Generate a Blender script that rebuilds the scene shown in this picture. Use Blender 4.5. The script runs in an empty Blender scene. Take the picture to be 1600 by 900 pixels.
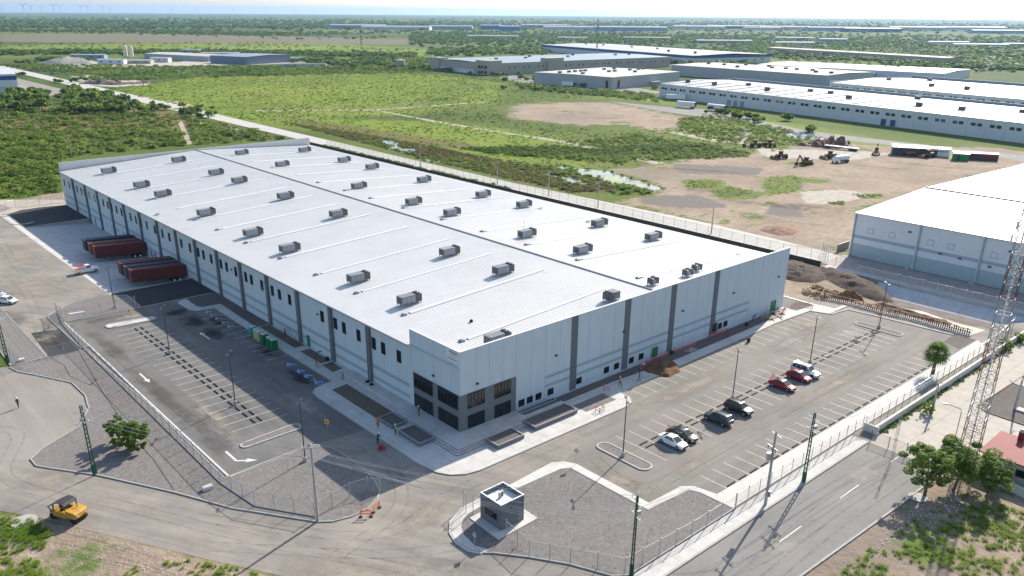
import bpy, bmesh, math, random
import numpy as np
from mathutils import Vector, Matrix
from mathutils.geometry import tessellate_polygon
random.seed(7); rng = np.random.default_rng(11)
S = bpy.context.scene; COL = S.collection
R = math.radians; PI = math.pi
# ---------------------------------------------------------------- camera
CAMP = Vector((-66.819, -85.442, 58.5)); FPX, PITCH, ROLL, YAW, X0, Y0 = 1278.7, 0.391114, 0.0075336, 0.7241647, 789.4, 545.73
_f0 = Vector((math.sin(YAW), math.cos(YAW), 0)); _r0 = Vector((math.cos(YAW), -math.sin(YAW), 0)); _u0 = Vector((0, 0, 1))
_f = _f0*math.cos(PITCH) - _u0*math.sin(PITCH); _u = _u0*math.cos(PITCH) + _f0*math.sin(PITCH)
_r = _r0*math.cos(ROLL) + _u*math.sin(ROLL); _uu = _u*math.cos(ROLL) - _r0*math.sin(ROLL)
cd = bpy.data.cameras.new('camera'); cam = bpy.data.objects.new('camera', cd); COL.objects.link(cam)
m3 = Matrix((_r, _uu, -_f)).transposed(); cam.matrix_world = Matrix.Translation(CAMP) @ m3.to_4x4()
cd.sensor_width = 36; cd.lens = 36*FPX/1600; cd.shift_x = (800-X0)/1600; cd.shift_y = (Y0-450)/1600
cd.clip_start = 0.5; cd.clip_end = 90000; S.camera = cam
def G(px, py, z=0.0):                      # survey helper: a point of the photograph -> the place on the ground it shows
    d = _r*((px-X0)/FPX) - _uu*((py-Y0)/FPX) + _f
    t = (z-CAMP.z)/d.z
    return (CAMP.x+t*d.x, CAMP.y+t*d.y)
# ---------------------------------------------------------------- light
EL, AZ = R(31.0), math.atan2(0.963, 0.27)           # sun elevation; azimuth from +Y towards +X
W = bpy.data.worlds.new('World'); S.world = W; W.use_nodes = True
wn = W.node_tree.nodes; wl = W.node_tree.links; bg = wn['Background']; bg.inputs['Strength'].default_value = 0.108
sky = wn.new('ShaderNodeTexSky'); sky.sky_type = 'NISHITA'; sky.sun_disc = False
sky.sun_elevation = EL; sky.sun_rotation = AZ; sky.altitude = 50; sky.air_density = 1.0; sky.dust_density = 1.2; sky.ozone_density = 1.0
wl.new(sky.outputs['Color'], bg.inputs['Color'])
sd = bpy.data.lights.new('sun', 'SUN'); sd.energy = 4.2; sd.angle = R(0.55); sd.color = (1.0, 0.92, 0.80)
sun = bpy.data.objects.new('sun', sd); COL.objects.link(sun)
SUNV = Vector((math.sin(AZ)*math.cos(EL), math.cos(AZ)*math.cos(EL), math.sin(EL)))
sun.rotation_euler = SUNV.to_track_quat('Z', 'Y').to_euler(); sun.location = (60, 40, 150)
S.view_settings.view_transform = 'Standard'; S.view_settings.look = 'None'; S.view_settings.gamma = 1
S.view_settings.use_curve_mapping = False; S.view_settings.exposure = 0.9
S.cycles.max_bounces = 5; S.cycles.diffuse_bounces = 2; S.cycles.glossy_bounces = 2; S.cycles.transparent_max_bounces = 12
S.cycles.volume_bounces = 0; S.cycles.transmission_bounces = 2; S.cycles.use_denoising = True
S.cycles.caustics_reflective = False; S.cycles.caustics_refractive = False
# ---------------------------------------------------------------- tags and objects
def tag(o, label=None, cat=None, group=None, kind=None):
    if label: o['label'] = label
    if cat: o['category'] = cat
    if group: o['group'] = group
    if kind: o['kind'] = kind
    return o
def empty(name, loc, rz=0.0, label=None, cat=None, group=None):
    o = bpy.data.objects.new(name, None); COL.objects.link(o); o.location = loc; o.rotation_euler = (0, 0, rz)
    o.empty_display_size = 0.1
    return tag(o, label, cat, group)
def copy_tree(o, parent=None, link=True):
    c = o.copy(); COL.objects.link(c); c.parent = parent
    for ch in list(o.children): copy_tree(ch, c)
    return c
def place(proto, used, loc, rz=0.0, label=None, group=None, scale=None):
    o = copy_tree(proto) if used.get(proto.name) else proto
    used[proto.name] = 1
    o.location = loc; o.rotation_euler = (0, 0, rz)
    if label: o['label'] = label
    if group: o['group'] = group
    if scale: o.scale = scale if hasattr(scale, '__len__') else (scale,)*3
    return o
USED = {}
ORD = ['zeroth','first','second','third','fourth','fifth','sixth','seventh','eighth','ninth','tenth','eleventh','twelfth','thirteenth','fourteenth','fifteenth','sixteenth','seventeenth','eighteenth','nineteenth','twentieth']
class MB:
    def __init__(s): s.v = []; s.f = []; s.m = []; s.mi = 0; s.smooth = False
    def add(s, vs, fs):
        b = len(s.v); s.v += [tuple(v) for v in vs]
        for f in fs: s.f.append([b+i for i in f]); s.m.append(s.mi)
        return s
    def box(s, x0, x1, y0, y1, z0, z1):
        vs = [(x, y, z) for z in (z0, z1) for y in (y0, y1) for x in (x0, x1)]
        return s.add(vs, [(0,2,3,1),(4,5,7,6),(0,1,5,4),(2,6,7,3),(0,4,6,2),(1,3,7,5)])
    def obox(s, c, u, hu, hv, z0, z1):       # box turned in plan: centre c, unit dir u, half sizes
        u = Vector(u).normalized(); v = Vector((-u.y, u.x)); c = Vector(c[:2]); p = []
        for z in (z0, z1):
            for b in (-1, 1):
                for a in (-1, 1):
                    q = c+u*hu*a+v*hv*b; p.append((q.x, q.y, z))
        return s.add(p, [(0,2,3,1),(4,5,7,6),(0,1,5,4),(2,6,7,3),(0,4,6,2),(1,3,7,5)])
    def prism(s, poly, z0, z1, top=True, bottom=False):
        n = len(poly); a = sum(poly[i][0]*poly[(i+1)%n][1]-poly[(i+1)%n][0]*poly[i][1] for i in range(n))
        if a < 0: poly = poly[::-1]
        vs = [(p[0], p[1], z0) for p in poly]+[(p[0], p[1], z1) for p in poly]
        fs = [(i, (i+1)%n, n+(i+1)%n, n+i) for i in range(n)] if z1 > z0 else []
        if top:
            for t in tessellate_polygon([[Vector((p[0], p[1], 0)) for p in poly]]):
                t = list(t); A, B, C_ = [poly[i] for i in t]
                if (B[0]-A[0])*(C_[1]-A[1])-(B[1]-A[1])*(C_[0]-A[0]) < 0: t = t[::-1]
                fs.append(tuple(n+i for i in t))
                if bottom: fs.append(tuple(i for i in t[::-1]))
        return s.add(vs, fs)
    def tube(s, pts, r, n=8, cap=True):
        pts = [Vector(p) for p in pts]; rr = r if hasattr(r, '__len__') else [r]*len(pts); b = []; vs = []; fs = []
        for i, p in enumerate(pts):
            d = (pts[min(i+1, len(pts)-1)]-pts[max(i-1, 0)]).normalized()
            up = Vector((0, 0, 1)) if abs(d.z) < .9 else Vector((1, 0, 0))
            a = d.cross(up).normalized(); c = d.cross(a).normalized()
            for k in range(n):
                t = 2*PI*k/n; vs.append(p+(a*math.cos(t)+c*math.sin(t))*rr[i])
        for i in range(len(pts)-1):
            for k in range(n): fs.append((i*n+k, i*n+(k+1)%n, (i+1)*n+(k+1)%n, (i+1)*n+k))
        if cap: fs += [tuple(range(n))[::-1], tuple((len(pts)-1)*n+k for k in range(n))]
        return s.add(vs, fs)
    def bar(s, p, q, w, h=None):             # square section strut from p to q
        p = Vector(p); q = Vector(q); h = h or w; d = (q-p).normalized()
        up = Vector((0, 0, 1)) if abs(d.z) < .95 else Vector((1, 0, 0)); a = d.cross(up).normalized(); c = a.cross(d).normalized()
        vs = [e+a*x*w/2+c*y*h/2 for e in (p, q) for x, y in ((-1,-1),(1,-1),(1,1),(-1,1))]
        return s.add(vs, [(0,1,5,4),(1,2,6,5),(2,3,7,6),(3,0,4,7),(3,2,1,0),(4,5,6,7)])
    def loft(s, rings, cap=True):
        n = len(rings[0]); vs = [v for r in rings for v in r]; fs = []
        for i in range(len(rings)-1):
            for k in range(n): fs.append((i*n+k, i*n+(k+1)%n, (i+1)*n+(k+1)%n, (i+1)*n+k))
        if cap: fs += [tuple(range(n))[::-1], tuple((len(rings)-1)*n+k for k in range(n))]
        return s.add(vs, fs)
    def build(s, name, mats, parent=None, bevel=0, fix=True, smooth=False):
        me = bpy.data.meshes.new(name); me.from_pydata(s.v, [], s.f)
        mats = mats if isinstance(mats, (list, tuple)) else [mats]
        for m in mats: me.materials.append(m)
        if len(mats) > 1: me.polygons.foreach_set('material_index', s.m)
        if fix or bevel:
            bm = bmesh.new(); bm.from_mesh(me)
            if bevel: bmesh.ops.remove_doubles(bm, verts=bm.verts, dist=1e-5); bmesh.ops.bevel(bm, geom=list(bm.edges), offset=bevel, segments=2, affect='EDGES', clamp_overlap=True)
            if fix: bmesh.ops.recalc_face_normals(bm, faces=bm.faces)
            bm.to_mesh(me); bm.free()
        if smooth:
            for p in me.polygons: p.use_smooth = True
        me.update(); o = bpy.data.objects.new(name, me); COL.objects.link(o); o.parent = parent
        return o
def mesh_np(name, V, F, mat, tint=None, parent=None):      # V (n,3), F (m,4) arrays
    me = bpy.data.meshes.new(name); n, m = len(V), len(F); k = F.shape[1]
    me.vertices.add(n); me.vertices.foreach_set('co', V.astype(np.float32).ravel())
    me.loops.add(m*k); me.loops.foreach_set('vertex_index', F.astype(np.int32).ravel())
    me.polygons.add(m); me.polygons.foreach_set('loop_start', np.arange(0, m*k, k, dtype=np.int32))
    try: me.polygons.foreach_set('loop_total', np.full(m, k, dtype=np.int32))
    except Exception: pass
    if tint is not None:
        a = me.attributes.new('tint', 'FLOAT', 'FACE'); a.data.foreach_set('value', tint.astype(np.float32))
    me.update(calc_edges=True); me.materials.append(mat)
    o = bpy.data.objects.new(name, me); COL.objects.link(o); o.parent = parent
    return o
# ---------------------------------------------------------------- materials
def newmat(name):
    m = bpy.data.materials.new(name); m.use_nodes = True; nt = m.node_tree; p = nt.nodes['Principled BSDF']
    return m, nt, p
def N(nt, t, **k):
    n = nt.nodes.new('ShaderNode'+t)
    for a, b in k.items(): setattr(n, a, b)
    return n
def noise(nt, pos, scale, detail=4, rough=.6, stretch=None):
    n = N(nt, 'TexNoise'); n.inputs['Scale'].default_value = scale; n.inputs['Detail'].default_value = detail; n.inputs['Roughness'].default_value = rough
    if stretch:
        mp = N(nt, 'Mapping'); mp.inputs['Scale'].default_value = stretch; nt.links.new(pos, mp.inputs['Vector']); pos = mp.outputs[0]
    nt.links.new(pos, n.inputs['Vector']); return n.outputs['Fac']
def rmap(nt, x, a, b, c=0, d=1):
    n = N(nt, 'MapRange'); n.clamp = True
    for i, v in zip((1, 2, 3, 4), (a, b, c, d)): n.inputs[i].default_value = v
    nt.links.new(x, n.inputs[0]); return n.outputs[0]
def mixc(nt, f, a, b):
    n = N(nt, 'Mix', data_type='RGBA')
    for i, v in ((0, f), (6, a), (7, b)):
        if isinstance(v, bpy.types.NodeSocket): nt.links.new(v, n.inputs[i])
        elif isinstance(v, (int, float)): n.inputs[i].default_value = v
        else: n.inputs[i].default_value = tuple(v)+(1,)
    return n.outputs[2]
def mth(nt, op, a, b=0.0, c=None):
    n = N(nt, 'Math', operation=op)
    for i, v in enumerate((a, b) if c is None else (a, b, c)):
        if isinstance(v, bpy.types.NodeSocket): nt.links.new(v, n.inputs[i])
        else: n.inputs[i].default_value = v
    return n.outputs[0]
def randbright(m, lo=.75, hi=1.2):
    nt = m.node_tree; p = nt.nodes['Principled BSDF']; s = p.inputs['Base Color'].links[0].from_socket; oi = N(nt, 'ObjectInfo'); h = N(nt, 'HueSaturation'); nt.links.new(s, h.inputs['Color']); nt.links.new(rmap(nt, oi.outputs['Random'], 0, 1, lo, hi), h.inputs['Value']); nt.links.new(h.outputs[0], p.inputs['Base Color']); return m
def mat(name, col, rough=.8, var=.15, scale=.6, bump=0, bscale=20, metal=0, spec=.3, col2=None, coord='world', dirt=None, stretch=None):
    m, nt, p = newmat(name)
    if coord == 'world': pos = N(nt, 'NewGeometry').outputs['Position']
    else: pos = N(nt, 'TexCoord').outputs['Object']
    c2 = col2 or tuple(min(1, c*(1+var)) for c in col); c1 = col if col2 else tuple(c*(1-var) for c in col)
    f = rmap(nt, noise(nt, pos, scale, 6, .65, stretch), .3, .7)
    c = mixc(nt, f, c1, c2)
    if dirt:                                  # (colour, scale, amount): grime in irregular patches
        g = rmap(nt, noise(nt, pos, dirt[1], 8, .7), .45, .75, 0, dirt[2]); c = mixc(nt, g, c, dirt[0])
    nt.links.new(c, p.inputs['Base Color'])
    p.inputs['Roughness'].default_value = rough; p.inputs['Metallic'].default_value = metal
    p.inputs['Specular IOR Level'].default_value = spec
    if bump:
        b = N(nt, 'Bump'); b.inputs['Strength'].default_value = bump; b.inputs['Distance'].default_value = .05
        nt.links.new(noise(nt, pos, bscale, 3), b.inputs['Height']); nt.links.new(b.outputs[0], p.inputs['Normal'])
    return m
def asphalt(name, dark, light, dust, streak=(1, .08, 1), rot=0, dustamt=.6, dustlo=.42):
    m, nt, p = newmat(name); pos = N(nt, 'NewGeometry').outputs['Position']
    mp = N(nt, 'Mapping'); mp.inputs['Rotation'].default_value = (0, 0, rot); nt.links.new(pos, mp.inputs[0]); rp = mp.outputs[0]
    big = rmap(nt, noise(nt, rp, .05, 6, .6), .35, .65); fine = rmap(nt, noise(nt, rp, 1.3, 6, .8), .25, .75)
    c = mixc(nt, big, dark, light); c = mixc(nt, mth(nt, 'MULTIPLY', fine, .3), c, tuple(x*.68 for x in dark))
    st = noise(nt, rp, .55, 7, .7, streak); du = noise(nt, rp, .09, 7, .7)
    k = rmap(nt, mth(nt, 'ADD', mth(nt, 'MULTIPLY', st, .5), mth(nt, 'MULTIPLY', du, .5)), dustlo, dustlo+.2, 0, dustamt)
    c = mixc(nt, k, c, dust)
    gr = noise(nt, pos, 9, 2, .5); c = mixc(nt, rmap(nt, gr, .35, .65, 0, .14), c, tuple(x*.55 for x in dark))
    nt.links.new(c, p.inputs['Base Color']); p.inputs['Roughness'].default_value = .9; p.inputs['Specular IOR Level'].default_value = .2
    b = N(nt, 'Bump'); b.inputs['Strength'].default_value = .25; b.inputs['Distance'].default_value = .03
    nt.links.new(gr, b.inputs['Height']); nt.links.new(b.outputs[0], p.inputs['Normal'])
    return m
def concrete(name, col, joint=3.0, jw=.04, rot=0, stain=(.25,.22,.18), jdark=.55, off=(0,0)):
    m, nt, p = newmat(name); pos = N(nt, 'NewGeometry').outputs['Position']
    c = mixc(nt, rmap(nt, noise(nt, pos, .5, 7, .7), .3, .7), tuple(x*.86 for x in col), tuple(min(1, x*1.1) for x in col))
    c = mixc(nt, rmap(nt, noise(nt, pos, .17, 8, .75), .5, .75, 0, .5), c, stain)
    if joint:
        mp = N(nt, 'Mapping'); mp.inputs['Rotation'].default_value = (0, 0, rot); mp.inputs['Location'].default_value = (off[0], off[1], 0); nt.links.new(pos, mp.inputs[0])
        br = N(nt, 'TexBrick'); br.offset = 0; nt.links.new(mp.outputs[0], br.inputs['Vector']); br.inputs['Scale'].default_value = 1
        br.inputs['Brick Width'].default_value = joint; br.inputs['Row Height'].default_value = joint; br.inputs['Mortar Size'].default_value = jw; br.inputs['Mortar Smooth'].default_value = .1
        c = mixc(nt, mth(nt, 'MULTIPLY', br.outputs['Fac'], jdark), c, tuple(x*.35 for x in col))
    nt.links.new(c, p.inputs['Base Color']); p.inputs['Roughness'].default_value = .85; p.inputs['Specular IOR Level'].default_value = .25
    return m
def gravel(name, a, b):
    m, nt, p = newmat(name); pos = N(nt, 'NewGeometry').outputs['Position']
    vo = N(nt, 'TexVoronoi'); vo.inputs['Scale'].default_value = 4.5; nt.links.new(pos, vo.inputs['Vector'])
    g = N(nt, 'RGBToBW'); nt.links.new(vo.outputs['Color'], g.inputs[0])
    c = mixc(nt, g.outputs[0], tuple(x*.6 for x in a), tuple(x*1.35 for x in a))
    c = mixc(nt, rmap(nt, noise(nt, pos, .12, 7, .7), .35, .7, 0, .8), c, b)
    c = mixc(nt, rmap(nt, noise(nt, pos, 1.7, 5, .8), .35, .65, 0, .45), c, tuple(x*.55 for x in a))
    nt.links.new(c, p.inputs['Base Color']); p.inputs['Roughness'].default_value = .95; p.inputs['Specular IOR Level'].default_value = .15
    bu = N(nt, 'Bump'); bu.inputs['Strength'].default_value = .6; bu.inputs['Distance'].default_value = .08
    nt.links.new(noise(nt, pos, 5, 4, .8), bu.inputs['Height']); nt.links.new(bu.outputs[0], p.inputs['Normal'])
    return m
def leafmat(name, cols, rough=.65):
    m, nt, p = newmat(name); at = N(nt, 'Attribute', attribute_name='tint'); oi = N(nt, 'ObjectInfo')
    f = mth(nt, 'FRACT', mth(nt, 'ADD', at.outputs['Fac'], mth(nt, 'MULTIPLY', oi.outputs['Random'], .35)))
    cr = N(nt, 'ValToRGB'); nt.links.new(f, cr.inputs[0]); e = cr.color_ramp.elements
    for i, c in enumerate(cols):
        c = tuple(v*1.18 for v in c); x = i/(len(cols)-1)
        el = e[i] if i < 2 and i in (0,) else (e[-1] if i == len(cols)-1 else e.new(x))
        el.position = x; el.color = tuple(c)+(1,)
    nt.links.new(cr.outputs[0], p.inputs['Base Color']); p.inputs['Roughness'].default_value = rough; p.inputs['Specular IOR Level'].default_value = .25
    tl = N(nt, 'BsdfTranslucent'); mx = N(nt, 'MixShader'); mx.inputs[0].default_value = .52; nt.links.new(cr.outputs[0], tl.inputs[0]); nt.links.new(p.outputs[0], mx.inputs[1]); nt.links.new(tl.outputs[0], mx.inputs[2]); nt.links.new(mx.outputs[0], nt.nodes['Material Output'].inputs[0])
    return m
def netmat(name, col, density, scale=14):      # woven mesh: wires with open gaps between
    m, nt, p = newmat(name); pos = N(nt, 'TexCoord').outputs['Object']
    p.inputs['Base Color'].default_value = tuple(col)+(1,); p.inputs['Roughness'].default_value = .6
    tr = N(nt, 'BsdfTransparent'); mx = N(nt, 'MixShader'); 
    n = noise(nt, pos, scale, 2, .5); f = rmap(nt, n, .35, .65, max(0, density-.12), min(1, density+.12))
    nt.links.new(f, mx.inputs[0]); nt.links.new(tr.outputs[0], mx.inputs[1]); nt.links.new(p.outputs[0], mx.inputs[2])
    nt.links.new(mx.outputs[0], nt.nodes['Material Output'].inputs[0])
    return m
def stainmat(name, col, amt, scale=.35):       # irregular spill or dust film whose edge breaks up
    m, nt, p = newmat(name); pos = N(nt, 'NewGeometry').outputs['Position']
    p.inputs['Base Color'].default_value = tuple(col)+(1,); p.inputs['Roughness'].default_value = .85; p.inputs['Specular IOR Level'].default_value = .2
    at = N(nt, 'Attribute', attribute_name='edge'); tr = N(nt, 'BsdfTransparent'); mx = N(nt, 'MixShader')
    v = mth(nt, 'ADD', at.outputs['Fac'], mth(nt, 'MULTIPLY', mth(nt, 'SUBTRACT', noise(nt, pos, scale, 7, .7), .5), 2.2))
    nt.links.new(rmap(nt, v, .25, .9, 0, amt), mx.inputs[0]); nt.links.new(tr.outputs[0], mx.inputs[1]); nt.links.new(p.outputs[0], mx.inputs[2])
    nt.links.new(mx.outputs[0], nt.nodes['Material Output'].inputs[0])
    return m
M = {}
M['lot'] = asphalt('lot_asphalt', (.185,.173,.158), (.24,.222,.198), (.34,.308,.265), rot=0, streak=(.12,1,1), dustamt=.55)
M['lotdark'] = asphalt('new_asphalt', (.135,.132,.127), (.185,.18,.172), (.28,.268,.245), streak=(1,.12,1), dustamt=.6, dustlo=.46)
M['newblack'] = asphalt('black_asphalt', (.045,.046,.05), (.06,.06,.062), (.1,.095,.09), dustamt=.2)
M['road'] = asphalt('road_asphalt', (.19,.178,.162), (.255,.236,.208), (.40,.36,.305), rot=R(-30), streak=(1,.1,1), dustamt=.7, dustlo=.40)
M['road2'] = asphalt('side_road_asphalt', (.20,.196,.19), (.25,.242,.232), (.35,.33,.295), streak=(.1,1,1), dustamt=.45)
M['turn'] = asphalt('turning_circle_dust', (.255,.23,.205), (.30,.275,.245), (.37,.34,.30), dustamt=.6)
M['walk'] = concrete('sidewalk_concrete', (.56,.545,.52), 3.0, .03)
M['walk2'] = concrete('bright_concrete', (.60,.58,.545), 2.7, .03)
M['yardc'] = concrete('old_concrete_yard', (.45,.415,.36), 5, .05, stain=(.30,.24,.17))
M['apron'] = concrete('dock_concrete', (.5,.5,.49), 4.4, .045, stain=(.30,.29,.28))
M['kerb'] = mat('kerb_concrete', (.40,.39,.37), .85, .12, 1.2, dirt=((.25,.22,.18), .8, .5))
M['gravel'] = gravel('crushed_grey_gravel', (.215,.20,.19), (.26,.24,.225))
M['gravdark'] = gravel('dark_planter_gravel', (.15,.135,.127), (.19,.17,.155))
M['soilbed'] = gravel('brown_bed_soil', (.17,.13,.10), (.22,.18,.145))
M['paint'] = mat('white_paint', (.66,.65,.63), .6, .1, 3, dirt=((.3,.28,.25), 1.5, .5))
M['yellow'] = mat('yellow_paint', (.8,.42,.02), .5, .06)
M['bluep'] = mat('blue_paint', (.02,.13,.45), .6, .15, 3, dirt=((.1,.1,.1), 2, .5))
M['black'] = mat('black_rubber', (.02,.02,.02), .8, .1, coord='obj')
M['crack'] = mat('tar_seal', (.035,.035,.037), .7, .1)
M['white'] = mat('white_coated_metal', (.8,.8,.8), .45, .04, coord='obj')
M['steel'] = mat('galvanised_steel', (.42,.43,.44), .45, .12, 2, metal=.6, coord='obj')
M['dsteel'] = mat('dark_steel', (.05,.05,.055), .5, .1, coord='obj')
M['net'] = netmat('chain_link_mesh', (.5,.5,.49), .17)
M['netdark'] = netmat('green_windscreen_mesh', (.02,.03,.024), .93)
M['pinknet'] = netmat('orange_safety_net', (.8,.17,.16), .42, 6)
M['wall'] = mat('pale_blue_wall_paint', (.56,.625,.665), .8, .05, .9, dirt=((.46,.51,.54), .35, .3), stretch=(1,1,.2))
M['wallw'] = mat('parapet_inner', (.72,.74,.75), .6, .04)
M['band'] = mat('grey_blue_band', (.33,.42,.47), .8, .04)
M['pil'] = mat('pilaster_grey', (.145,.155,.175), .8, .06, .8)
M['entg'] = mat('entrance_grey', (.165,.18,.195), .8, .05, .8)
M['glass'] = mat('tinted_glass', (.012,.014,.017), .08, .1, spec=.5)
M['glassb'] = mat('brown_glass', (.018,.016,.014), .12, .3, .5, spec=.5)
M['dframe'] = mat('bronze_frame', (.03,.03,.032), .4, .1)
M['roof'] = mat('white_standing_seam_roof', (.62,.62,.615), .42, .03, .25, spec=.5, dirt=((.53,.53,.525), .11, .7), stretch=(.35,1,1))
M['sky'] = mat('skylight_panel', (.72,.73,.74), .25, .02, spec=.6)
M['seam'] = mat('panel_joint', (.36,.40,.44), .8, .05)
M['hvac'] = mat('painted_unit_grey', (.22,.235,.255), .5, .1, 1, dirt=((.14,.15,.16), 2, .4))
randbright(M['hvac'])
M['hvacd'] = mat('coil_grille', (.10,.105,.115), .6, .3, 6)
M['green'] = mat('green_door_paint', (.015,.22,.07), .55, .08)
M['trim'] = mat('steel_trim', (.16,.17,.18), .5, .1)
# ================================================================ GROUND
def sdpoly(P, X, Y):                       # signed distance, positive inside
    P = np.array(P, float); d = np.full(X.shape, 1e18); ins = np.zeros(X.shape, bool); n = len(P)
    for i in range(n):
        a = P[i]; b = P[(i+1)%n]; e = b-a; L = (e@e)+1e-12
        t = np.clip(((X-a[0])*e[0]+(Y-a[1])*e[1])/L, 0, 1)
        d = np.minimum(d, (X-a[0]-t*e[0])**2+(Y-a[1]-t*e[1])**2)
        c = (a[1] > Y) != (b[1] > Y); ins ^= c & (X < (b[0]-a[0])*(Y-a[1])/((b[1]-a[1])+1e-12)+a[0])
    return np.where(ins, 1, -1)*np.sqrt(d)
def lines(lo, hi, step, a0, a1, extra=()):
    L = list(np.arange(a0, a1+.01, step)); g = step; x = a1
    while x < hi: g *= 1.16; x += g; L.append(x)
    g = step; x = a0
    while x > lo: g *= 1.16; x -= g; L.insert(0, x)
    L = np.array(L)
    for e in extra: L[np.argmin(abs(L-e))] = e
    return L
XS = lines(-24000, 33000, 3.0, -135, 480, (-17.5, 0, 112.5, 122.5)); YS = lines(-24000, 33000, 3.0, -110, 760, (101.6, 179.4, -90, -5))
GX, GY = np.meshgrid(XS, YS)
rr = np.hypot(GX, GY); GZ = -np.maximum(0, rr-1500)**2/(2*6371000.)
PL = lambda L: [G(x, y) for x, y in L]
# regions surveyed from the photograph
reg = {'dirtr': [
   [(316,342),(347,344),(384,316),(372,270),(350,219),(308,201),(292,194),(299,226),(276,244),(268,288)],
   [(183,135),(212,131),(231,129),(262,120),(285,132),(318,118),(345,85),(372,60),(372,10),(268,15),(140,12),(122,20),(127,34),(139,60),(142,92),(160,95),(176,105)],
   ], 'dirt': [
   PL([(0,806),(60,812),(130,822),(250,856),(400,893),(560,930),(300,1100),(-200,1100),(-200,800)]),
   [(-30,-51),(8,-50),(47,-50.5),(47,-54),(60,-62),(110,-120),(-30,-120)],
   PL([(1225,400),(1300,405),(1420,450),(1440,470),(1420,500),(1540,540),(1520,560),(1400,540),(1260,480),(1220,470)]),
   [(96,-3),(113,-3),(113,-70),(97,-70)], [(90,5),(97,5),(126,12),(126,270),(104,270),(90,215)],
   PL([(0,318),(95,300),(140,300),(140,330),(0,345)]),
   [(291,180),(300,146),(303,148),(295,183)],
  ], 'pale': [PL([(270,98),(330,88),(470,92),(480,98),(420,100),(300,103)]), PL([(70,101),(115,96),(310,98),(315,102),(160,105),(75,107)]),
     PL([(110,118),(140,117),(235,128),(232,133),(180,136),(130,132)]), PL([(1180,232),(1340,236),(1400,240),(1330,250),(1200,246)]),
     PL([(1250,300),(1320,296),(1370,305),(1310,318),(1260,318)]), [(290,150),(345,180),(345,175),(292,144)]],
  'lush': [PL([(300,120),(640,112),(800,130),(770,165),(640,180),(420,190),(240,165),(180,140)]), PL([(130,150),(420,200),(600,215),(700,250),(900,280),(960,240),(900,215),(700,190),(400,180)]),
     PL([(0,70),(300,68),(420,62),(700,78),(680,88),(400,80),(0,84)]), PL([(900,150),(1020,150),(1180,200),(1400,245),(1500,240),(1260,195),(1020,160)]),
     PL([(0,215),(120,215),(90,270),(0,300)]), PL([(0,800),(60,812),(70,850),(40,900),(-60,900),(-60,800)]), PL([(1060,185),(1180,195),(1300,215),(1250,225),(1120,215),(1060,205)])],
  'rust': [PL([(520,205),(640,225),(780,262),(900,300),(880,270),(700,235),(560,205)]), PL([(790,255),(880,265),(950,300),(900,300),(800,280)]), PL([(0,165),(260,170),(330,200),(120,215),(0,205)]), PL([(440,180),(620,208),(780,232),(700,232),(520,210)])],
  'weeds': [PL([(1190,277),(1240,272),(1262,282),(1255,300),(1200,306),(1188,292)]), PL([(1226,280),(1262,275),(1308,279),(1300,286),(1240,286)]), PL([(1264,297),(1292,296),(1294,303),(1266,303)]), PL([(1290,317),(1320,312),(1320,322),(1298,323)]), PL([(1330,302),(1385,303),(1395,310),(1350,313)]), PL([(1192,316),(1216,314),(1218,321),(1194,323)]), PL([(1062,281),(1100,278),(1135,282),(1125,295),(1075,297)]), PL([(1105,297),(1140,290),(1185,298),(1190,310),(1130,312),(1108,306)]), PL([(1156,347),(1178,348),(1195,356),(1162,354)]), PL([(1258,332),(1270,331),(1272,335),(1258,335)]), PL([(1000,303),(1040,300),(1020,310),(1000,308)]), PL([(1195,225),(1225,222),(1240,232),(1205,240),(1180,236)])], 'greydirt': [PL([(1000,306),(1080,305),(1130,315),(1140,325),(1060,325),(1000,318)]), PL([(1200,318),(1260,322),(1250,340),(1195,335)]), PL([(1050,255),(1200,262),(1180,275),(1060,270)])],
  'fallow': [PL([(0,53),(200,52),(420,56),(640,62),(1000,58),(640,70),(300,67),(0,66)]), PL([(0,36),(120,36),(180,40),(60,41),(0,40)])]}
def mask(k, blur):
    o = np.zeros(GX.shape)
    for P in reg[k]:
        P = np.array(P); m = (GX > P[:,0].min()-200) & (GX < P[:,0].max()+200) & (GY > P[:,1].min()-200) & (GY < P[:,1].max()+200)
        far = min(1e9, np.hypot(*P.mean(0))); b = blur*max(1, far/300)
        v = np.zeros(GX.shape); v[m] = np.clip(.5+sdpoly(P, GX[m], GY[m])/(2*b), 0, 1); o = np.maximum(o, v)
    return o
ny, nx = GX.shape; idx = np.arange(nx*ny).reshape(ny, nx)
F = np.stack([idx[:-1,:-1], idx[:-1,1:], idx[1:,1:], idx[1:,:-1]], -1)
cxm = (GX[:-1,:-1]+GX[1:,1:])/2; cym = (GY[:-1,:-1]+GY[1:,1:])/2
pit = (cxm > -17.5) & (cxm < 0) & (cym > 101.6) & (cym < 179.4); can = (cxm > 112.5) & (cxm < 122.5) & (cym > -90) & (cym < -5)
F = F[~(pit | can)].reshape(-1, 4)
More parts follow.
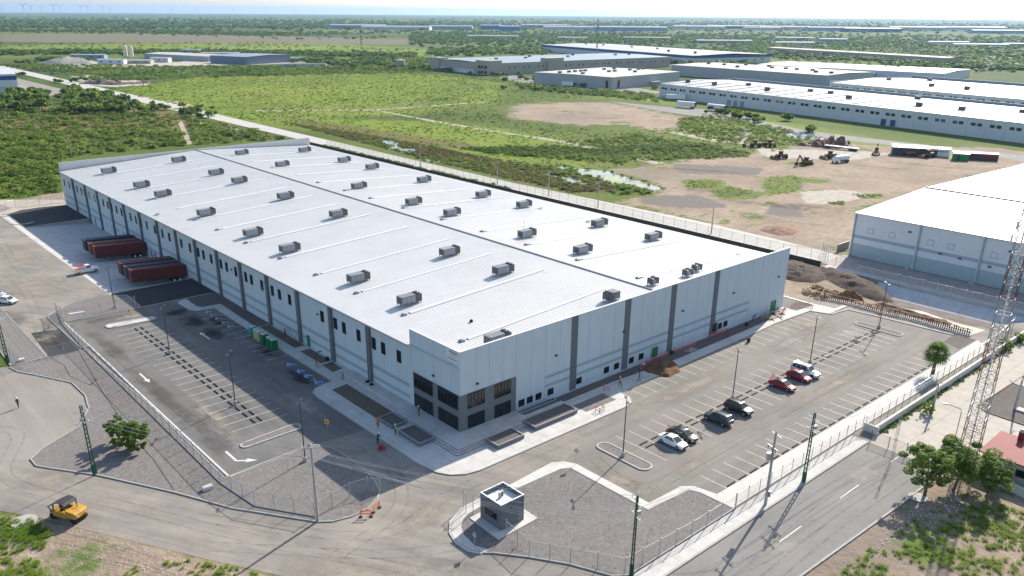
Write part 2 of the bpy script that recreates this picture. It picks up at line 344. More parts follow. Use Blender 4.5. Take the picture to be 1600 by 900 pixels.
def groundmat():
    m, nt, p = newmat('open_land'); pos = N(nt, 'NewGeometry').outputs['Position']
    A = lambda n: N(nt, 'Attribute', attribute_name=n).outputs['Fac']
    n1 = noise(nt, pos, .012, 8, .65); n2 = noise(nt, pos, .06, 8, .7); n3 = noise(nt, pos, .45, 6, .75); n0 = noise(nt, pos, .0016, 6, .55); n00 = noise(nt, pos, .0011, 5, .6, (1, 1, 1))
    c = mixc(nt, rmap(nt, n1, .35, .65), (.085,.13,.022), (.15,.185,.04))
    c = mixc(nt, rmap(nt, n0, .42, .6), c, (.045,.08,.022))
    c = mixc(nt, rmap(nt, n00, .55, .68, 0, .55), c, (.15,.135,.085))
    L = mixc(nt, rmap(nt, n2, .35, .66), (.12,.20,.022), (.23,.27,.04)); L = mixc(nt, rmap(nt, n3, .5, .72, 0, .65), L, (.06,.12,.015)); L = mixc(nt, rmap(nt, n1, .48, .6, 0, .7), L, (.10,.13,.03)); L = mixc(nt, rmap(nt, noise(nt, pos, .006, 5, .6), .5, .62, 0, .6), L, (.24,.27,.05))
    nz = noise(nt, pos, .11, 9, .78)
    thr = lambda a, k=.9, lo=.42, hi=.58: rmap(nt, mth(nt, 'ADD', a, mth(nt, 'MULTIPLY', mth(nt, 'SUBTRACT', mth(nt, 'ADD', mth(nt, 'MULTIPLY', nz, .75), mth(nt, 'MULTIPLY', n3, .25)), .5), k*1.5)), lo, hi)
    c = mixc(nt, rmap(nt, n3, .5, .7, 0, .6), c, (.04,.065,.018))
    c = mixc(nt, thr(A('lush'), 1.1, .4, .75), c, L)
    c = mixc(nt, thr(A('rust'), 1.6), c, mixc(nt, rmap(nt, n3, .35, .65), (.11,.115,.035), (.19,.155,.06)))
    c = mixc(nt, thr(A('fallow'), .5), c, (.17,.155,.10))
    D = mixc(nt, rmap(nt, n2, .35, .65), (.31,.235,.17), (.46,.365,.275)); D = mixc(nt, rmap(nt, n3, .42, .7, 0, .7), D, (.20,.155,.12)); D = mixc(nt, rmap(nt, noise(nt, pos, 3.2, 4, .8), .48, .66, 0, .5), D, (.13,.10,.075)); D = mixc(nt, rmap(nt, n1, .5, .62, 0, .7), D, (.22,.185,.155))
    st = noise(nt, pos, .5, 5, .6, (1, .12, 1)); D = mixc(nt, rmap(nt, st, .55, .7, 0, .4), D, (.42,.37,.31))
    gp = rmap(nt, mth(nt, 'ADD', mth(nt, 'MULTIPLY', noise(nt, pos, .045, 4, .55), .75), mth(nt, 'MULTIPLY', n3, .3)), .60, .66)
    D = mixc(nt, gp, D, mixc(nt, rmap(nt, n3, .4, .6), (.06,.115,.022), (.14,.19,.05)))
    D = mixc(nt, thr(A('greydirt'), 1.3), D, (.185,.165,.15)); D = mixc(nt, thr(A('weeds'), 2.6, .5, .72), D, mixc(nt, rmap(nt, n3, .4, .6), (.10,.15,.025), (.17,.20,.06)))
    c = mixc(nt, thr(A('dirtr'), 2.0, .44, .56), c, D); c = mixc(nt, thr(A('dirt'), .5), c, D)
    c = mixc(nt, thr(A('pale'), 1.7), c, mixc(nt, rmap(nt, n3, .4, .6), (.38,.34,.29), (.50,.47,.42)))
    nt.links.new(c, p.inputs['Base Color']); p.inputs['Roughness'].default_value = .95; p.inputs['Specular IOR Level'].default_value = .1
    b = N(nt, 'Bump'); b.inputs['Strength'].default_value = .8; b.inputs['Distance'].default_value = .5
    nt.links.new(n3, b.inputs['Height']); nt.links.new(b.outputs[0], p.inputs['Normal'])
    return m
M['ground'] = groundmat()
V = np.stack([GX.ravel(), GY.ravel(), GZ.ravel()-.02], 1)
gnd = mesh_np('ground', V, F, M['ground']); tag(gnd, 'open flat land of green fields, scrub and bare soil', kind='structure')
for k, b in (('dirtr', 9), ('dirt', 2.5), ('pale', 2), ('lush', 12), ('weeds', 3), ('greydirt', 5), ('rust', 8), ('fallow', 12)):
    a = gnd.data.attributes.new(k, 'FLOAT', 'POINT'); a.data.foreach_set('value', mask(k, b).ravel().astype(np.float32))
for p_ in gnd.data.polygons: p_.use_smooth = True
# ---------------------------------------------------------------- flat sheets and kerbs
def arcs(poly, r):                         # round the corners of a closed outline; r a number or one per corner
    n = len(poly); out = []
    for i in range(n):
        ri = r[i] if hasattr(r, '__len__') else r; p = Vector(poly[i]); a = Vector(poly[i-1]); b = Vector(poly[(i+1)%n])
        if ri <= 0: out.append(tuple(p)); continue
        da = (a-p).normalized(); db = (b-p).normalized(); ang = da.angle(db); t = min(ri/math.tan(ang/2), (a-p).length*.49, (b-p).length*.49); rr_ = t*math.tan(ang/2)
        c = p+(da+db).normalized()*(rr_/math.sin(ang/2)); s = p+da*t; e = p+db*t
        a0 = math.atan2(s.y-c.y, s.x-c.x); a1 = math.atan2(e.y-c.y, e.x-c.x); dd = (a1-a0+PI) % (2*PI)-PI
        for k in range(9): q = a0+dd*k/8; out.append((c.x+rr_*math.cos(q), c.y+rr_*math.sin(q)))
    return out
def sheet(name, poly, z, m, label, kind='structure'):
    o = MB().prism(poly, z, z).build(name, m, fix=False); return tag(o, label, kind=kind)
def slab(name, poly, z0, z1, m, label, kind='structure'):
    o = MB().prism(poly, z0, z1).build(name, m, fix=False); return tag(o, label, kind=kind)
def offs(poly, d, closed=True):
    n = len(poly); out = []
    for i in range(n):
        p = Vector(poly[i]); a = Vector(poly[i-1]) if (closed or i > 0) else None; b = Vector(poly[(i+1)%n]) if (closed or i < n-1) else None
        n1 = None if a is None else Vector((-(p-a).y, (p-a).x)).normalized(); n2 = None if b is None else Vector((-(b-p).y, (b-p).x)).normalized()
        if n1 is None: nn = n2
        elif n2 is None: nn = n1
        else:
            nn = (n1+n2); nn = nn.normalized() if nn.length > 1e-6 else n1; nn = nn/max(.5, nn.dot(n1))
        out.append(tuple(p+nn*d))
    return out
def kerb(name, line, w=.25, z1=.15, closed=False, z0=-.03, m=None, label='light concrete kerb edging the paving'):
    a = offs(line, w/2, closed); b = offs(line, -w/2, closed); n = len(line); mb = MB()
    vs = [(p[0], p[1], z0) for p in a]+[(p[0], p[1], z1) for p in a]+[(p[0], p[1], z1) for p in b]+[(p[0], p[1], z0) for p in b]; fs = []
    for i in range(n if closed else n-1):
        j = (i+1) % n
        for k in range(3): fs.append((k*n+i, k*n+j, (k+1)*n+j, (k+1)*n+i))
    if not closed: fs += [(0, n, 2*n, 3*n), (n-1, 4*n-1, 3*n-1, 2*n-1)]
    o = mb.add(vs, fs).build(name, m or M['kerb']); return tag(o, label, kind='structure')
def bed(name, poly, m, label, h=.10, kw=.17):
    slab(name, poly, -.03, h, m, label); kerb('kerb', poly, kw, h+.05, True)
def stain(cx, cy, rx, ry, rot, m, z=.03, name='stain', label='irregular dusty mark on the asphalt'):
    n = 14; vs = []; fs = []; ed = []
    for j in range(n):
        for i in range(n):
            u = 2*i/(n-1)-1; v = 2*j/(n-1)-1; x = u*rx; y = v*ry
            vs.append((cx+x*math.cos(rot)-y*math.sin(rot), cy+x*math.sin(rot)+y*math.cos(rot), z)); ed.append(1.0-(u*u+v*v)**.5)
    for j in range(n-1):
        for i in range(n-1): fs.append((j*n+i, j*n+i+1, (j+1)*n+i+1, (j+1)*n+i))
    o = MB().add(vs, fs).build(name, m, fix=False); a = o.data.attributes.new('edge', 'FLOAT', 'POINT'); a.data.foreach_set('value', ed)
    return tag(o, label, kind='structure')
# big paved areas
sheet('site_base', [(-24,205),(-40,120),(-44,66),(-50,33),(-56,22),(-40,-6),(-24,-32),(-14,-56),(8,-50.5),(47,-51),(60,-62),(132,-45),(104,-30),(100,-8),(96,5),(96,101),(-17.7,101),(-17.7,205)], -.012, M['road'], 'worn asphalt and hard standing under the whole plant')
sheet('road', PL([(1262,905)])+[(8,-50.8),(44.2,-51.5),(44.2,-41),(20,-40.9),(-8.5,-41),(-17,-30),(-17.2,-23),(-16.4,-18.8),(-12.1,-15.6),(-3.5,-15.5),(4.5,-14.9),(6.2,-16),(20,-12),(29,-8),(29,-9.9),(-1,-9.8),(-7,-9.6),(-9.6,-6),(-10,10),(-18,8.9),(-16.4,5.6),(-16.8,-2.5),(-19.1,-6.7),(-23.7,-8),(-27.4,-6.4),(-34.2,3.4),(-44.5,22.8),(-50.5,33.4),(-62,40),(-75,60)]+PL([(-120,790)])+[(-56.5,22),(-45.3,5.3),(-36.9,-9.5)]+[(-27,-26.5),(-20,-38.5),(-16,-51),(-12,-62)], .0, M['road'], 'wide dusty asphalt road and junction in front of the plant')
sheet('turning_area', [(-44.9,71),(-44.3,68),(-41.8,63.5),(-38.5,57),(-38.3,50.3),(-39.3,45),(-42.2,39.6),(-48.5,35.5),(-50.5,33.4),(-62,40),(-95,60),(-95,95),(-44.9,71.4)], .006, M['turn'], 'pale dusty turning area left of the gravel')
sheet('yard', [(-33.2,72),(-38.5,71.3),(-38.6,107),(-42,140),(-80,200),(-80,222),(-30,222),(-16,219.5),(-14.5,210),(-19.2,203),(-19.3,178),(-18.2,107.4),(-19.8,101.8),(-26.3,100.6),(-31,97.2),(-33.2,93)], .006, M['road'], 'dusty asphalt lorry yard beside the loading docks')
sheet('access_ramp', [(-38.4,71.5),(-33.3,71.5),(-33.2,85.8),(-37.8,86.8)], .012, M['newblack'], 'dark patched asphalt at the closed yard entrance')
lotL = [(-31.3,10.9),(-19.2,11.6),(-9.9,10.6),(-9.8,25),(-9.2,27.4),(-8,28.4),(-5.0,29),(-5.0,49),(-4.9,58.5),(-4.9,76.8),(-8.2,78.6),(-9.0,80.2),(-8.9,85.8),(-10,88.1),(-20.8,88.2),(-31.2,88.9)]
sheet('parking_lot', lotL, .012, M['lotdark'], 'dark asphalt car park along the left side of the warehouse')
sheet('parking_lot', [(6.7,-17.4),(6.2,-15.6),(29,-8.1),(29.2,-5.4),(70,-5.0),(91,-5.2),(92.6,-9),(97.9,-9.9),(99.3,-23),(98,-35.4),(15,-35),(14.4,-31.7),(13.2,-30.7),(6.7,-30.4)], .012, M['lot'], 'dusty grey asphalt car park in front of the warehouse')
sheet('lane', [(88.6,5),(94.6,5),(95.2,-3.9),(88.6,-3.9)], .012, M['lotdark'], 'asphalt lane turning round the right corner of the warehouse')
sheet('side_yard', [(88.5,5),(94.6,5),(94.6,204),(88.5,204)], .012, M['lotdark'], 'asphalt strip along the right side of the warehouse')
sheet('loading_lane', [(-19.4,88.3),(-.2,87.9),(-.2,101.4),(-18.2,101.4),(-19.5,99)], .012, M['newblack'], 'black asphalt apron between docks and car park')
sheet('loading_lane', [(-18.2,179.8),(-.2,179.8),(-.2,204),(-6,205.5),(-13,205),(-17.6,201)], .012, M['newblack'], 'black asphalt pad at the far left corner of the warehouse')
sheet('gravel_bed', [(-8.9,87.8),(-.1,87.8),(-.1,61.5),(-3.4,61.5),(-3.2,79.6),(-7.6,80.3),(-8.2,85)], .02, M['gravdark'], 'dark gravel strip at the foot of the left wall')
# dock pit: floor falling from the yard down to the dock wall
pm = MB(); pm.add([(-17.5,101.6,0),(-.0,101.6,-1.15),(-.0,179.4,-1.15),(-17.5,179.4,0)], [(0,1,2,3)]); tag(pm.build('dock_apron', M['apron'], fix=False), 'pale concrete apron sloping down to the loading docks', kind='structure')
pm = MB(); pm.add([(-17.5,179.4,0),(0,179.4,-1.15),(0,179.4,.02),(-17.5,179.4,.02)], [(0,1,2,3)]); pm.add([(-17.5,101.6,0),(0,101.6,-1.15),(0,101.6,.02),(-17.5,101.6,.02)], [(0,3,2,1)])
pm.box(-17.5, -.3, 179.3, 179.6, -.02, .16).box(-17.5, -.3, 101.35, 101.6, -.02, .1)
tag(pm.build('dock_side_wall', M['kerb'], fix=False), 'low concrete wall closing the sloping dock apron', kind='structure')
sheet('concrete_strip', [(-19.3,201),(-17.4,199),(-17.5,178),(-17.5,101.6),(-18.6,101.6),(-19.2,140),(-19.5,178)], .018, M['walk2'], 'bright concrete edge strip between yard and dock apron')
kerb('kerb', arcs([(-19.4,178),(-19.6,203.5),(-13.5,209),(-2,208.5),(1.5,207)], 3)[:], .8, .1, label='pale concrete kerb curving round the far left corner')
sheet('dirt_track', PL([(0,312),(100,312),(105,322),(60,324),(10,334),(-60,345),(-60,330)]), .004, mat('tan_track', (.42,.37,.31), .9, .15, .3), 'pale dirt track behind the boundary fence')
# gravel beds on the left
G1 = [(-32.6,70.9),(-44.9,70.9),(-44.3,68),(-41.8,63.5),(-38.5,57),(-38.3,50.3),(-39.3,45),(-42.2,39.6),(-48.5,35.5),(-50.3,33.4),(-50.2,31),(-48.9,29),(-44.5,22.8),(-38.3,11.8),(-34.2,3.4),(-27.6,-6.2),(-26.1,-7.4),(-23.7,-8.0),(-21.2,-7.8),(-19.1,-6.7),(-17.8,-5.3),(-16.9,-2.5),(-16.3,1.5),(-16.4,5.6),(-16.8,9.1),(-17.8,10.4),(-19.2,11.0),(-31.3,10.7),(-31.9,11.2),(-31.6,40)]
bed('gravel_bed', G1, M['gravel'], 'broad grey gravel verge between the road and the left car park')
bed('gravel_bed', [(-38.7,71.6),(-44.6,71.6),(-44.2,95),(-43,110),(-41,118),(-39.4,118),(-38.9,107)], M['gravel'], 'narrow gravel strip left of the closed entrance')
bed('gravel_bed', arcs([(-32.8,72.2),(-31.5,72.2),(-31.5,89.2),(-16.3,88.6),(-15.9,98.4),(-20,101),(-27,100.3),(-33,95)], [0,0,0,0,1.5,2,4,4]), M['gravel'], 'curved gravel island at the top of the left car park')
kerb('kerb', [(-31.35,11),(-31.35,50),(-31.25,88.8)], .25, .2, m=M['paint'], label='white painted kerb along the left car park')
kerb('kerb', [(-31.2,88.9),(-20.8,88.4),(-1,87.9)], .25, .1); kerb('kerb', [(-31.3,10.9),(-27.3,11.2),(-19.2,11.5),(-17.4,10.8)], .25, .15)
bed('gravel_island', arcs([(-26.4,18.4),(-16.8,19.1),(-16.8,17.2),(-26.4,17.0)], .9), M['gravel'], 'rounded gravel island at the near end of the left stalls', .1, .3)
bed('gravel_island', arcs([(-25.6,82.2),(-16.3,80.9),(-16.3,78.9),(-25.6,79.5)], 1.1), M['walk'], 'rounded concrete island at the far end of the left stalls', .1, .3)
# pavement along the left side and round the corner plaza
walkL = [(-3.2,61.5),(-4.9,61.5),(-4.9,29.1),(-6.8,28.9),(-8.4,28.4),(-9.6,27.2),(-9.9,25),(-9.9,-3),(-9.3,-6.5),(-8.3,-8.2),(-6.6,-9.4),(-4.4,-9.9),(-1.3,-9.9),(25.7,-10.0),(27.8,-9.6),(29,-8.1),(29.2,-5.9),(70,-5.0),(77.8,-4.6),(90.6,-5.2),(92,-8.8),(99.8,-9.0),(99.5,-8.0),(95.1,-8.0),(94.6,-3.9),(88.4,-3.4),(88.3,.0),(.0,.0),(.0,61.5)]
slab('sidewalk', walkL, -.03, .12, M['walk'], 'light concrete pavement wrapping the corner of the warehouse')
kerb('kerb', walkL[1:22], .18, .135, label='concrete kerb round the corner pavement')
slab('sidewalk', [(-9.4,85.8),(-8.2,87.4),(-7.0,87.2),(-7.2,81.3),(-6.6,79.9),(-2.7,79.4),(-3.2,61.5),(-4.9,61.5),(-4.6,78),(-8.0,78.4),(-9.2,79.8)], -.03, .12, M['walk'], 'pale stepped pavement at the head of the left stalls')
for nm, P, mm, lb in (('soil_bed', [(-2.6,61.3),(-.5,61.3),(-.5,46.6),(-2.6,46.6)], M['soilbed'], 'narrow soil bed at the wall behind the portable toilets'),
    ('soil_bed', [(-2.6,44.5),(-.6,44.5),(-.6,37),(-2.6,37)], M['soilbed'], 'soil bed beside the green door on the left'), ('soil_bed', [(-2.7,36.3),(-.6,36.3),(-.8,32.5),(-2.9,32.2)], M['soilbed'], 'short brown soil bed near the ramp end'),
    ('soil_bed', [(-6.7,26.0),(-3.6,26.4),(-3.6,12.4),(-6.8,12.2)], M['soilbed'], 'long brown soil bed left of the entrance plaza'),
    ('gravel_bed', [(19.6,-4.3),(26.6,-4.2),(26.6,-7.3),(19.6,-7.2)], M['gravel'], 'grey gravel bed set in the front pavement'),
    ('gravel_bed', [(18.7,-.4),(18.7,-2.3),(31,-2.3),(48,-3.2),(75,-2.9),(85,-2.6),(85,-.3)], M['gravdark'], 'long dark gravel strip at the foot of the front wall')):
    sheet(nm, P, .13, mm, lb)
# entrance plaza, steps, planters
pz = MB(); 
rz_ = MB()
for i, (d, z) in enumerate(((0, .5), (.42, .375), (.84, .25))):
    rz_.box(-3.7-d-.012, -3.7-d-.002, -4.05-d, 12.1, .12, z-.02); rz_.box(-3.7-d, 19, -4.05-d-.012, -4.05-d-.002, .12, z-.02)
    pz.prism([(-3.7-d, 12.1), (-3.7-d, -4.05-d), (11-(0 if d else 0), -4.05-d), (19, -4.05-d if d < .1 else -4.05-d), (19, -2.3), (10.9, -2.3), (10.9, .0), (.0, .0), (.0, 12.1)], .10, z)
st_ = pz.build('entrance_steps', M['walk'], fix=False); tag(st_, 'pale concrete steps and landing wrapping the corner entrance', 'steps'); rz_.build('riser', mat('dirty_shaded_riser', (.2,.2,.2), .9, .15, .5), st_)  # riser colour darkened by grime plus painted-in shade of faces turned from the sun
def planter(x0, x1, y0, y1, h, label):
    t = empty('planter_box', ((x0+x1)/2, (y0+y1)/2, .12), 0, label, 'planter', 'low planters round the entrance'); cx, cy = t.location[:2]
    a, b, c, d = x0-cx, x1-cx, y0-cy, y1-cy; w = MB(); k = .16
    w.box(a, b, c, c+k, 0, h).box(a, b, d-k, d, 0, h).box(a, a+k, c+k, d-k, 0, h).box(b-k, b, c+k, d-k, 0, h)
    w.build('planter_wall', M['entg'], t); MB().box(a, b, c, c+k, h+.002, h+.03).box(a, b, d-k, d, h+.002, h+.03).box(a, a+k, c+k, d-k, h+.002, h+.03).box(b-k, b, c+k, d-k, h+.002, h+.03).build('coping', M['kerb'], t)
    MB().box(a+k, b-k, c+k, d-k, 0, h-.12).build('gravel_fill', M['gravdark'], t)
planter(-6.95, -4.1, 7.9, 11.8, .45, 'dark planter left of the entrance, nearest the long soil bed')
planter(-7.05, -4.1, .75, 6.1, .6, 'big square dark planter left of the corner steps')
planter(1.15, 6.3, -7.2, -4.3, .62, 'short gravel planter just right of the corner steps')
planter(9.15, 18.25, -6.55, -3.55, .62, 'long gravel planter in front of the three small windows')
planter(10.9, 18.5, -1.65, -.75, .5, 'narrow planter tight against the front wall by the small windows')
MB_ramp = MB().box(-2.0, -.05, 12.2, 30, .12, .42); tag(MB_ramp.build('entrance_ramp', M['walk']), 'long low concrete ramp along the left wall', 'ramp')
# front lots: guard-house island, outer walkways, side road
gi = [(-4.6,-16.7),(4.1,-16.9),(5.4,-17.6),(5.5,-31.3),(13.2,-31.8),(13.9,-33),(14,-38.3),(-6.3,-38.3),(-7.8,-37.2),(-9.9,-32.6),(-12.6,-28.5),(-15.2,-25.2),(-16.2,-24.3),(-16.9,-23.2),(-17.2,-21),(-16.5,-18.8),(-15,-17.2),(-12.2,-15.9),(-9.3,-15.8)]
bed('gravel_bed', gi, M['gravel'], 'large grey gravel island holding the guard booth')
slab('sidewalk', [(-9.2,-16.8),(-4.6,-16.8),(4.1,-17.0),(5.3,-17.7),(5.5,-31.4),(13.1,-31.8),(13.8,-33.2),(14,-38.2),(47.5,-38.2),(97,-38.5),(99.8,-35.4),(15.2,-34.9),(14.5,-31.7),(13.2,-30.6),(6.8,-30.4),(6.8,-17.4),(6.0,-15.8),(4.5,-14.9),(-3.4,-15.4),(-9.2,-15.4)], -.02, .14, M['walk2'], 'bright concrete walkway edging the front car park')
slab('sidewalk', [(-9.3,-15.3),(-12.3,-15.5),(-15.2,-16.9),(-16.7,-18.7),(-17.4,-20.9),(-17.3,-23),(-16.4,-24.5),(-15.3,-24.4),(-16.0,-22.8),(-15.6,-20.3),(-14.8,-18.7),(-13.7,-17.7),(-12.4,-17.1),(-9.3,-16.8)], -.02, .14, M['walk2'], 'curved concrete walkway round the guard booth')
slab('booth_pad', [(-12.9,-18.0),(-6.3,-17.8),(-6.5,-23.6),(-13.1,-23.8)], -.02, .2, M['walk2'], 'square concrete pad under the guard booth')
slab('sidewalk', [(-8.6,-40.9),(44.2,-40.9),(44.2,-38.6),(-6.6,-38.6)], -.02, .14, M['walk'], 'concrete pavement between the front fence and the side road')
kerb('kerb', [(-9.2,-41.05),(44.2,-41.05)], .25, .16); kerb('kerb', [(6,-51),(31,-51.8),(44.2,-51.9)], .25, .16, label='kerb on the grassy side of the side road')
sheet('side_road', [(44.1,-41.2),(44.1,-51.7),(31,-51.6),(8,-50.9)]+PL([(1262,903)])+[(-12,-62),(-13,-48),(-8.8,-41.2)], .006, M['road2'], 'two lane asphalt side road ending at the fence')
bed('gravel_island', arcs([(12.5,-15.5),(14.75,-15.5),(14.75,-24.9),(12.5,-24.9)], 1.1), M['gravel'], 'rounded gravel island around the nearest front lamp post', .1, .3)
bed('gravel_island', arcs([(90.4,-15.1),(92.6,-15.1),(92.6,-24.6),(90.4,-24.6)], 1.1), M['gravel'], 'rounded gravel island at the far end of the front car park', .1, .3)
sheet('gravel_bed', [(94.4,-31.3),(100.3,-31.0),(100.3,-35),(92.8,-34.8)], .02, M['gravdark'], 'small dark gravel corner by the far palm')
kerb('kerb', [(95.2,60),(95.2,4),(95.0,-3.8),(95.6,-8.3)], .5, .14, m=M['paint'], label='bright new kerb running back along the side of the plant')
kerb('kerb', [(92.2,-9.2),(97.8,-9.9),(98.6,-17.4),(99.5,-31)], .5, .14)
sheet('old_yard', [(44.3,-41.3),(47.6,-40.6),(160,-41.5),(160,-90),(55,-62),(50,-54),(44.3,-51.7)], .002, M['yardc'], 'stained old concrete yard beyond the low white wall')
sheet('gravel_yard', [(69.2,-46.8),(110,-48),(110,-70),(80,-66),(67.9,-54.3),(68.2,-49)], .02, M['gravdark'], 'dark gravel yard with concrete pads at the right edge')
kerb('kerb', [(67.9,-54.3),(68.2,-49),(69.2,-46.8),(110,-48)], .15, .15, m=mat('rusty_edge', (.28,.16,.08), .8))
for k, (x, y, w, d) in enumerate(((73,-52.5,1.3,2.0),(78,-53.3,1.2,1.6),(82.5,-57,1.2,1.6),(69.5,-57.5,.3,.3))):
    tag(MB().box(x-w/2, x+w/2, y-d/2, y+d/2, .03, .3).build('concrete_pad', M['walk2'], bevel=.02), ['long white concrete cover on the dark gravel', 'white concrete cover behind the long one on the dark gravel', 'farthest white concrete cover on the dark gravel', 'tiny white block on the dark gravel'][k], 'cover')
# roads further out
sheet('perimeter_road', [(127.6,12),(128,60),(127.5,130),(128,200),(128.6,290),(129,480),(131,720),(132,1000),(146,1000),(144.5,700),(142.5,480),(139.3,360),(137.5,240),(136.3,142),(138.3,92),(139.8,60),(138.5,30),(137,12)], .006, concrete('pale_road_concrete', (.50,.48,.45), 4.5, .07, stain=(.36,.33,.29)), 'long straight pale concrete road behind the warehouse')
sheet('access_road', PL([(950,158),(1030,166),(1120,172),(1200,191),(1260,204),(1340,214),(1480,230),(1600,243),(1650,252),(1650,262),(1560,246),(1450,232),(1340,222),(1230,205),(1160,190),(1060,178),(990,166)]), .006, M['road2'], 'grey service road in front of the long white building')
sheet('car_park', PL([(800,118),(930,130),(1000,138),(1050,146),(900,146),(830,133),(780,122)]), .006, M['road2'], 'far asphalt car park in front of the beige plants')
for P, lb in ((PL([(400,172.6),(585,171),(585,172.2),(400,174.2)]), 'thin footpath crossing the green field'), (PL([(585,171),(680,164.5),(760,158),(760,159),(680,166),(585,172.4)]), 'thin footpath towards the bare soil'),
              (PL([(585,171),(700,192),(800,208.5),(900,222),(1040,254),(1025,257),(880,223),(780,207.5),(690,193),(585,172.6)]), 'narrow dirt path running down the green field'),
              (PL([(1052,205),(1120,218),(1190,224),(1190,227),(1110,221),(1045,207)]), 'pale dirt path near the parked machines'), (PL([(277,188),(285,190),(300,225),(292,226)]), 'broken pale path in the scrub left of the road'),
              (PL([(300,188),(420,210),(420,213),(300,191)]), 'pale ditch edge left of the road'), (PL([(200,150),(232,152),(240,156),(205,154)]), 'sandy verge of the pale road'), (PL([(247,157),(280,158),(315,168),(300,171)]), 'sandy lay-by beside the pale road')):
    sheet('dirt_path', P, .004, M.setdefault('path', mat('path_dirt', (.36,.31,.24), .95, .15, .3)), lb)
sheet('truck_yard', PL([(26,122),(100,140),(108,143),(60,154),(30,150)]), .006, M['turn'], 'dusty yard beside the far left warehouse')
# ponds
def watermat():
    m, nt, p = newmat('shallow_pond_water'); pos = N(nt, 'NewGeometry').outputs['Position']
    f = rmap(nt, noise(nt, pos, .12, 6, .7), .50, .62); c = mixc(nt, f, (.11,.125,.12), (.30,.36,.10)); nt.links.new(c, p.inputs['Base Color'])
    p.inputs['Roughness'].default_value = .12; p.inputs['Specular IOR Level'].default_value = .6
    b = N(nt, 'Bump'); b.inputs['Strength'].default_value = .15; b.inputs['Distance'].default_value = .1; nt.links.new(noise(nt, pos, 2.5, 3), b.inputs['Height']); nt.links.new(b.outputs[0], p.inputs['Normal'])
    nt.links.new(mth(nt, 'MULTIPLY_ADD', f, .6, .12), p.inputs['Roughness'])
    return m
M['water'] = watermat()
def blob(P, k=.8, n=3):
    out = [Vector(p) for p in P]
    for _ in range(n):
        q = []
        for i in range(len(out)):
            a, b = out[i], out[(i+1) % len(out)]; d = b-a; q += [a*.75+b*.25, a*.25+b*.75+Vector((-d.y, d.x))*random.uniform(-k, k)*.35]
        out = q
    return [tuple(p) for p in out]
sheet('pond', blob(PL([(855,262),(870,258),(905,262),(950,268),(1005,282),(1036,296),(1015,303),(985,298),(950,286),(930,278),(875,268)])), -.004, M['water'], 'shallow green edged pond at the tip of the bare ground')
sheet('pond', blob(PL([(598,218),(620,220),(657,232),(650,243),(632,239),(610,234),(598,226)])), -.004, M['water'], 'small pale pond just behind the pale road')
sheet('pond', blob(PL([(655,246),(690,250),(722,258),(712,260),(670,254),(650,248)])), -.004, M['water'], 'algae covered puddle beside the pale road')
sheet('pond', blob(PL([(850,268),(880,276),(925,284),(920,290),(880,282)])), -.004, M['water'], 'yellow green algae pool below the larger pond')
# concrete drainage channel on the right
cm = MB(); cm.add([(112.5,-90,-2.2),(114.5,-90,-2.2),(122.5,-90,-.02),(122.5,-5,-.02),(114.5,-5,-2.2),(112.5,-5,-2.2),(112.5,-90,-.02),(112.5,-5,-.02)], [(1,2,3,4),(0,1,4,5),(6,0,5,7),(7,5,4,3)])
tag(cm.build('drainage_channel', concrete('channel_concrete', (.5,.51,.52), 5, .06), fix=False), 'long smooth concrete slope of the drainage channel', kind='structure')
tag(MB().box(122.6,123.2,-90,10,-.1,.35).build('channel_wall', M['kerb']), 'low dark topped wall along the drainage channel', kind='structure')
sheet('concrete_strip', [(123.2,-90),(126.5,-90),(126.5,10),(123.2,10)], .01, M['walk'], 'pale paved strip between channel and right warehouse')
sheet('concrete_apron', [(126.5,-90),(138.2,-90),(138.2,12),(126.5,12)], .01, concrete('pink_apron', (.42,.36,.33), 6, .05), 'reddish paved apron in front of the right warehouse')
sheet('channel_bed', [(108.6,-90),(112.5,-90),(112.5,-5),(111.5,-9),(108.8,-14)], .004, mat('channel_silt', (.15,.125,.115), .9, .25, .4), 'dark silted bed of the drainage channel')
sheet('sand_strip', PL([(1386,478),(1440,486),(1495,505),(1540,516),(1515,524),(1460,510),(1410,495)]), .01, mat('white_sand', (.62,.58,.5), .95, .2, .8), 'bright sandy strip beside the drainage channel')
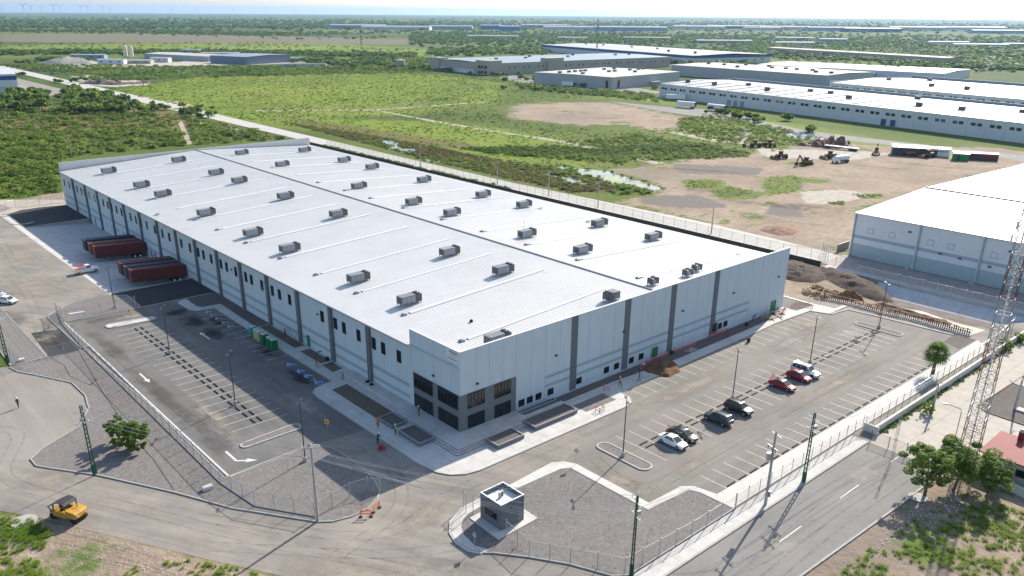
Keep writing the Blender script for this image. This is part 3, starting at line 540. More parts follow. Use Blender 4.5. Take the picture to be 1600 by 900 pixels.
# stains and dust on the asphalt
M['dust'] = stainmat('tan_dust_film', (.36,.32,.265), .75); M['brown'] = stainmat('brown_tyre_grime', (.08,.07,.062), .36, .22); M['tyre'] = stainmat('tyre_mark', (.08,.074,.068), .3, .9); M['wet'] = stainmat('dark_wet_patch', (.035,.034,.033), .85, .4); M['pdust'] = stainmat('pale_dust', (.42,.39,.35), .6, .5)
for a in ((-33,88,5,8,.2,'dust'),(-36,82,3,4,0,'dust'),(-30,118,9,14,.3,'dust'),(-26,150,7,18,0,'dust'),(-40,30,10,5,-1,'dust'),(-30,-18,14,5,-.9,'dust'),(-18,-34,8,5,-.9,'dust'),(8,-24,2.5,6,0,'dust'),(10,-28,5,3,0,'dust'),(19,-28,5,2.5,.1,'dust'),(40,-12,16,2.2,0,'dust'),(60,-27.5,18,2,0,'dust'),(82,-10,8,4,0,'dust'),(85,-18,5,7,0,'pdust'),(72,-12,10,3,0,'pdust'),
          (-28.6,70,2.4,16,0,'brown'),(-28.8,45,2.4,20,0,'brown'),(-28.5,24,2.6,12,0,'brown'),(-25,86,6,2,0,'brown'),(-38,98,4,9,.1,'brown'),(-36,78,2,5,0,'brown'),(-12,80,4,4,0,'wet'),(-11,73,3.5,6,0,'wet'),(-7.5,70,2.5,6,0,'wet'),(-11,64,3,5,0,'wet'),(-7.3,48,1.8,5,0,'wet'),(-8,34,2,7,0,'wet'),(-13,0,3,9,0,'pdust'),(-14,-3,3,4,0,'pdust'),(-20,84,5,2.5,0,'dust'),(-24,86,6,1.6,0,'dust'),(-13,24,3,8,0,'pdust'),(-25.5,30,2.5,14,0,'dust'),(12,-47,8,3,.1,'pdust'),(35,-45,6,4,0,'pdust'),(-50,26,5,4,0,'dust'),(-17,-14,7,3,.4,'dust'),(-20,-22,5,6,0,'pdust')):
    stain(*a[:5], M[a[5]], z=.024, name={'wet': 'wet_patch', 'brown': 'grime_patch'}.get(a[5], 'dust_patch'), label={'wet': 'dark damp patch on the new asphalt', 'brown': 'dark brown tyre grime along the driving lane'}.get(a[5], 'tan dust drifted over the asphalt'))
for px, py, rx, ry, ro, mm in ((1330,385,24,2.2,.35,'pdust'),(1310,372,22,1.2,.5,'pdust'),(1295,392,20,1.5,.2,'pdust'),(1350,350,18,1.6,.9,'pdust'),(1240,345,22,2.5,.1,'dust'),(1120,300,26,4,.4,'brown'),(1080,265,40,3,.5,'brown'),(1180,262,30,2,.4,'pdust'),(1300,280,24,3,.6,'pdust'),(1380,262,20,3,.3,'brown'),(1440,258,22,2.4,.2,'brown'),(1200,320,26,4,.3,'brown'),(1255,322,16,6,.4,'brown'),(1000,285,18,1.5,.5,'pdust'),(880,178,18,3,1.2,'brown'),(950,185,14,4,1.0,'brown'),(1340,325,22,1.2,.7,'dust'),(1430,300,14,2,.8,'pdust')):
    q = G(px, py); stain(q[0], q[1], rx, ry, ro+PI/2, M[mm], z=.012, name='track_marks', label='ruts and dusty tracks on the bare ground')
def tyre(pts, w=1.7):
    pts = arcs([Vector(p) for p in pts], 0) if False else pts
    P_ = [Vector(p) for p in pts]; sm = []
    for i in range(len(P_)-1):
        p0, p1, p2, p3 = P_[max(i-1, 0)], P_[i], P_[i+1], P_[min(i+2, len(P_)-1)]
        for k in range(8): t = k/8; sm.append(.5*((2*p1)+(p2-p0)*t+(2*p0-5*p1+4*p2-p3)*t*t+(3*p1-3*p2+p3-p0)*t**3))
    sm.append(P_[-1])
    for s in (-w/2, w/2):
        c = offs(sm, s, False); a = offs(c, .1, False); b = offs(c, -.1, False); n = len(c); mb = MB(); mb.add([(q[0], q[1], .0285) for q in a+b], [(i, i+1, n+i+1, n+i) for i in range(n-1)]); o = mb.build('tyre_marks', M['tyre'], fix=False)
        at = o.data.attributes.new('edge', 'FLOAT', 'POINT'); at.data.foreach_set('value', [.5]*(2*n)); tag(o, 'dark curved tyre marks on the dusty asphalt', kind='structure')
for P in ([(-40,-2),(-25,-17),(-14,-24),(-8,-36),(2,-45),(20,-47)],[(-38,4),(-24,-13),(-12,-12),(2,-11.5),(18,-11.5),(40,-11)],[(-46,16),(-33,-8),(-18,-32),(-14,-50)],[(-30,-14),(-18,-10),(-13,0),(-13,12),(-13,40)],[(6,-45),(25,-44),(42,-45)],[(4,-49),(20,-48.5),(40,-49)],[(10,-18),(8.5,-24),(11,-28),(22,-28),(50,-27.5),(80,-27.8)],[(-28.5,80),(-28.8,50),(-28.2,20)],[(-36,90),(-36,76)],[(-24,100),(-29,130),(-26,170),(-24,200)],[(-34,98),(-32,130),(-40,160)],[(-60,52),(-50,44),(-54,30),(-46,14)],[(60,-12.5),(85,-12),(86,-20),(84,-28)]): tyre(P)
# painted markings
pk = MB()
for k in range(21): y = 76.9-2.70*k; pk.box(-25.6, -16.5, y-.045, y+.045, .026, .028)
for y in (72.8, 69.9, 67, 64.1, 61.3, 58.4, 55.6, 52.8, 50.1, 47.6, 44.7): pk.box(-9.2, -5.0, y-.055, y+.055, .026, .028)
for k in range(28):
    x = 17.3+2.72*k
    pk.box(x-.045, x+.045, -25.0, -15.4, .026, .028)
for k in range(26):
    x = 32.4+2.6*k if False else 31.4+2.70*k
    if x < 90: pk.box(x-.045, x+.045, -9.8, -5.3, .026, .028)
for k in range(28):
    x = 17.55+2.68*k; pk.box(x-.045, x+.045, -34.9, -30.6, .026, .028)
tag(pk.build('parking_lines', M['paint'], fix=False), 'thin white painted bay lines of both car parks', kind='structure')
dm = MB()
for x in (12.2, 26.7, 41): dm.box(x, x+5, -46.0, -45.88, .030, .032)
tag(dm.build('lane_markings', M['paint'], fix=False), 'white dashed centre line of the side road', kind='structure')
def arrow(pts, w, head, label):
    mb = MB()
    for a, b in zip(pts[:-1], pts[1:]):
        a = Vector(a); b = Vector(b); d = (b-a).normalized(); n = Vector((-d.y, d.x)); mb.add([(*(a+n*w), .026), (*(a-n*w), .026), (*(b-n*w), .026), (*(b+n*w), .026)], [(0,1,2,3)])
    a = Vector(pts[-1]); d = (a-Vector(pts[-2])).normalized(); n = Vector((-d.y, d.x)); mb.add([(*(a+n*head), .0265), (*(a-n*head), .0265), (*(a+d*1.6), .0265)], [(0,1,2)])
    tag(mb.build('arrow_marking', M['paint'], fix=False), label, kind='structure')
arrow([(-28.5,53.6),(-28.5,50.3)], .16, .5, 'white arrow pointing towards the road'); arrow([(-12.75,61.4),(-12.75,64.6)], .16, .5, 'white arrow pointing up the left car park')
arrow([(-28.7,17.9),(-28.7,14.4),(-27.6,13.6)], .18, .55, 'bent white turn arrow near the car park exit')
# wheelchair symbols: blue squares with white figure / white figure
def wheelchair(cx, cy, blue):
    mb = MB(); z = .027
    if blue: mb.mi = 1; mb.box(cx-.8, cx+.8, cy-.8, cy+.8, z, z+.001); z += .004
    mb.mi = 0; n = 20; 
    for i in range(n):
        if 14 <= i <= 17: continue
        a0 = 2*PI*i/n; a1 = 2*PI*(i+1)/n
        mb.add([(cx+r*math.cos(a)-.1, cy+r*math.sin(a)-.15, z) for a, r in ((a0,.42),(a1,.42),(a1,.62),(a0,.62))], [(0,1,2,3)])
    for (x0, y0, x1, y1) in ((-.1,.7,-.1,-.0),(-.1,0,.4,0),(.4,0,.62,-.55),(-.1,.35,.3,.35)):
        p = Vector((cx+x0, cy+y0)); q = Vector((cx+x1, cy+y1)); d = (q-p).normalized()*1; n_ = Vector((-d.y, d.x))*.09
        mb.add([(*(p+n_), z), (*(p-n_), z), (*(q-n_), z), (*(q+n_), z)], [(0,1,2,3)])
    mb.prism([(cx-.1+.16*math.cos(a*PI/5), cy+.85+.16*math.sin(a*PI/5)) for a in range(10)], z, z)
    tag(mb.build('wheelchair_marking', [M['paint'], M['bluep']], fix=False), ('white wheelchair symbol on a blue square' if blue else 'white wheelchair symbol on dark asphalt'), kind='structure')
for y in (40.3, 36.5, 33.8, 30.2): wheelchair(-6.8, y, True)
for y in (76.4, 73.9, 71.3, 68.2, 65.4): wheelchair(-6.7, y, False)
# wheel stops
ws = MB().box(-.09, .09, -.85, .85, 0, .12).build('wheel_stop', M['black'], bevel=.02)
tag(ws, 'black rubber wheel stop lying across a parking bay', 'wheel stop')
for k in range(20):
    for x in (-21.6, -20.5): place(ws, USED, (x, 75.5-2.70*k, .02), 0, group='wheel stops of the left car park', label='black rubber wheel stop in the middle rows of the left car park')
for k in range(27):
    for y in (-19.6, -20.7): place(ws, USED, (18.7+2.72*k, y, .02), PI/2, group='wheel stops of the front car park', label='black rubber wheel stop in the middle rows of the front car park')
for k in range(27): place(ws, USED, (18.9+2.68*k, -34.6, .02), PI/2, group='wheel stops along the outer walkway', label='black rubber wheel stop in front of the outer walkway')
# tar cracks in the gravel
for P in ([(-33.4,72),(-34.5,62),(-35.8,50),(-37.3,30),(-37.4,22),(-38.2,12.5)], [(-38.4,71),(-37.4,66),(-38.0,60),(-36.5,54)]):
    kerb('drainage_furrow', P, .12, .108, m=M['crack'], label='thin dark furrow in the grey gravel')
# ================================================================ MAIN WAREHOUSE
BW, BL, HP, HE, HR = 88.3, 204.4, 13.25, 10.85, 13.1
wh = empty('warehouse', (0, 0, 0), 0, 'huge pale blue warehouse with a white seamed roof and dark glazed corner entrance', 'warehouse')
roofz = lambda x: HE+(HR-HE)*max(0, 1-abs(x-44.15)/44.15)
def wallmesh(m, x0, x1, y0, y1, z0, z1): return MB().box(x0, x1, y0, y1, z0, z1)
# walls: near (front), left, far, right
fw = MB().box(.3, BW, 0, .3, -.05, HP); fw.mi = 1
for x in (3.2,5.6,8.2,11.05,14.2,17.3,20.6,27.3,30.6,33.6,40.9,44,47,53.5,57,60.2,66.5,70.2,75,78.5,82,85.2): fw.box(x-.03, x+.03, -.004, .0, 6.4 if x < 11 else .1, HP)
fw.mi = 2
for z0, z1 in ((3.95,4.5),(2.42,2.9)): fw.box(17.35, 75.0, -.008, .0, z0, z1)
fw.build('wall', [M['wall'], M['seam'], M['band']], wh)
lw = MB().box(0, .3, 0, BL, -1.3, HE-.05).box(0, .3, 0, 12.4, HE-.04, HP); lw.mi = 1
PY = [24.1,36.4,48.5,60.9,73.0,84.6,96.5,108.0,120.0,132.4,144.2,155.6,167.0,178.2,190.6]
for i in range(len(PY)): 
    for d in (-4.1, -8.2): lw.box(-.004, 0, PY[i]+d-.03, PY[i]+d+.03, .0, HE)
for y in (6.4, 12.4, 2.0): lw.box(-.004, 0, y-.03, y+.03, 6.4, HP)
lw.mi = 2
for z0, z1 in ((3.15,3.85),(1.2,1.8)): lw.box(-.008, 0, 12.9, BL-.5, z0, z1)
lw.build('wall', [M['wall'], M['seam'], M['band']], wh)
MB().box(.3, BW, BL-.3, BL, 0, HP-.05).build('wall', M['roof'], wh); MB().box(BW-.3, BW, .3, BL-.3, 0, HE-.1).build('wall', M['wall'], wh)
# roof with standing seams running from ridge to eave
rf = MB(); x0 = -.45
for a, b in ((x0, 44.15), (44.15, BW+.3)):
    za = HE-.04 if a == x0 else HR; zb = HR if a == x0 else HE-.04
    rf.add([(a, .3, za), (b, .3, zb), (b, BL-.3, zb), (a, BL-.3, za), (a, .3, za-.12), (b, .3, zb-.12), (b, BL-.3, zb-.12), (a, BL-.3, za-.12)], [(0,1,2,3),(7,6,5,4),(0,4,5,1),(2,6,7,3),(0,3,7,4)])
    y = .9
    while y < BL-.5:
        rf.add([(a, y-.035, za), (b, y-.035, zb), (b, y-.035, zb+.04), (a, y-.035, za+.04), (a, y+.035, za), (b, y+.035, zb), (b, y+.035, zb+.04), (a, y+.035, za+.04)], [(0,1,2,3),(7,6,5,4),(3,2,6,7),(0,3,7,4)]); y += .61
roof = rf.build('roof', M['roof'], wh, fix=False)
MB().box(43.95, 44.35, .35, BL-.35, HR+.0, HR+.16).build('ridge_cap', M['trim'], roof)
MB().box(-.62, -.46, 12.5, BL, HE-.28, HE-.02).build('gutter', M['steel'], wh)
MB().box(-.03, .33, 12.2, 12.45, HE+.02, HP).box(-.04, .36, -.04, 12.45, HP+.003, HP+.06).box(.36, BW+.04, -.04, .36, HP+.003, HP+.06).build('parapet_cap', M['roof'], wh)
fp = MB().box(0, BW, BL-.5, BL-.31, HE-.2, HP+.25)
for k in range(145): fp.box(.4+k*.61, .5+k*.61, BL-.56, BL-.5, HE, HP+.2)
fp.build('parapet', M['roof'], wh)
# skylight strips
ky = [7.3,22.9,37.9,52.5,67.3,83.3,98.3,111.2,125.8,140.9,156,171,185.2,200.6]
for y in ky:
    for a, b in ((7.4, 38.5), (49.2, 80.8)):
        za, zb = roofz(a), roofz(b)
        s_ = MB().add([(a, y-.42, za+.02), (b, y-.42, zb+.02), (b, y+.42, zb+.02), (a, y+.42, za+.02), (a, y-.3, za+.15), (b, y-.3, zb+.15), (b, y+.3, zb+.15), (a, y+.3, za+.15)], [(0,1,5,4),(1,2,6,5),(2,3,7,6),(3,0,4,7),(4,5,6,7)])
        s_.build('skylight', M['sky'], roof)
# pilasters and downspouts
pil_l = None
for y in PY:
    o = MB().box(-.42, -.0, -.38, .38, -.05 if not 101.6 < y < 179 else -1.2, HE-.3).build('pilaster', M['pil'], wh); o.location = (0, y, 0)
    d = MB().box(-.32, -.02, .62, .78, .2, HE-.3).build('downspout', M['trim'], wh); d.location = (0, y, 0)
for x in (23.8, 36.85, 49.5, 62.7):
    MB().box(x-.75, x+.75, -.06, -.001, .0, HP).build('pilaster', M['pil'], wh)
# windows on the left: tall narrow
wy = [201.5,196.3,192.9,188.1,183.8,180.9,176.0,171.1,167.9,163.2,159.2,155.9,151.8,147.8,140.6,136.6,132.8,128.6,123.0,117.9,113.4,109.5,105.9,100.7,95.9,93.0,88.8,83.7,80.8,76.3,71.5,68.9,64.2,59.7,56.7,52.6,40.4,35.8,32.9,28.2,23.5,20.7,16.2]
def mkwin(w, h, ax, nm='window', mull=0, glass='glass'):
    # built in its own plane: u along the wall, z up, projecting towards -n
    fr = MB(); gl = MB(); t = .07
    B = (lambda mb, u0, u1, z0, z1, d0, d1: mb.box(-d1, -d0, u0, u1, z0, z1)) if ax == 'x' else (lambda mb, u0, u1, z0, z1, d0, d1: mb.box(u0, u1, -d1, -d0, z0, z1))
    B(fr, 0, w, 0, t, 0, .05); B(fr, 0, w, h-t, h, 0, .05); B(fr, 0, t, t, h-t, 0, .05); B(fr, w-t, w, t, h-t, 0, .05)
    for k in range(mull): u = w*(k+1)/(mull+1); B(fr, u-.05, u+.05, t, h-t, 0, .06)
    B(gl, t, w-t, t, h-t, .0, .02)
    f = fr.build(nm, M['dframe']); g_ = gl.build('pane', M[glass], f); f.parent = wh
    return f
pw = mkwin(1.2, 2.1, 'x')
for i, y in enumerate(wy):
    o = pw if i == 0 else copy_tree(pw, wh); o.location = (-.006, y-1.2, 6.6)
pf = mkwin(1.28, 1.15, 'y')
for i, x in enumerate((11.6,13.4,15.3,18.0,24.65,31.5,34.1,38.05,40.7,64.7,66.6)):
    o = pf if i == 0 else copy_tree(pf, wh); o.location = (x, -.012, .8)
# glazed corner
gf = MB(); gf.box(.0, 11.0, -.09, -.005, .0, 6.32); gf.box(-.09, -.005, -.09, 11.75, .0, 6.32)
gf.build('entrance_surround', M['entg'], wh)
first = None
for x, w in ((1.32, 3.27), (6.56, 3.33)):
    for z, h, gl in ((.42, 2.3, 'glass'), (3.85, 2.45, 'glassb')):
        o = mkwin(w, h, 'y', 'entrance_glazing', 4, gl); o.location = (x, -.1, z)
for y, w in ((.42, 4.9), (6.65, 4.9)):
    for z, h in ((.42, 2.35), (3.85, 2.45)):
        o = mkwin(w, h, 'x', 'entrance_glazing', 5 if y < 1 else 4); o.location = (-.1, y, z)
# doors
for x0, x1, h, c in ((44.4, 46.0, 2.0, 'green'), (83.6, 85.4, 2.2, 'green'), (62.75, 64.25, 2.2, 'dframe')):
    d = MB().box(x0, x1, -.07, -.001, .12, h+.1).build('door', M[c], wh)
    MB().box(x0-.08, x0-.001, -.09, -.001, .12, h+.18).box(x1+.001, x1+.08, -.09, -.001, .12, h+.18).box(x0, x1, -.09, -.001, h+.101, h+.18).build('door_frame', M['trim'], d)
    MB().box(x1-.22, x1-.12, -.14, -.071, 1.0, 1.12).build('handle', M['steel'], d)
for y0, y1, z, c in ((45.2, 46.4, .12, 'green'), (173.3, 174.4, -.95, 'trim'), (124.6, 125.7, -1.0, 'trim'), (127.2, 128.1, -1.0, 'trim')):
    d = MB().box(-.07, -.001, y0, y1, z, z+2.1).build('door', M[c], wh); MB().box(-.13, -.071, y0+.12, y0+.22, z+.95, z+1.05).build('handle', M['steel'], d)
for y in (181.5, 105.2, 108.6, 112.2, 131.7, 135.2, 139.7, 145.5, 150, 160, 164): 
    if 103 < y < 179: MB().box(-.12, -.001, y-1.25, y+1.25, -.1, 2.5).build('dock_door', M['hvac'] if y < 142 else M['wall'], wh)
# wall lights and small fittings
for x, z in ((3.2, 7.45), (19.6, 7.5), (36.0, 7.5), (52.5, 7.5), (68.8, 7.5), (85.0, 7.6)):
    MB().box(x-.2, x+.2, -.3, -.0, z-.12, z+.14).build('wall_light', M['dsteel'], wh, bevel=.03)
for y, z in ((6.4, 7.5), (41.3, 7.7), (77.5, 7.7), (100.0, 7.7), (145.0, 7.7)):
    MB().box(-.3, 0, y-.2, y+.2, z-.12, z+.14).build('wall_light', M['dsteel'], wh, bevel=.03)
for y in (188, 164, 131, 113):
    MB().tube([(0, y, 10.2), (-1.1, y, 10.25)], .05, 6).obox((-1.3, y), (1, 0), .35, .18, 10.2, 10.32).build('floodlight', M['steel'], wh)
# banner on the corner with lettering
bn = MB().box(-.03, -.006, .3, 3.1, 11.35, 13.1).build('sign_banner', mat('banner_white', (.74,.75,.78), .6, .03), wh)
def word(txt, size, loc, rot, m, parent, name='lettering', ext=.004):
    c = bpy.data.curves.new(name, 'FONT'); c.body = txt; c.size = size; c.extrude = ext; c.align_x = 'CENTER'
    o = bpy.data.objects.new(name, c); COL.objects.link(o); dg = bpy.context.evaluated_depsgraph_get()
    me = bpy.data.meshes.new_from_object(o.evaluated_get(dg)); bpy.data.objects.remove(o); me.materials.clear(); me.materials.append(m)
    q = bpy.data.objects.new(name, me); COL.objects.link(q); q.location = loc; q.rotation_euler = rot; q.parent = parent; return q
# the writing is too small to read in the photograph: rows of dark and red bars
lt = MB(); 
for (u0, u1, z0, z1) in ((.55,2.45,12.72,12.95),(.55,2.2,12.48,12.6),(.6,2.7,12.2,12.24),(.8,2.4,12.0,12.03)):
    u = u0
    while u < u1: w = random.uniform(.1, .26); lt.box(-.04, -.031, u, min(u+w, u1), z0, z1); u += w+.06
lt.build('lettering', M['trim'], bn)
lt = MB(); u = .55
while u < 2.7: w = random.uniform(.1, .24); lt.box(-.04, -.031, u, u+w, 11.62, 11.8); u += w+.05
lt.build('lettering', mat('red_ink', (.5,.06,.06), .6), bn)
# small roof hoods at the lower ends of the skylights
hood = MB().loft([[(-.45,-.4,0),(.45,-.4,0),(.45,.4,0),(-.45,.4,0)],[(-.35,-.3,.22),(.35,-.3,.22),(.35,.3,.22),(-.35,.3,.22)],[(-.1,-.08,.34),(.1,-.08,.34),(.1,.08,.34),(-.1,.08,.34)]])
hp = hood.build('roof_vent', M['hvac'])
lst = [(6.2, y) for y in ky if y < 115]+[(48.0, y) for y in ky if y > 5 and y < 130]
for i, (x, y) in enumerate(lst):
    o = hp if i == 0 else copy_tree(hp); o.parent = roof; o.location = (x, y, roofz(x)+.04)
# ---------------------------------------------------------------- rooftop air conditioners
def make_hvac(L=4.2, Wd=1.75, H=1.7):
    t = empty('air_conditioner', (0, 0, 0), 0, 'grey rooftop air conditioner', 'air conditioner')
    MB().box(-L/2, L/2-1.25, -Wd/2, Wd/2, .35, H).build('housing', M['hvac'], t, bevel=.03)
    c = MB().box(L/2-1.249, L/2, -Wd/2, Wd/2, .35, H-.03); c.build('coil_section', M['hvacd'], t, bevel=.02)
    MB().box(-L/2-.03,-L/2-.002,-Wd/2+.2,Wd/2-.2,.6,1.5).build('duct_hood', M['hvacd'], t)
    pn = MB()
    for k in range(3 if L > 3 else 1): pn.box(-L/2+.2+k*.9, -L/2+.95+k*.9, -Wd/2-.012, -Wd/2-.002, .55, H-.2)
    pn.build('access_panel', mat('panel_grey', (.29,.30,.32), .5, .1), t) if 'panel_grey' not in bpy.data.materials else pn.build('access_panel', bpy.data.materials['panel_grey'], t)
    for y in (-.42, .42):
        f = MB().tube([(L/2-.58, y, H-.02), (L/2-.58, y, H+.16)], .36, 14).build('fan', M['dsteel'], t)
        MB().tube([(L/2-.58, y, H+.162), (L/2-.58, y, H+.2)], [.12, .1], 8).build('fan_hub', M['steel'], f)
    fr = MB()
    for x in (-L/2+.15, L/2-.15):
        for y in (-Wd/2+.1, Wd/2-.1): fr.box(x-.06, x+.06, y-.06, y+.06, 0, .42)
    fr.box(-L/2, L/2, -Wd/2+.02, -Wd/2+.142, .32, .419).box(-L/2, L/2, Wd/2-.142, Wd/2-.02, .32, .419); fr.box(-L/2+.1, -L/2+.2, -Wd/2+.141, Wd/2-.141, .33, .40).box(L/2-.2, L/2-.1, -Wd/2+.141, Wd/2-.141, .33, .40); fr.build('stand', M['steel'], t)
    return t
hv = make_hvac()
HV = [(10.0,[2.4,26.7,43.2,70.2,87.5,113.4,142.3,158.7,187.6],'row by the left eave'), (31.8,[2.4,26.8,43.4,87.1,113.9,141.8,157.9,187.2],'row left of the ridge'),
      (53.4,[26.6,43.5,70.3,86.3,112.4,157.7,187.0],'row right of the ridge'), (76.6,[26.9,43.2,69.7,86.3,113.7,141.8,159,186],'row by the far eave')]
for x, ys, lab in HV:
    for i, y in enumerate(ys):
        xx = 9.6 if (x == 10 and y < 5) else 35.5 if (x > 31 and x < 33 and y < 5) else x
        if (xx > 35 and y < 5): hvm = make_hvac(2.7, 1.7, 1.6)
        o = place(hvm if (xx > 35 and y < 5 and xx < 40) else hv, USED, (xx, y if y > 5 else y+.35, roofz(xx)-.02), 0 if y > 5 or x < 20 else PI, 'rooftop air conditioner, %s from the near end, %s' % (ORD[i+1], lab), 'air conditioners standing on the warehouse roof')
hv2 = make_hvac(1.9, 1.3, 1.35)
for (x, y), lab in zip(((57.5, 3.2), (62.3, 4.6), (47.0, 3.0)), ('small grey condenser by the near parapet, right of the ridge', 'second small grey condenser just behind another by the parapet', 'lone small grey condenser closest to the roof ridge')):
    place(hv2, USED, (x, y, roofz(x)-.02), 0, lab, 'small condensers on the warehouse roof')
# odd pieces left on the roof
bl = MB(); 
for k in range(7): a = random.uniform(0, 6); bl.obox((random.uniform(-.5,.5), random.uniform(-.5,.5)), (math.cos(a), math.sin(a)), random.uniform(.2,.8), .08, .02+.05*k, .07+.05*k)
for (x, y), lab in zip(((1.7,123.6),(79,66),(78,48),(82,8)), ('dark loose scraps lying near the left roof eave','thin metal scraps near the far eave, behind the units','scraps beside the far eave near the middle','dark offcuts in the far right corner of the roof')):
    o = bl.build('scrap_pile', M['steel']); tag(o, lab, 'scrap pile'); o.location = (x, y, roofz(x)+.05)
o = MB().loft([[(-.25,-.2,0),(.35,-.2,0),(.35,.2,0),(-.25,.2,0)],[(-.2,-.15,.35),(.2,-.15,.45),(.2,.15,.45),(-.2,.15,.35)]]).build('bucket', M['black'], bevel=.04); tag(o, 'small black bundle standing alone on the near roof slope', 'bundle'); o.location = (12.2, 12.4, roofz(12)+.04)
tag(MB().tube([(50.1,41,roofz(50)), (50.1,41,roofz(50)+4.6)], .04, 6).build('lightning_rod', M['steel']), 'thin lightning rod beside the roof ridge', 'lightning rod')
# ================================================================ PEOPLE
from mathutils import Quaternion
def skin(verts, edges, rad, name, mats, matfn, parent=None, sub=1):
    me = bpy.data.meshes.new(name+'_tmp'); me.from_pydata(verts, edges, []); o = bpy.data.objects.new(name+'_tmp', me); COL.objects.link(o)
    o.modifiers.new('skin', 'SKIN').use_smooth_shade = True
    for i, r in enumerate(rad): me.skin_vertices[0].data[i].radius = (r if hasattr(r, '__len__') else (r, r))
    me.skin_vertices[0].data[0].use_root = True
    s_ = o.modifiers.new('sub', 'SUBSURF'); s_.levels = sub; s_.render_levels = sub
    dg = bpy.context.evaluated_depsgraph_get(); nm = bpy.data.meshes.new_from_object(o.evaluated_get(dg)); bpy.data.objects.remove(o)
    nm.name = name; nm.materials.clear()
    for m in mats: nm.materials.append(m)
    for p in nm.polygons: p.material_index = matfn(p.center); p.use_smooth = True
    q = bpy.data.objects.new(name, nm); COL.objects.link(q); q.parent = parent; return q
SK = mat('skin_tone', (.36,.21,.14), .6, .05, coord='obj'); BOOT = mat('work_boot', (.04,.03,.025), .8, coord='obj')
def person(loc, rz, top, legs, helmet, label, pose='stand', vest=None):
    t = empty('person', loc, rz, label, 'person')
    sw = {'stand': .04, 'walk': .26, 'bend': .08}[pose]; lean = .55 if pose == 'bend' else .0
    V_ = [(0,0,.95)]; E_ = []; Rr = [(.15,.11)]
    def add(p, r, par): V_.append(p); Rr.append(r); E_.append((par, len(V_)-1)); return len(V_)-1
    c = add((0,-.02-lean*.25,1.15), (.14,.10), 0); ch = add((0,-.02-lean*.6,1.38-lean*.12), (.17,.115), c); nk = add((0,-.02-lean*.75,1.52-lean*.2), .055, ch); hd = add((0,-.04-lean*.85,1.64-lean*.25), (.085,.1), nk); add((0,-.04-lean*.9,1.74-lean*.27), (.07,.08), hd)
    no = add((0,-.14-lean*.9,1.63-lean*.28), .018, hd)
    for s in (-1, 1):
        sy = s*sw; k = add((s*.1, -.02, .88), .1, 0); kn = add((s*.11, -sy*.7-.02, .5), .062, k); an = add((s*.11, -sy*.6+(.12 if sy < 0 and pose == 'walk' else 0), .1), .042, kn); add((s*.115, -sy*.6-.15, .04), .038, an)
        sh = add((s*.2, -.02-lean*.6, 1.42-lean*.15), .065, ch); el = add((s*.27, .0-lean*.75+s*sw*.3, 1.14-lean*.2), .045, sh); wr = add((s*.27, -.14-lean*.9+s*sw*.6, .95-lean*.12), .03, el); hn = add((s*.27, -.19-lean*.95+s*sw*.7, .9-lean*.15), (.035,.02), wr)
        for f in range(4): a = add((s*(.27+.015*(f-1.5)), -.24-lean+s*sw*.7-.004*f, .86-lean*.15), .009, hn); add((s*(.268+.015*(f-1.5)), -.255-lean+s*sw*.7, .82-lean*.15+.004*f), .007, a)
        a = add((s*.235, -.2-lean+s*sw*.7, .89-lean*.15), .01, hn)
    def mf(c):
        if c.z < .1: return 3
        if c.z < .93: return 3 if c.z < .13 else (2 if abs(c.x) > .23 and c.y < -.1 and c.z > .75 else 1)
        if c.z > 1.5-lean*.2 and abs(c.x) < .13: return 2
        if abs(c.x) > .22 and c.z < 1.0: return 2
        return 0
    skin(V_, E_, Rr, 'body', [top, legs, SK, BOOT], mf, t, 1)
    hz = 1.70-lean*.27; hy = -.04-lean*.9
    h = MB(); h.loft([[(r*math.cos(a*PI/6), hy+r*1.12*math.sin(a*PI/6), hz+z) for a in range(12)] for r, z in ((.155,0),(.125,.012),(.12,.06),(.085,.11),(.02,.13))]); h.build('hard_hat', helmet, t, smooth=True)
    if vest:
        v = MB(); L_ = lean; v.loft([[((rx)*math.cos(a*PI/6), -.02-L_*ly+ry*math.sin(a*PI/6), z) for a in range(12)] for rx, ry, z, ly in ((.185,.145,.98,.05),(.18,.14,1.15-.02*L_,.25),(.205,.155,1.36-.12*L_,.6),(.13,.12,1.47-.16*L_,.68))]); v.build('vest', vest, t, smooth=True)
    return t
OR = mat('hi_vis_orange', (.85,.13,.02), .7, .05, coord='obj'); YE = mat('hi_vis_yellow', (.65,.75,.05), .7, .05, coord='obj'); NAVY = mat('navy_cloth', (.02,.03,.07), .8, coord='obj'); KH = mat('khaki_cloth', (.2,.16,.1), .8, coord='obj'); MAR = mat('maroon_cloth', (.16,.035,.05), .8, coord='obj'); DK = mat('dark_cloth', (.03,.03,.035), .8, coord='obj'); HW = mat('white_helmet', (.8,.8,.8), .4, coord='obj'); PLW = mat('pale_shirt', (.45,.42,.42), .8, coord='obj')
person((-47.6,52.4,.02), R(150), MAR, DK, HW, 'lone person in maroon top and white helmet walking on the turning area', 'walk')
person((-.9,53.6,.12), R(100), OR, NAVY, HW, 'person in orange top standing at the left wall beyond the portable toilets', 'stand')
person((-3.1,28.4,.12), R(200), PLW, KH, HW, 'person in pale clothes bending at the ramp end by the left wall', 'bend', OR)
person((-1.7,8.2,.47), R(240), DK, DK, HW, 'person in dark clothes and white helmet beside the entrance glazing', 'stand')
person((-8.3,9.6,.13), R(160), OR, NAVY, OR, 'person in orange top standing left of the planters', 'stand')
person((-7.5,6.1,.13), R(200), DK, NAVY, HW, 'person in a yellow safety vest beside the square planter', 'stand', YE)
person((-11.0,5.6,.02), R(120), NAVY, NAVY, HW, 'person in dark blue pushing a red machine at the kerb', 'bend')
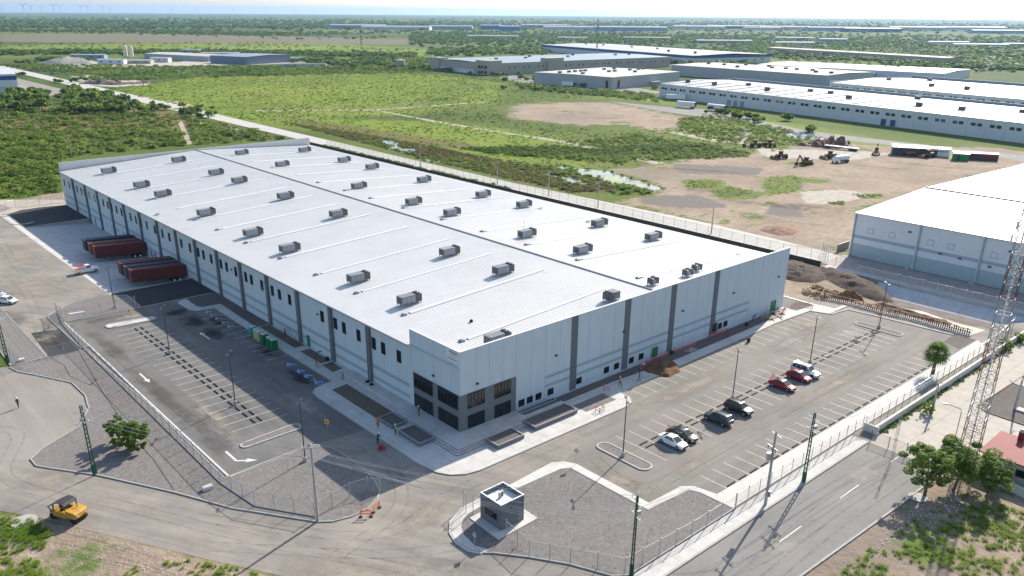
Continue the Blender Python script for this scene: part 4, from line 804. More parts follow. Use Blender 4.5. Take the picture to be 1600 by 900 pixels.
person((30.9,-4.3,.13), R(190), OR, DK, HW, 'person in orange top and white helmet on the front pavement', 'walk')
person((75.5,-1.0,.13), R(60), NAVY, DK, DK, 'person in dark clothes on the gravel strip near the far door', 'bend')
person((83.6,-2.9,.13), R(60), OR, DK, OR, 'worker in orange among the timber at the far corner', 'bend')
# ================================================================ VEHICLES
paint = {k: mat('car_paint_'+k, c, .22, .02, coord='obj', spec=.6, metal=mt) for k, c, mt in (('white',(.8,.8,.8),0),('black',(.018,.018,.02),0),('slate',(.055,.065,.085),.4),('red',(.27,.01,.02),.1),('silver',(.5,.51,.53),.5))}
CG = mat('car_glass', (.03,.045,.045), .05, .02, coord='obj', spec=.8); LAMP = mat('clear_lamp', (.7,.7,.7), .1, .02, coord='obj', spec=.8); TAIL = mat('red_lamp', (.45,.01,.01), .2, coord='obj'); RIM = mat('wheel_rim', (.45,.45,.46), .3, metal=.7, coord='obj')
def wheel(parent, x, y, r, w, name='wheel'):
    t = MB().tube([(x-w/2, y, r), (x-w/2+.03, y, r), (x+w/2-.03, y, r), (x+w/2, y, r)], [r*.92, r, r, r*.92], 18)
    wl_ = t.build(name, M['black'], parent, smooth=False)
    s = 1 if x > 0 else -1; MB().tube([(x+s*(w/2-.02), y, r), (x+s*(w/2+.015), y, r)], [r*.62, r*.58], 12).build('rim', RIM, wl_)
    return wl_
def car(kind, pt, label, loc, rz):
    # car faces -Y locally; x across, y along
    P = {'sedan': dict(L=4.6, W=1.8, sill=.22, belt=.88, roof=1.45, hood=(-2.3,-1.05), ws=(-1.3,-.3), rw=(.8,1.9), tail=.98, r=.33),
         'hatch': dict(L=4.3, W=1.8, sill=.22, belt=.9, roof=1.5, hood=(-2.15,-1.0), ws=(-1.25,-.35), rw=(1.2,2.02), tail=1.0, r=.33),
         'suv': dict(L=4.75, W=1.9, sill=.3, belt=1.05, roof=1.75, hood=(-2.37,-1.1), ws=(-1.2,-.5), rw=(1.85,2.2), tail=1.08, r=.38),
         'bigsuv': dict(L=5.1, W=2.0, sill=.34, belt=1.1, roof=1.88, hood=(-2.55,-1.2), ws=(-1.3,-.7), rw=(2.15,2.45), tail=1.12, r=.41)}[kind]
    L, Wd, sl, bt, rf_ = P['L'], P['W'], P['sill'], P['belt'], P['roof']; h = Wd/2; t = empty(kind if kind == 'car' else 'parked_car', loc, rz, label, 'car')
    st = [(-L/2, .66, .42, bt-.38), (-L/2+.1, .82, sl+.06, bt-.28), (-L/2+.4, .95, sl, bt-.17), (-L/2+.8, .99, sl, bt-.1), (P['ws'][0], 1, sl, bt-.0), (0, 1.0, sl, bt), (P['rw'][0], 1, sl, bt+.02), (L/2-.4, .97, sl, P['tail']), (L/2-.1, .88, sl+.06, P['tail']-.03), (L/2, .76, .46, P['tail']-.16)]
    rings = []
    for y, k, z0, z1 in st:
        w = h*k; mid = (z0+z1)/2
        rings.append([(-w*.9, y, z0), (-w, y, z0+.14), (-w*1.0, y, mid+.05), (-w*.96, y, z1-.08), (-w*.84, y, z1), (0, y, z1+.035), (w*.84, y, z1), (w*.96, y, z1-.08), (w*1.0, y, mid+.05), (w, y, z0+.14), (w*.9, y, z0)])
    b = MB().loft(rings)
    # cabin frustum
    wb, wt = h*.86, h*.68; a0, a1 = P['ws']; r0, r1 = P['rw']
    lo = [(-wb, a0, bt-.02), (wb, a0, bt-.02), (wb, r1, P['tail']-.02), (-wb, r1, P['tail']-.02)]; hi = [(-wt, a1, rf_-.03), (wt, a1, rf_-.03), (wt, r0, rf_-.03), (-wt, r0, rf_-.03)]
    tp = [(-wt*.82, a1+.22, rf_+.02), (wt*.82, a1+.22, rf_+.02), (wt*.82, r0-.18, rf_+.02), (-wt*.82, r0-.18, rf_+.02)]
    b.loft([lo, hi, tp]); b.build('body', pt, t, smooth=False).data
    body = t.children[0]; 
    md = body.modifiers.new('bev', 'BEVEL'); md.width = .08; md.segments = 3; md.limit_method = 'ANGLE'; md.angle_limit = R(25)
    for p_ in body.data.polygons: p_.use_smooth = True
    def pane(nm, A, B, C, D, u0, u1, v0, v1, off):
        A, B, C, D = map(Vector, (A, B, C, D)); n = (B-A).cross(D-A).normalized(); q = []
        for u, v in ((u0,v0),(u1,v0),(u1,v1),(u0,v1)): q.append((A*(1-u)+B*u)*(1-v)+(D*(1-u)+C*u)*v)
        ctr = Vector((0, .3, (bt+rf_)/2)); 
        if (q[0]-ctr).dot(n) < 0: n = -n
        mb = MB(); vs = [p+n*off for p in q]+[p-n*.02 for p in q]; mb.add(vs, [(0,1,2,3),(7,6,5,4),(0,4,5,1),(1,5,6,2),(2,6,7,3),(3,7,4,0)]); mb.build(nm, CG, t)
    pane('windscreen', lo[0], lo[1], hi[1], hi[0], .06, .94, .1, .94, .012); pane('rear_window', lo[3], lo[2], hi[2], hi[3], .08, .92, .2, .9, .012)
    for s, (p0, p1, p2, p3) in (('l', (lo[0], lo[3], hi[3], hi[0])), ('r', (lo[1], lo[2], hi[2], hi[1]))):
        pane('side_window', p0, p1, p2, p3, .13, .46, .12, .9, .012); pane('side_window', p0, p1, p2, p3, .49, .76 if kind in ('sedan', 'hatch') else .72, .12, .9, .012)
        if kind in ('suv', 'bigsuv'): pane('side_window', p0, p1, p2, p3, .75, .93, .14, .88, .012)
    for s in (-1, 1):
        MB().box(s*h*.66-.2, s*h*.66+.2, -L/2+.03, -L/2+.24, bt-.42, bt-.29).build('headlight', LAMP, t, bevel=.03)
        MB().box(s*h*.76-.18, s*h*.76+.18, L/2-.16, L/2-.01, P['tail']-.3, P['tail']-.14).build('tail_light', TAIL, t, bevel=.03)
        MB().box(s*(h+.08)-.1, s*(h+.08)+.1, a0+.25, a0+.37, bt-.02, bt+.14).build('mirror', pt, t, bevel=.03)
        for y in (-L/2+.85, L/2-.92): wheel(t, s*(h-.1), y, P['r'], .24)
    MB().box(-.5, .5, -L/2-.03, -L/2+.05, sl+.12, sl+.34).build('grille', M['dsteel'], t); MB().box(-.26, .26, L/2-.03, L/2+.03, .55, .68).build('number_plate', M['white'], t)
    if kind in ('suv', 'bigsuv'): 
        for s in (-1, 1): MB().bar((s*wt*.85, a1+.3, rf_+.06), (s*wt*.85, r0-.3, rf_+.06), .05).build('roof_rail', M['dsteel'], t)
    return t
car('sedan', paint['white'], 'white saloon parked nearest the front road', (21.65,-22.6,.02), 0)
car('sedan', paint['black'], 'black saloon parked right beside the white saloon', (24.5,-22.3,.02), 0)
car('suv', paint['slate'], 'slate blue SUV parked tail outwards behind the black saloon', (32.7,-22.7,.02), PI)
car('suv', paint['black'], 'black SUV with silver bonnet glare parked by the middle lamp post', (38.2,-22.7,.02), 0)
car('sedan', paint['red'], 'red saloon parked in the middle row with an empty bay beyond', (51.5,-22.4,.02), 0)
car('hatch', paint['red'], 'red hatchback parked tight beside the white SUV', (56.9,-22.3,.02), 0)
car('bigsuv', paint['white'], 'big white SUV parked beside the red hatchback', (59.6,-22.0,.02), 0)
car('hatch', paint['white'], 'white hatchback standing in the dusty yard at the left edge', (-36.9,109.5,.02), R(35))
car('hatch', paint['silver'], 'pale car half cut off by the left edge, behind the white hatchback', (-37.8,116.0,.02), R(35))
# pickup with ladder rack
t = empty('pickup_truck', (-17.4,122.0,.03), PI/2, 'white pickup with an orange ladder rack beside the docks', 'pickup')
pt = paint['white']; b = MB()
rings = [[(-.95*k,y,.42),(-1.0*k,y,.6),(-.98*k,y,z-.1),(-.88*k,y,z),(.88*k,y,z),(.98*k,y,z-.1),(1.0*k,y,.6),(.95*k,y,.42)] for y,k,z in ((-2.75,.86,.95),(-2.6,.96,1.06),(-1.45,1,1.18),(-1.4,1,1.2),(.35,1,1.2))]
b.loft(rings); b.loft([[(-.88,-1.35,1.19),(.88,-1.35,1.19),(.88,.34,1.19),(-.88,.34,1.19)],[(-.72,-.75,1.85),(.72,-.75,1.85),(.74,.2,1.85),(-.74,.2,1.85)]]); b.build('body', pt, t)
MB().box(-1,1,.4,2.75,.5,.72).box(-1,-.93,.4,2.75,.72,1.2).box(.93,1,.4,2.75,.72,1.2).box(-.93,.93,2.68,2.75,.72,1.2).box(-.93,.93,.4,.47,.72,1.2).build('cargo_bed', pt, t)
MB().loft([[(-.7,-1.33,1.26),(.7,-1.33,1.26),(.7,-1.31,1.26),(-.7,-1.31,1.26)],[(-.6,-.82,1.8),(.6,-.82,1.8),(.6,-.80,1.8),(-.6,-.80,1.8)]]).build('windscreen', CG, t)
for s in (-1,1):
    MB().loft([[(s*.885,-.95,1.3),(s*.885,.1,1.3),(s*.87,.1,1.3),(s*.87,-.95,1.3)],[(s*.77,-.65,1.78),(s*.77,.1,1.78),(s*.75,.1,1.78),(s*.75,-.65,1.78)]]).build('side_window', CG, t)
    MB().box(s*.72-.16,s*.72+.16,-2.77,-2.66,.8,.98).build('headlight', LAMP, t)
    for y in (-1.85,1.7): wheel(t, s*.88, y, .4, .26)
rk = MB()
for s in (-1,1):
    for y in (.5,2.6): rk.bar((s*.9,y,1.2),(s*.9,y,1.95),.06)
    rk.bar((s*.9,-.9,1.95),(s*.9,2.75,1.95),.06)
for y in (.5,1.5,2.6): rk.bar((-.9,y,1.95),(.9,y,1.95),.05)
rk.build('ladder_rack', OR, t); MB().box(-.5,.4,1.2,2.1,.75,1.35).build('tool_box', OR, t, bevel=.03)
# container semitrailers
def trailer(loc, cont, label, dark):
    t = empty('container_trailer', loc, 0, label, 'trailer'); tilt = math.atan(1.15/17.5); 
    # local: x from 0 (front, away from wall) to 12.2 ; floor slopes with the apron
    z = lambda x, h: h - x*math.tan(tilt)
    def bx(mb, x0, x1, y0, y1, h0, h1): mb.add([(x0,y0,z(x0,h0)),(x1,y0,z(x1,h0)),(x1,y1,z(x1,h0)),(x0,y1,z(x0,h0)),(x0,y0,z(x0,h1)),(x1,y0,z(x1,h1)),(x1,y1,z(x1,h1)),(x0,y1,z(x0,h1))],[(0,3,2,1),(4,5,6,7),(0,1,5,4),(1,2,6,5),(2,3,7,6),(3,0,4,7)])
    c = MB(); bx(c,0,12.1,-1.19,1.19,1.28,4.0)
    for k in range(44):
        x = .25+k*.27; bx(c,x,x+.14,-1.22,-1.19,1.45,3.88); bx(c,x,x+.14,1.19,1.22,1.45,3.88)
    for y in (-1.22,1.14): bx(c,0,12.1,y,y+.08,1.28,1.44); bx(c,0,12.1,y,y+.08,3.88,4.02)
    for x in (0,11.98): 
        for y in (-1.23,1.13): bx(c,x-.01,x+.13,y,y+.1,1.28,4.03)
    c.build('container', cont, t)
    d = MB(); bx(d,12.1,12.16,-1.15,1.15,1.4,3.9); d.build('container_door', dark, t)
    f = MB(); 
    for y in (-.5,.38): bx(f,.2,12.2,y,y+.12,.95,1.28)
    for x in (.3,3,6,9,12): bx(f,x,x+.12,-1.1,1.1,1.12,1.27)
    f.build('chassis', M['dsteel'], t)
    for s in (-1,1):
        lg = MB(); bx(lg,2.9,3.03,s*.8-.07,s*.8+.07,.12,1.15); bx(lg,2.75,3.18,s*.8-.13,s*.8+.13,.03,.12); lg.build('landing_leg', M['steel'], t)
        for x in (9.3,10.6):
            zz = z(x,.5); w = MB().tube([(x,s*.72-.0,zz),(x,s*1.12,zz)],.5,16).build('wheel', M['black'], t); MB().tube([(x,s*1.121,zz),(x,s*1.14,zz)],.27,10).build('rim', M['white'], w)
    return t
cr = mat('container_red_oxide', (.15,.03,.028), .6, .12, .8, coord='world', dirt=((.12,.06,.05), 1.2, .5)); cb = mat('container_dark_blue', (.035,.05,.09), .6, .12, .8, dirt=((.08,.06,.06),1,.5)); co = mat('container_brown_red', (.18,.055,.03), .6, .12, .8, dirt=((.12,.08,.06),1,.5)); cdk = mat('container_door_dark', (.06,.08,.08), .6)
for y, c, lb in ((105.2,cr,'dark red container on a trailer, nearest the car park'),(108.6,cb,'dark blue container between two red ones, nearer pair of docks'),(112.2,cr,'dark red container behind the dark blue one, nearer group'),(131.7,cr,'dark red container on a trailer, near side of the farther group'),(135.2,co,'brownish red container in the middle of the farther group'),(139.7,cb,'dark blue container farthest along the docks')):
    t = trailer((-12.6,y,-.3), c, lb, cdk); t['group'] = 'containers on trailers backed to the docks'
# pneumatic road roller
def roller(loc, rz):
    Y = mat('machine_yellow', (.52,.29,.045), .5, .15, 1.5, coord='obj', dirt=((.35,.2,.06),1.5,.5)); t = empty('road_roller', loc, rz, 'yellow pneumatic road roller with a black canopy on the road verge', 'road roller')
    body = MB().loft([[(-.9,-2.15,.95),(.9,-2.15,.95),(.9,-2.15,1.6),(-.9,-2.15,1.6)],[(-1,-1.9,.85),(1,-1.9,.85),(1,-1.9,1.85),(-1,-1.9,1.85)],[(-1,-.6,.85),(1,-.6,.85),(1,-.6,1.98),(-1,-.6,1.98)]]); body.build('engine_hood', Y, t, bevel=.02)
    MB().box(-1.0,1.0,-.59,1.5,.62,1.15).box(-1,-.85,-.59,1.4,1.151,1.5).box(.85,1,-.59,1.4,1.151,1.5).box(-1.005,-.995,-1.8,-.9,1.1,1.6).build('body', Y, t, bevel=.03)
    MB().loft([[(-.9,1.7,.6),(.9,1.7,.6),(.9,1.7,1.2),(-.9,1.7,1.2)],[(-.8,2.3,.75),(.8,2.3,.75),(.8,2.3,1.1),(-.8,2.3,1.1)]]).build('ballast_box', Y, t)
    MB().box(-.3,.3,.55,1.05,1.15,1.55).box(-.3,.3,.98,1.1,1.55,2.1).build('seat', M['black'], t, bevel=.04)
    st = MB().tube([(0,.0,1.15),(0,.2,1.85)],.05,6).tube([(.2*math.cos(a*PI/5),.2+.2*math.sin(a*PI/5),1.88) for a in range(11)],.025,6,False); st.build('steering_wheel', M['black'], t)
    MB().tube([(.35,-1.2,1.9),(.35,-1.2,2.45)],.05,8).build('exhaust', M['dsteel'], t)
    cn = MB(); 
    for s in (-1,1): cn.bar((s*.9,-.55,1.95),(s*.9,-.45,2.7),.12); cn.bar((s*.9,1.4,1.4),(s*.9,1.3,2.55),.12); cn.bar((s*.9,1.5,1.1),(s*.9,2.2,1.8),.1)
    cn.build('canopy_frame', M['dsteel'], t)
    MB().loft([[(-.98,-.6,2.55),(.98,-.6,2.55),(.98,-.6,2.65),(-.98,-.6,2.65)],[(-.98,-.35,2.85),(.98,-.35,2.85),(.98,-.35,2.95),(-.98,-.35,2.95)],[(-.98,.6,2.92),(.98,.6,2.92),(.98,.6,3.02),(-.98,.6,3.02)],[(-.98,1.15,2.6),(.98,1.15,2.6),(.98,1.15,2.7),(-.98,1.15,2.7)],[(-.98,2.35,1.75),(.98,2.35,1.75),(.98,2.35,1.9),(-.98,2.35,1.9)]]).build('canopy', mat('canopy_dark', (.05,.045,.045), .6, coord='obj'), t)
    for k in range(4): MB().tube([(-.93+k*.47,-1.55,.48),(-.93+k*.47+.42,-1.55,.48)],.48,16).build('tyre', M['black'], t)
    for k in range(5): MB().tube([(-1.0+k*.41,1.75,.46),(-1.0+k*.41+.36,1.75,.46)],.46,16).build('tyre', M['black'], t)
    for s in (-1,1): MB().box(s*.6-.1,s*.6+.1,-2.24,-2.18,1.2,1.35).build('headlight', LAMP, t)
    t.scale = (1, 1, .86)
    return t
roller((-50.3,14.6,.02), R(28))
# ================================================================ STREET FURNITURE
t = empty('guard_booth', (0,0,0), 0, 'small dark grey guard booth with a white parapet roof', 'guard booth')
bx0, bx1, by0, by1, bh = -11.75, -8.0, -22.65, -18.75, 3.75
MB().box(bx0,bx1,by0,by0+.15,.2,bh).box(bx0,bx1,by1-.15,by1,.2,bh).box(bx0,bx0+.15,by0+.15,by1-.15,.2,bh).box(bx1-.15,bx1,by0+.15,by1-.15,.2,bh).build('wall', M['pil'], t)
MB().box(bx0+.15,bx1-.15,by0+.15,by1-.15,bh-.75,bh-.55).box(bx0-.03,bx1+.03,by0-.03,by0+.16,bh+.002,bh+.06).box(bx0-.03,bx1+.03,by1-.16,by1+.03,bh+.002,bh+.06).box(bx0-.03,bx0+.16,by0+.16,by1-.16,bh+.002,bh+.06).box(bx1-.16,bx1+.03,by0+.16,by1-.16,bh+.002,bh+.06).build('roof', M['wallw'], t)
w = MB().box(bx0-.04,bx0-.002,-21.9,-19.6,1.25,2.15).build('window', M['dframe'], t); MB().box(bx0-.06,bx0-.041,-21.8,-19.7,1.33,2.07).build('pane', M['glass'], w)
w = MB().box(-9.0,-8.3,by0-.04,by0-.002,.25,2.35).build('door', M['trim'], t); MB().box(-8.9,-8.8,by0-.09,by0-.041,1.2,1.3).build('handle', M['steel'], w)
MB().box(bx0-.14,bx0-.002,-21.1,-20.85,2.75,2.9).build('wall_light', M['dsteel'], t); MB().box(-10.3,-10.05,by0-.14,by0-.002,2.75,2.9).build('wall_light', M['dsteel'], t)
u = empty('air_conditioner', (-9.9,-20.5,bh-.55), .3, 'small air conditioner standing on the guard booth roof', 'air conditioner')
MB().box(-.42,.42,-.16,.16,.2,.8).build('housing', mat('beige_unit', (.5,.47,.38), .6, coord='obj'), u, bevel=.02); MB().tube([(.0,-.162,.5),(.0,-.18,.5)],.24,14).build('fan', M['dsteel'], u); MB().box(-.4,-.34,-.14,.14,0,.2).box(.34,.4,-.14,.14,0,.2).box(-.34,.34,-.05,.05,.12,.18).build('stand', M['steel'], u)
# lamp posts
def lamp(x, y, h, heads, label, rz=0, dark=True):
    t = empty('lamp_post', (x,y,0), rz, label, 'lamp post', 'lamp posts of the car parks'); m = M['dsteel']
    MB().tube([(0,0,0),(0,0,.75)],[.3,.28],14).build('base', M['kerb'], t); MB().tube([(0,0,.7),(0,0,h)],[.09,.06],10).build('pole', m, t)
    a = MB(); 
    for s in heads: a.bar((0,0,h-.1),(s*.55,0,h),.06)
    a.build('bracket', m, t)
    for s in heads: MB().box(s*.85-.36,s*.85+.36,-.17,.17,h-.03,h+.07).build('lamp_head', m, t, bevel=.02)
for a in ((-21.2,59.0,9.1,(-1,1),'lamp post at the far middle of the left stalls'),(-21.2,31.2,9.0,(-1,1),'lamp post at the near middle of the left stalls'),(-21.5,7.9,9.2,(1,),'lamp post on the gravel at the bottom of the left car park'),(-20.7,91.2,8.9,(-1,1),'lamp post on the curved gravel island near the docks'),
          (13.4,-20.2,9.0,(-1,1),'nearest lamp post of the front car park, on a gravel island'),(41.3,-19.5,8.9,(-1,1),'middle lamp post of the front car park, behind the black SUV'),(64.7,-20.0,9.2,(-1,1),'lamp post right behind the big white SUV'),(91.8,-19.7,9.5,(-1,1),'farthest lamp post of the front car park, on the end island')):
    lamp(*a, rz=R(50))
lamp(-4.0,35.9,2.9,(1,),'short dark post standing by the soil bed on the left'); lamp(35.2,-4.9,2.9,(1,),'short dark post on the front pavement near the dirt heap')
# traffic signs
def sign(x, y, h, kind, rz, label):
    t = empty('traffic_sign', (x,y,.1), rz, label, 'traffic sign'); MB().tube([(0,0,0),(0,0,h)],.035,8).build('pole', M['steel'], t)
    m = M['yellow'] if kind == 'y' else M['steel']; b = MB()
    if kind == 'y': b.box(-.33,.33,-.05,-.036,h-.75,h).build('sign_plate', m, t); MB().add([(-.06,-.056,h-.65),(.06,-.056,h-.65),(.06,-.056,h-.35),(-.06,-.056,h-.35),(-.2,-.056,h-.35),(.2,-.056,h-.35),(0,-.056,h-.1)],[(0,1,2,3),(4,5,6)]).build('symbol', M['dsteel'], t)
    else: b.add([(0,-.04,h-.85),(.4,-.04,h-.42),(0,-.04,h),(-.4,-.04,h-.42),(0,-.055,h-.85),(.4,-.055,h-.42),(0,-.055,h),(-.4,-.055,h-.42)],[(0,1,2,3),(7,6,5,4),(0,4,5,1),(1,5,6,2),(2,6,7,3),(3,7,4,0)]).build('sign_plate', m, t)
sign(-20.9,80.8,2.6,'y',R(-60),'yellow warning sign on the far rounded island of the left stalls'); sign(-15.2,12.6,2.6,'y',R(-60),'yellow warning sign beside the gravel at the bottom of the left stalls'); sign(92.6,-19.0,3.0,'y',R(-50),'yellow warning sign by the farthest front lamp post')
sign(6.7,-17.4,2.6,'d',R(-50),'grey diamond sign at the rounded corner of the front walkway'); sign(-16.4,-23.3,2.4,'d',R(-80),'small sign post on the curved walkway at the guard booth'); sign(-8.5,28.4,2.1,'d',R(-80),'small sign post at the kerb by the blue parking bays')
# portable toilets
def toilet(x, y, m, label, s=1):
    t = empty('portable_toilet', (x,y,.02), R(random.uniform(-6,6)), label, 'portable toilet', 'portable toilets in a row beside the left pavement')
    b = MB().box(-.56,.56,-.56,.56,.08,2.05); 
    for k in (-.3,0,.3): b.box(-.585,-.561,k-.05,k+.05,.2,1.9); b.box(k-.05,k+.05,-.585,-.561,.2,1.9)
    b.build('cabin', m, t, bevel=.015); MB().loft([[(-.6,-.6,2.052),(.6,-.6,2.052),(.6,.6,2.052),(-.6,.6,2.052)],[(-.5,-.5,2.2),(.5,-.5,2.2),(.5,.5,2.2),(-.5,.5,2.2)],[(-.3,-.3,2.28),(.3,-.3,2.28),(.3,.3,2.28),(-.3,.3,2.28)]]).build('roof', mat_roofwc, t)
    MB().box(-.61,-.587,-.42,.42,.15,1.95).build('door', m, t); MB().box(-.6,.6,-.6,.6,0,.079).build('skid', M['dsteel'], t); MB().tube([(.4,.4,2.1),(.4,.4,2.5)],.05,8).build('vent_pipe', M['dsteel'], t)
mat_roofwc = mat('translucent_roof', (.42,.55,.5), .5, coord='obj'); wg = mat('toilet_green', (.01,.17,.06), .5, coord='obj'); wt_ = mat('toilet_teal', (.03,.30,.27), .5, coord='obj'); wb_ = mat('toilet_beige', (.5,.43,.22), .5, coord='obj')
for y, m, lb in ((57.2,wt_,'teal portable toilet at the far end of the row'),(55.3,wb_,'beige portable toilet next to the teal one'),(54.0,wb_,'beige portable toilet next to the green ones'),(52.3,wg,'green portable toilet right beside the beige pair'),(49.9,wg,'green portable toilet after the gap in the row'),(48.5,wg,'green portable toilet nearest the blue parking bays')): toilet(-5.75, y, m, lb)
# barricades and posts
BR = mat('barrier_red', (.5,.07,.05), .6, coord='obj')
def barricade(x, y, rz, label, w=1.3):
    t = empty('barricade', (x,y,.03), rz, label, 'barricade'); 
    m_ = OR if w > 1 else BR
    for s in (-w/2, w/2): MB().box(s-.035,s+.035,-.035,.035,.08,1.0).build('post', m_, t); MB().box(s-.2,s+.2,-.2,.2,0,.08).build('foot', M['black'], t)
    for z in (.4,.8): MB().box(-w/2+.035,w/2-.035,-.02,.02,z,z+(.14 if w > 1 else .07)).build('rail', m_, t)
barricade(-22.4,-9.2,R(-38),'orange barricade at the tip of the gravel, left one'); barricade(-20.6,-8.8,R(20),'orange barricade at the tip of the gravel, right one')
barricade(27.6,-4.2,R(-50),'red barricade on the pavement beside the worker in orange',.95); barricade(20.9,-8.4,R(88),'red barricade standing on the front gravel bed edge',.9); barricade(22.3,-8.3,R(60),'second red barricade at the edge of the front gravel bed',.9)
barricade(24.6,-19.6,R(80),'red barricade tucked behind the black saloon',.5); barricade(53.6,-19.4,R(80),'red barricade behind the red saloon',.5); barricade(81.6,-20,R(80),'thin red post far back in the front car park',.4)
# pile of soil with net beside the front wall
def heap(name, P, h, m, label, cat='soil heap', seed=1, z=.02, n=26, rough=.5):
    rg = np.random.default_rng(seed); P = np.array(P); x0, y0 = P.min(0)-.5; x1, y1 = P.max(0)+.5
    X, Y = np.meshgrid(np.linspace(x0, x1, n), np.linspace(y0, y1, n)); sdv = sdpoly(P, X, Y); mx = max(.3, sdv.max())
    k = np.clip(sdv/mx, 0, 1)**.75; nz = sum(rg.normal(0, 1, (n, n)) for _ in range(1)); nz = (nz+np.roll(nz,1,0)+np.roll(nz,1,1)+np.roll(nz,-1,0))/4
    Z = z+h*k*(1+rough*nz*.6)+np.where(sdv > 0, abs(nz)*.15*h*rough, -.06); V = np.stack([X.ravel(), Y.ravel(), Z.ravel()], 1); ii = np.arange(n*n).reshape(n, n)
    Fq = np.stack([ii[:-1,:-1], ii[:-1,1:], ii[1:,1:], ii[1:,:-1]], -1); keep = (np.maximum.reduce([sdv[:-1,:-1], sdv[:-1,1:], sdv[1:,1:], sdv[1:,:-1]]) > 0)
    return tag(mesh_np(name, V, Fq[keep], m), label, cat)
hs = mat('brown_soil', (.16,.088,.04), .95, .35, 1.2, bump=.8, bscale=4); hd_ = mat('dark_soil', (.075,.055,.042), .95, .4, .6, bump=.8, bscale=3); hr = mat('reddish_soil', (.24,.15,.10), .95, .3, .6, bump=.8, bscale=3); hgr = mat('grey_rubble', (.3,.28,.26), .95, .3, .8, bump=.8, bscale=3)
heap('soil_heap', [(38.9,-3.2),(39.5,-6.1),(40.6,-7.2),(43.9,-7.0),(45.8,-5.0),(47.2,-1.8),(42.6,-1.3),(39.5,-1.6)], 1.25, hs, 'brown soil heap spilling from the front pavement into the car park', seed=3)
def net(name, line, h, label, m=None, cat='safety net'):
    t = empty(name, (line[0][0], line[0][1], .1), 0, label, cat); o0 = Vector(line[0]); mb = MB()
    for a, b in zip(line[:-1], line[1:]):
        a = Vector(a)-o0; b = Vector(b)-o0; mb.add([(a.x,a.y,0),(b.x,b.y,0),(b.x,b.y,h),(a.x,a.y,h)], [(0,1,2,3)])
    mb.build('mesh_panel', m or M['pinknet'], t, fix=False)
    for p in line: q = Vector(p)-o0; MB().tube([(q.x,q.y,0),(q.x,q.y,h+.1)],.03,6).build('post', M['dsteel'], t)
net('safety_net', [(38.6,-2.2),(41,-1.4),(44,-1.1),(48.2,-1.0)], 1.0, 'orange safety net strung behind the brown soil heap'); net('safety_net', [(49.8,-.9),(52,-1.4),(54.5,-1.6),(56.5,-1.2)], .9, 'crumpled orange net past the green door'); net('safety_net', [(61,-.8),(63.5,-.9),(66,-1.2),(64.4,-3)], 1.1, 'orange net round the small dark door'); 
net('safety_net', [(88.5,-2),(91,-1.5),(93,-3.5),(92.2,-5)], .9, 'orange net lying at the right corner of the warehouse')
heap('rubble_heap', [(51.5,-1.2),(54.5,-1.3),(55,-3),(52,-3)], .4, hgr, 'low grey rubble beside the crumpled orange net', 'rubble heap', 5)
tm = MB()
for k in range(16): a = random.uniform(-.6,1.2); tm.obox((random.uniform(79,88), random.uniform(-3.8,-.8)), (math.cos(a), math.sin(a)), random.uniform(.8,2.2), .12, .13+.03*k, .2+.03*k)
tag(tm.build('timber_pile', mat('weathered_timber', (.42,.36,.29), .8, .2, 2)), 'scattered timber boards below the far green door', 'timber')
tag(MB().tube([(0,0,0),(0,0,.9)],[.3,.3],14).build('drum', M['black']), 'black drum standing alone at the pavement edge', 'drum').location = (65.3,-6.8,.02)
for k, (x, y) in enumerate(((-.9,37.6),(-1.0,22.8),(-.9,24.2),(49,-1.0),(72.5,-1.6))):
    tag(MB().box(-.3,.3,-.25,.25,0,.55).build('tool_crate', M['black'], bevel=.03), ['dark crate against the left wall right of the green door','dark crate at the wall beside a pilaster near the ramp','second dark crate beside the ramp end','dark crate at the foot of the front wall pilaster','dark crate on the far gravel strip'][k], 'crate').location = (x, y, .14)
u = empty('compactor', (-11.4,3.9,.02), R(30), 'small red compactor machine at the kerb', 'compactor'); rp = mat('red_machine', (.4,.04,.04), .5, coord='obj')
MB().box(-.3,.3,-.5,.5,.12,.3).build('plate', rp, u); MB().box(-.22,.22,-.25,.3,.3,.7).build('engine', rp, u, bevel=.04); MB().tube([(-.2,.3,.4),(-.2,.95,1.0),(.2,.95,1.0),(.2,.3,.4)],.03,6).build('handle', M['dsteel'], u)
tag(MB().box(-.7,.7,-.4,.4,0,.5).build('concrete_box', M['walk2'], bevel=.04), 'pale concrete block on the gravel by the left fence corner', 'concrete block').location = (-34.8,9.7,.1)
tag(MB().box(-.5,.5,-.4,.4,0,.45).build('concrete_box', M['walk2'], bevel=.04), 'pale concrete block beside the closed entrance fence', 'concrete block').location = (-42.6,72.6,.1)
for (x, y, r, lb, z) in ((-54.8,17.4,1.5,'round concrete cover at the verge behind the road roller',.05),(34.7,-52.5,1.2,'round concrete pad at the foot of the roadside tree',.05),(70.3,-20,.5,'pale square drain cover in the front car park',.03),(-12.9,51.4,.45,'dark drain cover in the left lane',.03),(85.5,-48.5,2.2,'round concrete pad with a post on the gravel yard',.05)):
    tag(MB().tube([(0,0,0),(0,0,.05)],r,20 if r > 1 else 4).build('drain_cover', M['kerb'] if 'dark' not in lb else M['dsteel']), lb, 'cover').location = (x, y, z)
slab('gravel_oval', arcs([(-29.2,93.8),(-26.0,93.3),(-26.2,92.6),(-29.2,93.0)], .3), .1, .16, M['paint'], 'white oval slab in the curved gravel island')
